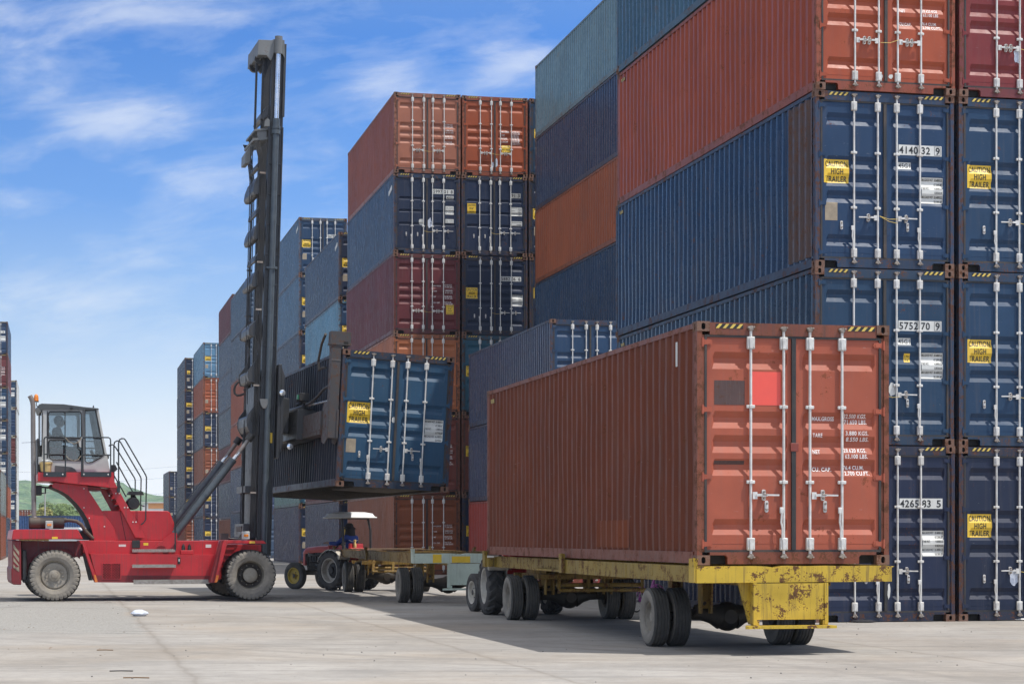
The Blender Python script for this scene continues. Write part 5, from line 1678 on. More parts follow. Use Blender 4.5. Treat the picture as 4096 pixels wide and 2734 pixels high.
# mudguard leg behind the rear wheel and its black flaps
b = MB(); b.prism(A1([(492, 1034), (520, 1036), (533, 1055), (612, 1285), (612, 1298), (594, 1298), (582, 1260), (516, 1058), (505, 1052)], -1.36), -1.36, -1.18)
g_ = hb('mudguard_strip', b, 'red', bevel=.008)
b = MB(); b.prism(A1([(588, 1250), (600, 1250), (611, 1284), (612, 1297), (596, 1297)], -1.366), -1.370, -1.3615); hb('reflector', b, 'orange', g_)
b = MB(); b.prism(A1([(520, 1120), (545, 1120), (578, 1285), (560, 1285)], -1.15), -1.16, -.955); b.prism(A1([(548, 1120), (556, 1120), (596, 1285), (584, 1285)], -1.15), -1.16, -.955)
hb('mud_flap', b, 'black')

# front fender
for s_ in (-1, 1):
    w0, w1 = (-2.04, -1.22) if s_ < 0 else (1.22, 2.04)
    b = MB(); b.prism(A1([(1405, 1034), (1655, 1036), (1672, 1055), (1430, 1054), (1425, 1060), (1362, 1298), (1345, 1300), (1395, 1060)], -2.04), w0, w1)
    ff = hb('front_fender', b, 'red', bevel=.008)
    if s_ < 0:
        b = MB(); b.prism(A1([(1388, 1036), (1412, 1033), (1346, 1299), (1318, 1299)], -1.98), -1.98, -1.70); hb('fender_side_plate', b, 'redd', ff)
        b = MB(); (x0, z1), (x1, z0) = A1([(1565, 1040), (1600, 1053)], -2.05); b.box(x0, x1, -2.048, -2.0415, z0, z1); hb('reflector', b, 'signy', ff)
        b = MB(); b.prism(A1([(1358, 1252), (1374, 1254), (1362, 1297), (1346, 1297)], -2.045), -2.050, -2.0415); hb('reflector', b, 'orange', ff)
# grease pots on the side deck
for xp in (1150, 1188):
    (x, z), (_, zt_) = A1([(xp, 1096), (xp, 1064)], -1.1); b = MB(); b.lathe([(.045, 0), (.035, zt_ - z - .02), (.03, zt_ - z), (.012, zt_ - z), (.01, zt_ - z + .03), (.001, zt_ - z + .035)], c=(x, -1.1, z), ax='z', n=14); hb('filler_cap', b, 'black')
b = MB(); (x0, z1), (x1, z0) = A1([(1132, 1097), (1212, 1122)], -1.15); b.cbox(x0, x1, -1.2, -1.0, z0, z1, .01); hb('filler_box', b, 'red')

# engine hood
b = MB(); b.prism(A1([(640, 848), (1055, 850), (1068, 862), (1093, 925), (1090, 1040), (720, 1040), (640, 1000)], -.72), -.72, .72)
eh = hb('engine_hood', b, 'red', bevel=.03)
b = MB(); q = A1([(753, 852), (790, 1036)], -.723); b.bar((q[0][0], -.7215, q[0][1]), (q[1][0], -.7215, q[1][1]), .004, .012); hb('panel_gap', b, 'dark', eh)
b = MB(); q = A1([(968, 1090), (975, 1070), (1010, 1045), (1050, 1010), (1085, 985), (1110, 990), (1112, 1040), (1060, 1092), (1040, 1094), (1035, 1075), (1010, 1067), (985, 1075), (978, 1094)], -.97); b.prism(q, -.985, -.951); hb('cylinder_bracket', b, 'red')
b = MB(); (x0, z1), (x1, z0) = A1([(828, 1035), (878, 1082)], -.97); b.cbox(x0, x1, -.99, -.951, z0, z1, .006); hb('junction_box', b, 'black')

# curved cab riser, two plates and the dark belly between them
curve = [(340, 672), (550, 692), (552, 715), (640, 850), (720, 965), (726, 1035), (726, 1115), (592, 1115), (590, 1035), (575, 965), (552, 905), (520, 850), (480, 800), (430, 752), (385, 725), (330, 702), (326, 690)]
for w0 in (.69, -.74):
    b = MB(); b.prism(A1(curve, -.74), w0, w0 + .05)
    rs_ = hb('cab_riser', b, 'red', bevel=.006)
q = A1(curve[8:16], -.74)
b = MB()
for (xa, za), (xb, zb) in zip(q, q[1:]): b.add([(xa, -.688, za), (xb, -.688, zb), (xb, .688, zb), (xa, .688, za), (xa + .04, -.688, za + .03), (xb + .04, -.688, zb + .03), (xb + .04, .688, zb + .03), (xa + .04, .688, za + .03)], [(0, 1, 2, 3), (4, 7, 6, 5), (0, 4, 5, 1), (3, 2, 6, 7)])
hb('riser_belly_plate', b, 'dark', rs_)
b = MB()
for xp, yp in ((527, 830), (527, 710), (560, 800 + 95), (655, 948), (607, 1058), (607, 1085), (607, 1110), (713, 1058), (713, 1085), (713, 1110)):
    (x, z), = A1([(xp, yp)], -.742); b.lathe([(.001, -.014), (.012, -.012), (.016, 0)], c=(x, -.741, z), n=8)
hb('bolt', b, 'galv', rs_)

# platform
b = MB(); b.prism(A1([(238, 608), (712, 608), (716, 660), (737, 706), (700, 706), (600, 694), (420, 676), (330, 664), (238, 662)], -.92), -.92, .92)
pf = hb('platform', b, 'red', bevel=.012)
b = MB(); b.prism(A1([(550, 696), (632, 704), (640, 722), (552, 718)], -.7), -.68, .68); hb('tread_plate', b, 'redd', pf)
# kick plates and railings
b = MB()
for x0p, x1p in ((276, 411), (508, 696)):
    (x0, z1), (x1, z0) = A1([(x0p, 605), (x1p, 637)], -.95); b.box(x0, x1, -.955, -.9215, z0, z1)
    for xp in (x0 + .06, x1 - .06): b.cur = 1; b.lathe([(.001, -.012), (.014, -.010), (.018, 0)], c=(xp, -.956, (z0 + z1) / 2), n=8); b.cur = 0
hb('kick_plate', b, [M['blackrail'], M['galv']], pf)


def rail(pts, w_, r=.0155, name='handrail', mat='blackrail', w2=None):
    q = A1(pts, w_); b = MB()
    ww = [w_ + ((w2 - w_) * i / (len(q) - 1) if w2 is not None else 0) for i in range(len(q))]
    b.path([(x, y, z) for (x, z), y in zip(q, ww)], r, 8); return b


for s_ in (-1, 1):
    W_ = .96 * s_
    b = MB()
    for pts in ([(276, 635), (276, 402), (281, 391), (292, 387), (393, 387), (405, 391), (410, 402), (410, 635)], [(276, 495), (410, 495)],
                [(512, 635), (514, 410), (521, 394), (534, 388), (680, 390), (690, 396), (694, 408), (694, 637)], [(513, 498), (694, 500)]):
        q = A1(pts, -.96); b.path([(x, W_, z) for x, z in q], .0155, 8)
    hb('handrail', b, 'blackrail', pf)
b = MB()
for w0 in (-.86, .30):
    for pts in ([(744, 700), (744, 425), (749, 404), (765, 396), (780, 398), (788, 408), (914, 625), (919, 640), (914, 905), (900, 925), (884, 936)],):
        q = A1(pts, -.86); b.path([(x, w0, z) for x, z in q], .0155, 8)
for w0 in (-.55,):
    for pts in ([(690, 440), (700, 433), (712, 431), (722, 436), (738, 455), (852, 640), (857, 655), (857, 722)], [(738, 540), (880, 800), (890, 812), (916, 820)], [(690, 590), (720, 620), (800, 760)]):
        q = A1(pts, -.86); b.path([(x, w0, z) for x, z in q], .0145, 8)
hb('ladder_rail', b, 'blackrail')
b = MB(); (x0, z1), (x1, z0) = A1([(734, 662), (753, 735)], -.88); b.cbox(x0, x1, -.90, -.86, z0, z1, .005); hb('rail_bracket', b, 'blackrail')
# sagging safety chains between the rails
b = MB()
for y0 in (392, 500):
    q = A1([(411, y0), (430, y0 + 22), (462, y0 + 38), (490, y0 + 28), (512, y0)], -.96); b.path([(x, -.96, z) for x, z in q], .008, 6)
hb('safety_chain', b, 'paper', pf)
# ladder
b = MB()
for w0, pts in ((-.84, [(688, 706), (737, 706), (905, 1000), (908, 1014), (894, 1019), (850, 1017)]), (-.30, [(634, 706), (672, 706), (748, 848), (712, 848)]), (.34, [(688, 706), (737, 706), (905, 1000), (894, 1019), (850, 1017)])):
    q = A1(pts, -.84); b.prism(q, w0, w0 + .045)
hb('ladder_stringer', b, 'red', bevel=.004)
b = MB(); q = A1([(720, 740), (885, 1000)], -.8)
for i in range(8):
    t = i / 7; x = q[0][0] + (q[1][0] - q[0][0]) * t; z = q[0][1] + (q[1][1] - q[0][1]) * t; b.box(x - .10, x + .06, -.794, .339, z - .012, z + .012)
hb('ladder_tread', b, 'redd')
b = MB()
for xp, yp in ((782, 829), (801, 829), (834, 920), (853, 920), (727, 740), (748, 740), (686, 755)):
    (x, z), = A1([(xp, yp)], -.842); b.lathe([(.001, -.014), (.013, -.012), (.017, 0)], c=(x, -.841, z), n=8)
hb('bolt', b, 'galv')

# cab
CWD = .74
outer = [(262, 213), (527, 213), (617, 208), (640, 330), (672, 500), (692, 607), (262, 607)]
w1 = [(312, 228), (500, 228), (510, 238), (512, 380), (502, 393), (314, 391), (303, 380), (303, 238)]
w2 = [(305, 415), (313, 406), (478, 406), (488, 418), (495, 450), (510, 455), (510, 535), (330, 530), (313, 520), (307, 500)]
w3 = [(532, 222), (600, 218), (622, 330), (655, 500), (632, 515), (578, 545), (545, 547), (534, 535)]
cab = bpy.data.objects.new('cab', None); COL.objects.link(cab); cab.parent = hd_; cab.empty_display_size = .3
b = MB()
for w0 in (-CWD, CWD - .045): b.prism(A1(outer, -CWD), w0, w0 + .045, 'xz', [A1(h, -CWD) for h in (w1, w2, w3)])
q = A1([(262, 213), (262, 607)], -CWD); x0 = q[0][0]
b.box(x0, x0 + .05, -CWD + .046, -CWD + .2, q[1][1], q[0][1]); b.box(x0, x0 + .05, CWD - .2, CWD - .046, q[1][1], q[0][1]); b.box(x0, x0 + .05, -CWD + .2001, CWD - .2001, q[1][1], q[1][1] + .55)
q = A1([(692, 607), (676, 520)], -CWD); b.prism([(q[0][0] - .06, q[0][1]), (q[0][0], q[0][1]), (q[1][0], q[1][1]), (q[1][0] - .06, q[1][1])], -CWD + .046, CWD - .046)
q = A1([(262, 600), (690, 607)], -CWD); b.box(q[0][0] + .05, q[1][0] - .07, -CWD + .046, CWD - .046, q[1][1], q[1][1] + .03)
hb('cab_shell', b, 'cabgrey', cab, bevel=.008)
b = MB(); b.prism(A1([(345, 606), (482, 606), (470, 588), (448, 575), (400, 570), (345, 566)], -CWD), -CWD - .012, -CWD - .0005); hb('lower_trim', b, 'cabdark', cab)
# door seam and dark front post
b = MB()
for pts in ([(297, 224), (297, 520)], [(521, 216), (521, 606)]): 
    q = A1(pts, -CWD); b.bar((q[0][0], -CWD - .004, q[0][1]), (q[1][0], -CWD - .004, q[1][1]), .006, .022)
for h in (w1, w2, w3):
    q = A1(h, -CWD); q.append(q[0]); b.path([(x, -CWD - .005, z) for x, z in q], .014, 6)
q = A1([(408, 230), (408, 392)], -CWD); b.bar((q[0][0], -CWD + .0, q[0][1]), (q[1][0], -CWD + .0, q[1][1]), .014, .02)
q = A1([(300, 395), (512, 398)], -CWD); b.bar((q[0][0], -CWD - .004, q[0][1]), (q[1][0], -CWD - .004, q[1][1]), .012, .02)
q = A1([(487, 415), (487, 455), (498, 470), (515, 474)], -CWD); b.path([(x, -CWD - .02, z) for x, z in q], .012, 6)
hb('window_seal', b, 'black', cab)
for w0 in (-CWD + .018, CWD - .026):
    for h in (w1, w2, w3): b = MB(); b.prism(A1(h, -CWD), w0, w0 + .006); hb('side_window', b, 'glass', cab)
q = A1([(617, 212), (672, 500), (676, 520)], -CWD)
b = MB(); b.prism([(q[0][0] - .012, q[0][1]), (q[0][0] - .004, q[0][1]), (q[2][0] - .004, q[2][1]), (q[2][0] - .012, q[2][1])], -CWD + .05, CWD - .05); hb('windscreen', b, 'glass', cab)
b = MB()
for w0 in (-CWD + .046, CWD - .14): b.prism([(q[0][0] - .10, q[0][1]), (q[0][0] - .014, q[0][1]), (q[2][0] - .014, q[2][1]), (q[2][0] - .12, q[2][1])], w0, w0 + .09)
hb('front_pillar', b, 'cabdark', cab)
b = MB(); q = A1([(262, 222), (262, 430)], -CWD); b.box(q[0][0] + .02, q[0][0] + .026, -CWD + .201, CWD - .201, q[1][1], q[0][1] - .03); hb('rear_window', b, 'glass', cab)
b = MB(); b.prism(A1([(246, 182), (262, 177), (400, 181), (527, 198), (617, 207), (621, 214), (527, 216), (262, 216)], -CWD - .03), -CWD - .03, CWD + .03)
b.prism(A1([(246, 182), (262, 216), (256, 232), (244, 196)], -CWD - .03), -CWD - .03, CWD + .03)
rf = hb('cab_roof', b, 'cabdark', cab, bevel=.02)
b = MB(); (x, z), = A1([(449, 208)], -CWD - .035); b.lathe([(.001, -.05), (.03, -.045), (.035, 0)], c=(x, -CWD - .03, z), n=14); (x, z), = A1([(488, 211)], -CWD - .035); b.lathe([(.001, -.04), (.012, -.035), (.016, 0)], c=(x, -CWD - .03, z), n=10)
(x, z), = A1([(586, 203)], -.3); b.cone((x, -.3, z), (x, -.3, z + .05), .02, .008, 8); hb('roof_lamp', b, 'black', rf)
# seat, console
b = MB()
(xs0, zs0), = A1([(345, 500)], 0.); 
b.cbox(xs0 - .22, xs0 - .08, -.26, .26, zs0 - .05, zs0 + .48, .05); b.cbox(xs0 - .24, xs0 - .12, -.13, .13, zs0 + .52, zs0 + .74, .04); b.cbox(xs0 - .10, xs0 + .38, -.26, .26, zs0 - .12, zs0 + .0, .04); b.cbox(xs0 - .05, xs0 + .30, -.18, .18, zs0 - .38, zs0 - .12, .03)
hb('operator_seat', b, 'black', cab)
b = MB(); b.prism([(xs0 - .2, zs0 - .10), (xs0 + .50, zs0 - .12), (xs0 + .50, zs0 - .28), (xs0 - .1, zs0 + .10)], -.55, -.50); b.prism([(xs0 - .16, zs0 + .18), (xs0 + .42, zs0 + .06), (xs0 + .48, zs0 - .25), (xs0 + .0, zs0 - .1)], -.49, -.44); hb('seat_blanket', b, 'redd', cab)
b = MB(); b.path([(xs0 + .95, 0, zs0 - .3), (xs0 + .78, 0, zs0 + .12)], .035, 8); b.lathe([(.17, -.01), (.185, 0), (.17, .01), (.158, 0)], c=(xs0 + .74, 0, zs0 + .16), ax='z', n=22, closed=True); b.cbox(xs0 + .85, xs0 + 1.15, -.35, .35, zs0 - .1, zs0 + .02, .03)
b.cbox(xs0 + .9, xs0 + 1.0, -.5, -.2, zs0 + .02, zs0 + .10, .02); b.cbox(xs0 + .9, xs0 + 1.0, .2, .45, zs0 + .02, zs0 + .12, .02)
hb('control_console', b, 'black', cab)
op = seated_person('operator seated inside the handler cab, seen dark through the window', HO + Vector((FX * (xs0 + .06), FY * (xs0 + .06), zs0 + .02)), HYAW - pi / 2, M['cloth'], M['cloth'], False, False)

# rear cabinet, beacon, exhaust
b = MB(); (x0, z1), (x1, z0) = A1([(234, 395), (244, 605)], -.8); b.cbox(x0, x1, -.8, .8, z0 - .05, z1, .01); hb('rear_guard', b, 'black', pf)
b = MB(); (x0, z1), (x1, z0) = A1([(238, 512), (262, 560)], -.7); b.cbox(x0, x1, -.85, -.5, z0, z1, .01); hb('tool_box', b, 'cabgrey', pf)
b = MB(); (x0, z1), (x1, z0) = A1([(224, 690), (262, 752)], -.5); b.cbox(x0, x1, -.55, -.1, z0, z1, .01); (x0, z1), (x1, z0) = A1([(184, 690), (204, 758)], -.3); b.lathe([(.001, 0), (.11, .01), (.115, .08), (.001, .1)], c=(x0 + .03, -.3, (z0 + z1) / 2), ax='x', n=16)
q = A1([(262, 700), (300, 705), (340, 690)], -.4); b.path([(x, -.4, z) for x, z in q], .02, 6); q = A1([(262, 740), (285, 740), (285, 700)], -.4); b.path([(x, -.4, z) for x, z in q], .015, 6)
hb('electrics_box', b, 'black', pf)
b = MB(); (x0, z1), (x1, z0) = A1([(180, 890), (402, 962)], -.75); zc = (z0 + z1) / 2; r = (z1 - z0) / 2
b.lathe([(.001, 0), (r - .01, 0), (r, .01), (r, .30), (r + .004, .305), (r + .004, .32), (r, .325), (r, x1 - x0 - .01), (r - .01, x1 - x0), (.001, x1 - x0)], c=(x0, -.75, zc), ax='x', n=28)
mf = hb('muffler', b, 'muffler')
b = MB(); b.lathe([(r + .003, .03), (r + .003, .24)], c=(x0, -.75, zc), ax='x', n=28); hb('heat_shield', b, 'darkpipe', mf)
b = MB(); q = A1([(213, 895), (211, 700), (208, 400), (207, 190), (204, 168), (196, 145), (186, 128)], -.75); b.path([(x, -.75, z) for x, z in q], .052, 14); q2 = A1([(216, 884), (216, 892)], -.75); b.cone((q2[0][0], -.75, q2[0][1]), (q2[1][0], -.75, q2[1][1]), .05, .06, 14)
q = A1([(210, 527), (210, 522)], -.75); b.tube((q[0][0], -.75, q[0][1]), (q[1][0], -.75, q[1][1]), .048, 14)
ep = hb('exhaust_pipe', b, 'steelpipe')
b = MB(); q = A1([(402, 908), (440, 909), (480, 915), (510, 936), (535, 975), (585, 1025)], -.75); b.path([(x, -.75, z) for x, z in q], .04, 12); b.tube((q[0][0], -.75, q[0][1]), (q[0][0] + .05, -.75, q[0][1]), .055, 12); b.tube((q[4][0] - .02, -.75, q[4][1] + .03), (q[4][0] + .03, -.75, q[4][1] - .04), .046, 12); hb('exhaust_elbow', b, 'darkpipe')
for (xa, ya, xb, yb, w_) in ((286, 912, 332, 961, -1.24), (1520, 978, 1566, 1028, -2.0)):
    (x0, z1), (x1, z0) = A1([(xa, ya), (xb, yb)], w_); b = MB(); b.cbox(x0, x1, w_ - .02, w_ + .10, z0, z1, .01)
    lt = hb('indicator_lamp', b, 'cabgrey'); b = MB(); b.cbox(x0 + .03, x1 - .03, w_ - .032, w_ - .0205, (z0 + z1) / 2 - .03, (z0 + z1) / 2 + .025, .006); hb('amber_lens', b, 'amber', lt)
b = MB(); (x, z), (_, zt_) = A1([(227, 162), (227, 117)], -.72); q = A1([(228, 170), (228, 190), (262, 212), (268, 260), (262, 500)], -.76); b.path([(xx, -.76, zz) for xx, zz in q], .010, 6); b.lathe([(.055, -.02), (.06, 0), (.05, .005)], c=(x, -.72, z), ax='z', n=16); bc = hb('beacon', b, 'black')
b = MB(); b.smooth = True; b.lathe([(.052, 0), (.050, .08), (.040, .125), (.02, .15), (.001, .155)], c=(x, -.72, z), ax='z', n=18); hb('beacon_dome', b, 'amber', bc)
b = MB(); q = A1([(262, 412), (200, 420), (136, 423)], -.8); b.path([(xx, -.8, zz) for xx, zz in q], .004, 5); hb('antenna', b, 'black', pf)
# air cleaner
b = MB(); (x, z), = A1([(836, 803)], -.5); b.lathe([(.001, -.14), (.12, -.14), (.135, -.12), (.138, .30), (.001, .3)], c=(x, -.45, z), n=28); b.lathe([(.05, -.150), (.03, -.150), (.03, -.141)], c=(x, -.45, z), n=12)
(xa, za), (xb, zb) = A1([(797, 750), (899, 729)], -.4); b.prism([(xa, za), (xb, za), (xb - .04, zb), (xa + .04, zb)], -.60, -.20); b.tube((x, -.4, z + .1), (x, -.4, za), .05, 12)
hb('air_cleaner', b, 'black')
# driving mirror or lamp beside the cab front
b = MB(); b.prism(A1([(696, 562), (722, 562), (736, 590), (712, 610), (696, 606)], -.7), -.78, -.60); hb('side_lamp', b, 'black', pf)

# yellow bucket standing on the platform
bu = MB(); (x, z), (_, zt_) = A1([(288, 606), (288, 545)], -.82); h = zt_ - z
bu.lathe([(.001, 0), (.105, 0), (.13, h * .82), (.142, h * .83), (.142, h), (.132, h), (.125, h * .85), (.001, h * .8)], ax='z', n=24); bu.smooth = True
bkt = bu.build('bucket', M['bucket']); bkt.location = HO + Vector((FX * x - (-.82) * sin(HYAW), FY * x + (-.82) * cos(HYAW), z)); tag(bkt, 'stained yellow plastic bucket with rags on the handler platform', 'bucket')
b = MB(); b.smooth = True
for i in range(7): b.sphere((random.uniform(-.08, .08), random.uniform(-.08, .08), h + random.uniform(-.02, .03)), random.uniform(.04, .06), 10, 7, (1.2, 1, .7))
link('rag', b.mesh('rag', M['canopy']), bkt)

# tilt cylinders
for s_ in (-1, 1):
    y_ = -.80 if s_ < 0 else 1.05
    q = A1([(1108, 985), (1462, 528), (1480, 506), (1560, 398), (1578, 372)], -.72)
    if s_ > 0: pass
    b = MB(); b.tube((q[0][0], y_, q[0][1]), (q[1][0], y_, q[1][1]), .082, 20); b.tube((q[0][0] - .05, y_, q[0][1] - .05), (q[0][0] + .03, y_, q[0][1] + .03), .095, 18)
    for t in (.25, .5, .97): 
        p0 = Vector((q[0][0], y_, q[0][1])).lerp(Vector((q[1][0], y_, q[1][1])), t); dd = (Vector((q[1][0], 0, q[1][1])) - Vector((q[0][0], 0, q[0][1]))).normalized(); b.tube(p0, p0 + dd * .03, .088, 20)
    p0 = Vector((q[0][0] - .055, y_, q[0][1] + .055)); p1 = Vector((q[1][0] - .06, y_, q[1][1] + .03)); b.tube(p0, p1, .014, 8); b.tube(p0 + Vector((-.03, 0, .02)), p1 + Vector((-.03, 0, .02)), .010, 8)
    tcyl = hb('tilt_cylinder', b, 'barrel')
    b = MB(); b.tube((q[1][0], y_, q[1][1]), (q[3][0], y_, q[3][1]), .040, 16); b.tube((q[2][0], y_, q[2][1]), (q[3][0], y_, q[3][1]), .044, 14)
    b.cur = 1; b.tube((q[3][0] - .03, y_, q[3][1] - .04), (q[4][0], y_, q[4][1]), .085, 14)
    hb('tilt_rod', b, [M['steelpipe'], M['black']], tcyl)
    b = MB(); dd = (Vector((q[2][0], 0, q[2][1])) - Vector((q[1][0], 0, q[1][1]))); p0 = Vector((q[1][0], y_, q[1][1])); b.tube(p0, p0 + dd * 2.0, .0445, 16); hb('rod_sleeve', b, 'chrome', tcyl)
b = MB(); q = A1([(1098, 1100), (1098, 890), (1101, 875)], -.95); b.path([(x, -.97, z) for x, z in q], .022, 8); hb('handrail', b, 'blackrail')
b = MB()
q = A1([(1385, 990), (1430, 990), (1430, 1030), (1385, 1030)], -1.2); b.prism(q, -1.3, -1.1)
for i in range(5):
    q = A1([(1395 + i * 6, 1000 + i * 3), (1440, 1022 + i * 2), (1500, 1028), (1525, 1015 - i * 6)], -1.1); b.path([(x, -1.1 + i * .04, z) for x, z in q], .014, 6)
hb('valve_block', b, 'black')

# ---------------------------------------------------------------- mast, leaning a little forward
LEAN = radians(1.55)
ms = bpy.data.objects.new('mast', None); COL.objects.link(ms); ms.parent = hd_; ms.empty_display_size = .5
# mast axes: foot at mx0; everything below is (x forward of the mast's front edge, z along it)
(mx1, mz1) = HP(1142, 165, -.72); (mx0, mz0) = HP(1083, 2150, -.72)
LEAN = atan2(mx1 - mx0, mz1 - mz0)
ms.location = (mx0, 0, mz0); ms.rotation_euler = (0, LEAN, 0)
ca, sa = cos(LEAN), sin(LEAN)


def MP(x, y, w_):
    a_, z = HP(x, y, w_); dx, dz = a_ - mx0, z - mz0
    return dx * ca - dz * sa, dx * sa + dz * ca


def Z2(pts, w_): return [MP(850 + x * .6376, 100 + y * .6376, w_) for x, y in pts]
def Z4(pts, w_): return [MP(600 + x * .925, 800 + y * .925, w_) for x, y in pts]
def Z9(pts, w_): return [MP(900 + x * .4464, 1500 + y * .4464, w_) for x, y in pts]


def mb_(name, b, mat, parent=None, bevel=0): return hb(name, b, mat, parent or ms, bevel)


HW = .72
top = Z2([(452, 130)], -HW)[0][1]; collar = Z2([(395, 655)], -HW)[0][1]; bottom = -.05
outer_top = Z2([(395, 600)], -HW)[0][1]
for s_ in (-1, 1):
    o_ = s_ * HW
    def yy(a_, c_): return (o_ + a_, o_ + c_) if s_ < 0 else (o_ - c_, o_ - a_)
    # fixed outer upright: I section
    b = MB()
    y0, y1 = yy(-.0, .05); b.box(-.30, -.02, y0, y1, bottom - .35, outer_top - .15)
    y0, y1 = yy(-.05, .13); b.box(-.019, .006, y0, y1, bottom - .35, outer_top - .15)
    y0, y1 = yy(-.03, .13); b.box(-.325, -.301, y0, y1, bottom - .35, outer_top - .15)
    for i in range(12):
        z = .9 + i * .68; y0, y1 = yy(-.035, -.0005); b.box(-.30, -.02, y0, y1, z, z + .022)
    mb_('outer_upright', b, 'mast')
    b = MB(); y0, y1 = yy(.051, .12); b.box(-.29, -.03, y0, y1, .6, top); y0, y1 = yy(.051, .20); b.box(-.029, -.0195, y0, y1, .6, top); b.box(-.0, .018, *yy(.14, .22), .5, top + .02)
    b.box(-.12, -.0905, *yy(-.045, .05), outer_top + .1, top); b.box(-.03, .022, *yy(-.03, .05), outer_top + .1, top + .03)
    mb_('inner_upright', b, 'mast')
    # lift cylinder
    xc = -.168
    b = MB(); yc = o_ - s_ * -.085
    b.tube((xc, yc, bottom - .3), (xc, yc, collar - .10), .070, 22); b.tube((xc, yc, collar - .12), (xc, yc, collar - .03), .10, 22); b.tube((xc, yc, collar), (xc, yc, collar + .05), .095, 22)
    b.tube((xc, yc, collar - .02), (xc, yc, collar + .22), .082, 22)
    for yp in (620 * .446,): pass
    zc_ = Z4([(520, 300)], -HW)[0][1]; b.tube((xc, yc, zc_), (xc, yc, zc_ + .05), .115, 22); b.box(xc - .13, xc + .12, *yy(-.15, -.0), zc_ + .01, zc_ + .04)
    lc = mb_('lift_cylinder', b, 'barrel')
    b = MB(); b.tube((xc, yc, collar + .2), (xc, yc, top - .2), .052, 24); mb_('piston_rod', b, 'chrome', lc)
    # hydraulic pipes clipped to the upright
    b = MB()
    for i in range(4):
        x = -.385 - i * .032; yl = o_ - s_ * -.03
        b.path([(x, yl, bottom + .2), (x + .01, yl, 3.2), (x, yl, 7.0), (x - .0, yl, Z2([(320, 930)], -HW)[0][1])], .011, 6)
    zp = Z2([(320, 930)], -HW)[0][1]
    for i in range(4): b.path([(-.385 - i * .032, o_ - s_ * -.03, zp), (-.44 - i * .03, o_, zp + .35), (-.53 - i * .03, o_ * .9, zp + .75), (-.60 - i * .03, o_ * .8, zp + .85)], .014, 6)
    mb_('hydraulic_pipe', b, 'black')
    b = MB()
    for z in (zp, zp - 2.0, 1.0, 3.4, 5.1): b.box(-.50, -.37, o_ - s_ * -.055 - .01, o_ - s_ * -.055 + .01, z - .02, z + .02)
    mb_('pipe_clamp', b, 'galvdark')
# head
b = MB()
P_ = Z2([(287, 95), (370, 98), (383, 92), (450, 98), (452, 215), (440, 190), (420, 172), (385, 172), (368, 222), (356, 212), (338, 192), (283, 189)], -HW)
b.prism(P_, -HW - .04, -HW + .05); b.prism(P_, HW - .05, HW + .04)
q = Z2([(288, 95), (450, 98), (283, 189), (345, 192)], -HW)
b.prism([q[0], (q[1][0] - .02, q[1][1]), (q[1][0] - .02, q[1][1] - .05), (q[0][0] + .0, q[0][1] - .05)], -HW + .051, HW - .051)
b.prism([(q[0][0], q[0][1] - .0505), (q[0][0] + .06, q[0][1] - .0505), (q[2][0] + .05, q[2][1]), q[2]], -HW + .051, HW - .051)
b.prism([(q[2][0] + .051, q[2][1]), (q[3][0], q[3][1]), (q[3][0], q[3][1] + .04), (q[2][0] + .051, q[2][1] + .04)], -HW + .051, HW - .051)
hd2 = mb_('mast_head', b, 'mastlt', bevel=.012)
b = MB()
for s_ in (-1, 1):
    (xa, za), (xb, zb) = Z2([(405, 172), (405, 78)], -HW); b.tube((-.168, s_ * (HW + .085), za - .05), (-.168, s_ * (HW + .085), zb), .085, 20)
mb_('rod_cap', b, 'mastlt', hd2)
# sheaves and leaf chains
b = MB()
for y in (-.42, .42, -.36, .36):
    zz = q[2][1] - .02
    b.lathe([(.12, -.03), (.12, .03), (.03, .03), (.03, -.03)], c=(q[2][0] + .10, y, zz), n=20, closed=True)
mb_('sheave', b, 'black')
zb_ = Z2([(300, 655)], -.4)[0][1]
b = MB()
for x, y in ((q[2][0] + .04, -.36), (q[2][0] + .17, -.48)):
    z = zb_
    k_ = 0
    while z < q[2][1] + .02:
        wd = .034 if k_ % 2 else .028
        b.box(x - .022, x + .022, y - wd, y + wd, z, z + .062); z += .064; k_ += 1
mb_('leaf_chain', b, 'black')
# chain anchor bracket
P_ = Z2([(260, 655), (350, 650), (345, 665), (338, 672), (332, 715), (345, 722), (260, 730), (215, 795), (213, 860), (250, 862), (262, 800), (290, 745)], -.5)
b = MB(); 
P1 = Z2([(262, 655), (350, 650), (352, 662), (262, 668)], -.6); b.prism(P1, -.66, .66)
P2_ = Z2([(250, 715), (345, 708), (345, 720), (252, 730)], -.6); b.prism(P2_, -.66, .66)
P3 = Z2([(278, 668), (340, 662), (336, 712), (285, 716)], -.6); b.prism(P3, -.62, -.58); b.prism(P3, .58, .62)
P4 = Z2([(285, 668), (278, 716), (258, 730), (215, 795), (213, 858), (240, 858), (262, 790), (300, 716)], -.5); b.prism(P4, -.30, .30)
P5 = Z2([(322, 640), (328, 600), (345, 590), (358, 600), (358, 640)], -.7); b.prism(P5, -.76, -.70)
mb_('chain_bracket', b, 'mastlt', bevel=.006)
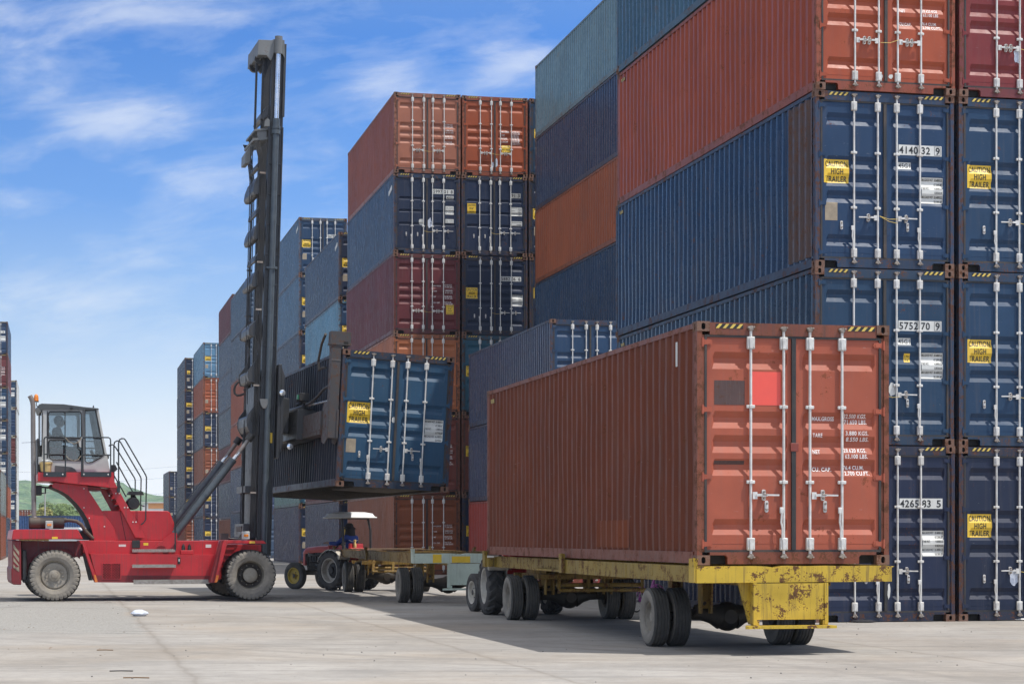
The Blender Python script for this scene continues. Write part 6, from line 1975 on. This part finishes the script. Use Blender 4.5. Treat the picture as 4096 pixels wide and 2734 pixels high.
# cross beams
ym_ = [1010, 1300, 1572]
cbs = [Z2([(218, 1048), (222, 1008), (262, 948), (300, 940), (300, 1060), (262, 1068), (245, 1068)], -HW)]
for i, (xx, yq) in enumerate(((445, 140), (438, 345))):
    cbs.append(Z4([(xx + 2, yq + 14), (xx + 6, yq - 10), (xx + 18, yq - 38), (xx + 32, yq - 44), (xx + 32, yq + 28), (xx + 14, yq + 30), (xx + 6, yq + 28)], -HW))
cbs[0] = Z2([(256, 1040), (262, 1000), (282, 948), (306, 940), (306, 1062), (275, 1066), (262, 1060)], -HW)
for P_ in cbs:
    b = MB(); b.prism(P_, -HW + .0, HW - .0); mb_('cross_beam', b, 'mast', bevel=.03)
for pts in ([(305, 575), (330, 520), (355, 503), (358, 560), (320, 598)], [(272, 1190), (275, 1165), (298, 1130), (302, 1170), (285, 1192)], [(265, 1480), (268, 1460), (288, 1425), (292, 1470), (275, 1485)], [(280, 890), (285, 865), (300, 850), (300, 900)]):
    b = MB(); b.prism(Z2(pts, -.6), -.6, .6); mb_('inner_cross_beam', b, 'mast', bevel=.015)
# wavy rear plates with three hollow tie beams
wave = [(min(x_ + 34, 472) if x_ < 466 else x_, y_) for x_, y_ in [(470, 470), (462, 478), (432, 512), (398, 545), (393, 560), (395, 582), (420, 590), (442, 620), (445, 640), (425, 690), (390, 735), (388, 760), (395, 785), (428, 790), (440, 820), (438, 860), (390, 925), (383, 950), (384, 975), (400, 1008), (418, 1020), (450, 1012), (465, 960), (478, 900)]]
b = MB()
for w0 in (-HW + .0, HW - .05): b.prism(Z4(wave, -HW), w0, w0 + .05)
wp = mb_('gusset_plate', b, 'mast', bevel=.008)
for pts in ([(396, 548), (432, 512), (444, 540), (438, 572), (418, 590), (396, 582)], [(390, 740), (425, 722), (440, 762), (428, 788), (396, 784)], [(386, 932), (428, 920), (444, 960), (436, 1000), (402, 1006), (386, 976)]):
    b = MB(); b.prism(Z4([(x_ + 34, y_) for x_, y_ in pts], -HW), -HW + .051, HW - .051); mb_('tie_beam', b, 'mast', bevel=.04)
# cables hanging down the rear
b = MB()
for i, (x0p, x1p) in enumerate(((232, 222), (241, 232))):
    q = Z2([(x0p, 1070), (x1p, 1560)], -.3); z0 = Z9([(160, 1340)], -.3)[0]
    b.path([(q[0][0], -.3 - i * .05, q[0][1] + 1.1), (q[1][0], -.3 - i * .05, q[1][1]), (q[1][0] + .03, -.3 - i * .05, 3.0)], .010, 5)
for i, (x0p, x1p) in enumerate(((165, 148), (176, 160), (186, 172), (195, 184))):
    q = Z9([(x0p, 640), (x1p, 1340)], -.3); b.path([(q[0][0], -.3 + i * .1, q[0][1] + .6), (q[1][0], -.3 + i * .1, q[1][1])], .012, 5)
mb_('wire_rope', b, 'black')
b = MB(); q = Z9([(135, 1350), (200, 1345), (205, 1390), (190, 1400), (140, 1400)], -.35); b.prism(q, -.5, .3); q = Z9([(155, 1400), (190, 1398), (190, 1450), (155, 1450)], -.3); b.prism(q, -.4, .2); mb_('rope_anchor', b, 'black', bevel=.01)
b = MB(); b.box(-.62, -.33, -.66, .66, .0, .30); b.box(-.60, -.33, -.66, .66, 1.0, 1.15); b.box(-.31, -.03, -.66, -.58, -.3, 7.2); b.box(-.31, -.03, .58, .66, -.3, 7.2); b.box(-.45, -.32, -.60, .60, .3, 3.4); mb_('mast_foot', b, 'mast')
b = MB(); q = Z9([(135, 60), (115, 62), (92, 92), (82, 130), (88, 165), (110, 182), (140, 178), (172, 165)], -.5); b.path([(x, -.5, z) for x, z in q], .026, 8)
q = Z9([(258, 720 - 400), (235, 380), (245, 400), (275, 425)], -.8); b.path([(x, -.76, z) for x, z in q], .008, 5)
for i in range(3):
    q = Z9([(245 + i * 8, 1355), (240 + i * 10, 1420), (225, 1450), (200, 1460)], -.8); b.path([(x, -.8, z) for x, z in q], .012, 6)
mb_('hose', b, 'black')
b = MB(); q = Z9([(310, 212), (382, 215), (380, 262), (362, 298), (338, 298), (318, 262)], -.85); b.prism(q, -.90, -.84); mb_('guard_plate', b, 'mastlt', bevel=.004)
b = MB(); q = Z9([(393, 512), (426, 514), (424, 606), (392, 604)], -.80); b.prism(q, -.78, -.775); mb_('warning_label', b, 'signy')

# ---------------------------------------------------------------- lifted container, in its own axes
ROLL = radians(2.9)
Zc = 43.2
c0 = px(1345, 1942, Zc)
mtx = Matrix.Translation(c0) @ Matrix.Rotation(HYAW, 4, 'Z') @ Matrix.Rotation(ROLL, 4, 'Y')
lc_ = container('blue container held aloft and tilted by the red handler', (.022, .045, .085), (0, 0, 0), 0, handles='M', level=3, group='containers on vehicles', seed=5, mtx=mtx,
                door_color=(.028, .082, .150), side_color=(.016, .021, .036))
caution(lc_, KA, .10 + .06, .66, 1.36, 1.80)
weights(lc_, KA, 1.86, 1.06, 1.53, tare=("3.980KGS", "8.770LBS"), cargo=("26.500KGS", "58.430LBS"), wd=.40)
flat(lc_, KA, 'paper_notice', (.17, .38, .73, 1.02), 'paper')
ragged(lc_, KA, 'torn_sticker', 1.17, 1.47, .08, .12, 'white', 41)

# spreader: parts of the handler, placed in the lifted container's axes
HM = Matrix.Translation(HO) @ Matrix.Rotation(HYAW, 4, 'Z')
spm = HM.inverted() @ mtx
sp_ = bpy.data.objects.new('spreader', None); COL.objects.link(sp_); sp_.parent = hd_; sp_.matrix_local = spm; sp_.empty_display_size = .4


def sb(name, b, mat, bevel=0):
    return hb(name, b, mat, sp_, bevel)


HC = 2.896
for y0, y1, sg in ((.03, .30, 1), (CL - .30, CL - .03, -1)):
    b = MB()
    b.box(-.23, -.03, y0, y1, 1.0, HC + .02); b.box(-.235, -.026, y0 - .006, y1 + .006, 2.62, 2.66)
    P_ = [(y0, 1.15), (y1 + .0, 1.05), (y1 + .32, 1.10), (y1 + .45, 1.30), (y1 + .45, 1.72), (y1 + .25, 1.95), (y0, 1.95)] if sg > 0 else [(y1, 1.15), (y0, 1.05), (y0 - .32, 1.10), (y0 - .45, 1.30), (y0 - .45, 1.72), (y0 - .25, 1.95), (y1, 1.95)]
    b.prism([(p_[0], p_[1] - .17) for p_ in P_], -.25, -.2305, 'yz'); b.prism([(p_[0], p_[1] - .17) for p_ in P_], -.0255, -.012, 'yz')
    b.box(-.06, -.014, y0 - .02, y0 + .05, 1.0, 1.6)
    sb('spreader_arm', b, 'spread', bevel=.008)
    b = MB(); b.box(-.26, .17, y0 - .01, y1 + .02, HC + .12, HC + .36); b.box(-.27, .18, y0 - .02, y1 + .03, HC + .075, HC + .119); b.box(-.24, -.02, y0, y1, HC + .0205, HC + .0745)
    b.cur = 1; b.box(.01, .11, y0 - .0215, y0 - .02, HC + .095, HC + .155); b.cur = 0
    b.tube((.08, y0 + .09, HC - .02), (.08, y0 + .09, HC + .075), .045, 10)
    sb('twistlock_head', b, [M['spread'], M['dark']], bevel=.006)
b = MB(); b.box(-.30, -.045, .60, 11.4, 1.10, 1.60); b.box(-.315, -.3005, .60, 11.4, 1.18, 1.21)
sb('telescopic_beam', b, 'spread', bevel=.01)
b = MB(); b.cbox(-.42, -.03, 2.75, 9.4, 1.06, 1.78, .05); b.box(-.43, -.02, 2.68, 2.80, 1.08, 1.74); b.tube((-.435, 2.9, 1.35), (-.435, 4.2, 1.35), .012, 6)
sb('beam_sleeve', b, 'mast')
b = MB(); b.tube((-.2, 2.6, 1.84), (-.2, 6, 1.88), .045, 12); sc_ = sb('extension_cylinder', b, 'black')
b = MB(); b.tube((-.2, .3, 1.80), (-.2, 2.6, 1.84), .022, 10); hb('piston_rod', b, 'chrome', sc_)
b = MB(); b.path([(-.20, .25, 2.12), (-.22, .85, 2.08), (-.26, 1.2, 1.96), (-.30, 1.9, 1.84), (-.30, 2.4, 1.84)], .030, 8)
b.path([(-.2, 2.3, 1.85), (-.3, 2.9, 1.92), (-.33, 3.4, 1.88)], .022, 6)
sb('hose', b, 'black')
b = MB(); b.path([(-.35, .2, HC + .30), (-.36, .55, HC + .12), (-.36, .85, HC - .22), (-.34, .82, HC - .42), (-.32, .55, HC - .38), (-.30, .3, HC - .40)], .028, 10)
sb('hose', b, 'muffler')
b = MB(); b.cbox(-.38, -.16, 2.85, 3.25, 1.95, 2.13, .01); b.cur = 1; b.box(-.40, -.381, 2.95, 3.10, 1.99, 2.09); b.cur = 0; b.tube((-.26, 3.0, 1.78), (-.26, 3.0, 1.95), .03, 8)
sb('sensor_box', b, [M['black'], M['green']])
# carriage between mast and spreader
b = MB()
(xa, za), (xb, zb) = [HP(x, y, 0) for x, y in ((1108, 1565), (1120, 1795))]
b.box(.03, .10, -.95, .95, za - mz0 - 1.55 + .0, za - mz0 + .55)
b.box(.1001, .42, -.20, .70, za - mz0 - .95, za - mz0 - .15); b.box(-.02, .029, -.64, .64, za - mz0 - 1.5, za - mz0 + .5)
b.prism([(.1, za - mz0 + .5), (.17, za - mz0 + .3), (.17, za - mz0 - 1.3), (.1, za - mz0 - 1.5)], -.95, -.90)
cg = mb_('carriage', b, 'mast', bevel=.01)
for (xp, yp, w_) in ((1050 + 180 * .4464, 1300 + 603 * .4464, -1.02), (1050 + 247 * .4464, 1300 + 1085 * .4464, -1.0)):
    x, z = MP(xp, yp, w_); b = MB(); b.lathe([(.001, .10), (.05, .09), (.075, .03), (.078, 0), (.068, 0)], c=(x, w_, z), n=18); b.path([(x - .05, w_ + .08, z - .04), (x - .08, w_ + .08, z - .16)] if w_ < -1.01 else [(x, w_ + .08, z), (x - .05, w_ + .08, z + .1)], .014, 6)
    lp = mb_('work_lamp', b, 'black', cg); b = MB(); b.lathe([(.068, .002), (.04, -.006), (.001, -.010)], c=(x, w_, z), n=18); mb_('lamp_glass', b, 'lamp', lp)
# ---------------------------------------------------------------- far background
def tree(label, loc, hgt, rad, leafmat, seed, n=2600, leaf=.42, cat='tree', group='trees behind the yard', trunk=.35):
    r = random.Random(seed); t = thing('tree', label, cat, loc, r.random() * 6, group)
    b = MB(); top = hgt * .55
    b.path([(0, 0, -.2), (.1, 0, hgt * .2), (-.1, .1, top)], .2, 8, rs=[trunk, trunk * .75, trunk * .4])
    cl = []
    for i in range(13):
        a_ = r.random() * 6.28; q = rad * r.uniform(.25, .85); z = hgt * r.uniform(.38, .86)
        q *= (1.15 - .75 * max(0, (z / hgt - .5) / .4)); cl.append((q * cos(a_), q * sin(a_), z, rad * r.uniform(.28, .46)))
        b.path([(0, 0, hgt * .3), (q * cos(a_) * .5, q * sin(a_) * .5, hgt * .3 + (z - hgt * .3) * .6), (q * cos(a_), q * sin(a_), z)], .1, 5, rs=[trunk * .4, trunk * .22, trunk * .08])
    link('trunk', b.mesh('trunk', M['bark']), t)
    c_ = MB()
    for i in range(n):
        x, y, z, s_ = r.choice(cl); d = Vector((r.gauss(0, 1), r.gauss(0, 1), r.gauss(0, 1))).normalized() * s_ * r.uniform(.55, 1.08)
        p_ = Vector((x, y, z)) + Vector((d.x, d.y, d.z * .8)); a1_ = Vector((r.gauss(0, 1), r.gauss(0, 1), r.gauss(0, .6))).normalized() * leaf * r.uniform(.5, 1.1); a2_ = a1_.orthogonal().normalized() * leaf * r.uniform(.3, .7)
        c_.add([p_ - a1_, p_ + a2_, p_ + a1_, p_ - a2_], [(0, 1, 2, 3)])
    me = bpy.data.meshes.new('crown'); me.from_pydata([tuple(v) for v in c_.v], [], c_.f); me.materials.append(M[leafmat]); link('crown', me, t)
    return t


def at(x, Z): return Vector(((x - CX) / FPX * Z, Z, 0))


tree('large green leafy tree behind the handler, tallest of the group', at(222, 330), 7.9, 3.6, 'leaf', 1, 4200, .30)
tree('green tree right of the tallest one, seen under the cab', at(268, 350), 6.6, 3.0, 'leaf', 2, 3000, .30)
tree('yellowish green tree left of the tallest, beside exhaust pipe', at(158, 300), 5.6, 2.6, 'leafy', 3, 3000, .28)
tree('low yellow green bush at the foot of the trees', at(235, 290), 3.4, 2.6, 'leafy', 4, 2400, .25, cat='bush')
tree('small yellow green tree at left edge of the group', at(122, 310), 5.0, 1.8, 'leafy', 5, 1800, .28)
tree('small tree seen through the gap of the ladder', at(425, 380), 6.6, 1.6, 'leafy', 6, 1500, .3)
tree('low green tree beside the white building', at(470, 400), 5.2, 2.4, 'leaf', 7, 1800, .3)
tree('low green tree far behind, left of the white building', at(530, 420), 5.0, 2.6, 'leaf', 8, 1800, .3)
tree('green tree behind the blue container', at(95, 380), 5.6, 3.0, 'leaf', 9, 2200, .3)
tree('round green tree behind the white van', at(330, 360), 4.9, 2.6, 'leaf', 10, 2200, .3)

# white building with orange bands
bd = thing('warehouse', 'white warehouse with orange bands behind the red hood', 'building', at(569, 300), A_ROT * 0)
b = MB(); b.box(0, 9, 0, 14, 0, 6.0); link('wall', b.mesh('wall', M['wallw']), bd)
b = MB(); b.box(.9, 9.02, -.03, -.001, 5.35, 6.15); b.box(.9, 9.02, -.03, -.001, 3.5, 3.75); link('orange_band', b.mesh('orange_band', M['wallo']), bd)
b = MB(); b.box(-.1, 9.1, -.1, 14.1, 6.16, 6.30); link('roof', b.mesh('roof', M['wallw']), bd)
b = MB()
for i in range(5): b.box(1.2 + i * 1.6, 2.0 + i * 1.6, -.02, -.001, 1.2, 2.2)
link('window', b.mesh('window', M['winglass']), bd)

# far blue container on a trailer
P3_ = at(90, 235)
ft = trailer('yard trailer far behind carrying a bright blue container', P3_ + Vector((0, 2.44, 0)), radians(-86), 'yellowd', 'yellowd', 'yellowd', True, group='yard trailers')
far_c = container('bright blue container far behind, left of the trees', C['bright'], P3_ + Vector((0, 2.44, 1.067)), radians(-86) , 2.591, level=1, group='containers on vehicles')
far_c.location = at(93, 235) + Vector((-1.2, -1, 1.07)); far_c.rotation_euler = (0, 0, radians(-88)); ft.location = far_c.location - Vector((0, 0, 1.067)); ft.rotation_euler = far_c.rotation_euler
container('terracotta container far behind above the blue one', C['redbrown'], at(70, 300) + Vector((0, 0, 2.591)), radians(10), 2.591, level=1)
container('terracotta container far behind, under its twin', C['redbrown'], at(70, 300), radians(10), 2.591, level=1)

# white van
vn = thing('van', 'white delivery van far behind, below the exhaust elbow', 'van', at(297, 215), radians(-12))
b = MB(); b.prism([(-1.0, .35), (1.9, .35), (1.9, 1.15), (1.55, 1.45), (1.15, 2.1), (.9, 2.25), (-2.4, 2.25), (-2.5, .45)], -.9, .9)
o = link('body', b.mesh('body', M['van']), vn); bv = o.modifiers.new('bevel', 'BEVEL'); bv.width = .08; bv.segments = 3; bv.limit_method = 'ANGLE'
b = MB(); b.prism([(.75, 1.35), (1.45, 1.35), (1.1, 1.98), (.75, 1.98)], -.915, -.902); b.prism([(-.3, 1.35), (.6, 1.35), (.6, 1.98), (-.3, 1.98)], -.915, -.902); link('window', b.mesh('window', M['winglass']), vn)
for x in (-1.6, 1.2):
    for s_ in (-1, 1):
        b = MB(); b.lathe([(.001, -.1), (.2, -.1), (.33, -.09), (.34, .0), (.33, .09), (.001, .09)], c=(x, s_ * .82, .34), n=20); link('wheel', b.mesh('wheel', M['rubber']), vn)
# poles and wires
for i, (x, Z) in enumerate(((180, 290), (700, 520))):
    p_ = at(x, Z); b = MB(); b.cone((0, 0, 0), (0, 0, 8.0), .14, .09, 8); b.box(-.8, .8, -.05, .05, 7.4, 7.5)
    o = b.build('utility_pole', M['pole']); o.location = p_; tag(o, ('concrete utility pole standing among the trees', 'concrete utility pole far off beyond the warehouse')[i], 'pole', 'utility poles')
b = MB()
for k_, z in enumerate((7.55, 6.9, 11.5, 9.9)):
    pts = []
    for i in range(13):
        t = i / 12; x = -95 + 190 * t; pts.append((x, 300 + 60 * t, z + 1.6 * (2 * abs((t * 4) % 1 - .5)) ** 2 - .8))
    b.path(pts, .022, 4)
o = b.build('power_line', M['pole']); tag(o, 'thin overhead power lines crossing in front of the hills', 'power line')

# ---------------------------------------------------------------- litter on the yard
b = MB(); b.smooth = True
vs = []; n = 16
for j in range(9):
    for i in range(n):
        ph = pi * j / 8; t = 2 * pi * i / n; q = 1 + .22 * noise.noise(Vector((cos(t) * 2, sin(t) * 2, j * .7)))
        vs.append((.15 * sin(ph) * cos(t) * q, .10 * sin(ph) * sin(t) * q, max((.045 + .060 * cos(ph)) * (1 + .5 * noise.noise(Vector((cos(t) * 3, sin(t) * 3, j)))), .0)))
b.add(vs, [(j * n + i, (j + 1) * n + i, (j + 1) * n + (i + 1) % n, j * n + (i + 1) % n) for j in range(8) for i in range(n)])
o = b.build('plastic_bag', M['bag']); o.location = gnd(558, 2462); tag(o, 'crumpled pale blue plastic bag lying on the ground before the handler', 'plastic bag')
for i, (x, y, l_, m_, rot, lb) in enumerate(((420, 2600, .20, 'brown', .1, 'short brown stick with a knob lying on the lit yard'), (485, 2684, .24, 'black', .15, 'thin dark strip lying on the lit yard'),
                                     (545, 2711, .26, 'brown', .02, 'thin straw lying nearest the photo bottom edge'))):
    b = MB(); b.path([(-l_ / 2, 0, .008), (0, .01, .009), (l_ / 2, -.01, .007)], .006, 6); o = b.build('stick', M[m_]); o.location = gnd(x, y); o.rotation_euler = (0, 0, rot); tag(o, lb, 'stick')
b = MB()
for i in range(170):
    y = random.uniform(2395, 2730) ; x = random.uniform(-100, 4200); p_ = gnd(x, y); s_ = random.choice([.005, .007, .009, .013]) ; b.cone((p_.x, p_.y, 0), (p_.x + s_ * .3, p_.y, s_ * .9), s_, s_ * .5, 5)
o = b.build('gravel', M['stone']); tag(o, 'scattered small stones on the concrete yard', 'gravel', kind='stuff')
b = MB()
for i in range(70):
    x, y = random.choice([(250, 2490), (130, 2405), (700, 2480), (1300, 2470), (3500, 2500), (100, 2600), (3800, 2490)]); p_ = gnd(x + random.gauss(0, 160), max(2390, y + random.gauss(0, 25))); s_ = random.uniform(.012, .03); a_ = random.random() * 6
    b.add([(p_.x, p_.y, .004), (p_.x + s_ * cos(a_), p_.y + s_ * sin(a_), .010), (p_.x + s_ * 1.6 * cos(a_ + .5), p_.y + s_ * 1.6 * sin(a_ + .5), .004)], [(0, 1, 2)])
o = b.build('dry_leaves', M['brown']); tag(o, 'scattered dry leaf scraps on the yard', 'leaves', kind='stuff')
b = MB(); vs = []
for j in range(7):
    for i in range(12):
        ph = pi * j / 6; t = 2 * pi * i / 12; q = 1 + .4 * noise.noise(Vector((cos(t) * 2, sin(t) * 2, j * .9)))
        vs.append((.20 * sin(ph) * cos(t) * q, .08 * sin(ph) * sin(t) * q, max(.02 + .03 * cos(ph) * q, 0)))
b.add(vs, [(j * 12 + i, (j + 1) * 12 + i, (j + 1) * 12 + (i + 1) % 12, j * 12 + (i + 1) % 12) for j in range(6) for i in range(12)])
o = b.build('rag', M['cloth']); o.location = gnd(3455, 2488); tag(o, 'dark rag lying at the foot of the nearest stack', 'rag')
o2 = link('plastic_bag', o.data.copy()); o2.data.materials[0] = M['galv']; o2.location = gnd(4085, 2480); tag(o2, 'grey plastic scrap at the foot of the stack, right photo edge', 'plastic bag')

# flat, less glossy side paint on the two containers being moved
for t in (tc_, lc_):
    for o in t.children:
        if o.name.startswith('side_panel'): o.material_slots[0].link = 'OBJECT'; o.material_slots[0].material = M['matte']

for o in list(scene.objects):
    if o.name.startswith('side_panel') and o.color[0] > 1.8 * o.color[2] and o.material_slots[0].link != 'OBJECT':
        o.material_slots[0].link = 'OBJECT'; o.material_slots[0].material = M['semi']

# ---------------------------------------------------------------- haze
hz = MB(); hz.box(-1500, 1500, -30, 2100, -3.2, 95)
hm = bpy.data.materials.new('haze air'); hm.use_nodes = True; ht = hm.node_tree; ht.nodes.clear()
ho = ht.nodes.new('ShaderNodeOutputMaterial'); pv = ht.nodes.new('ShaderNodeVolumePrincipled'); ht.links.new(pv.outputs[0], ho.inputs['Volume'])
pv.inputs['Color'].default_value = (.80, .88, 1, 1); pv.inputs['Density'].default_value = .00019; pv.inputs['Anisotropy'].default_value = .2
HAZE = hz.build('haze', hm); tag(HAZE, 'thin pale haze in the air over the yard and hills', 'haze', kind='stuff')
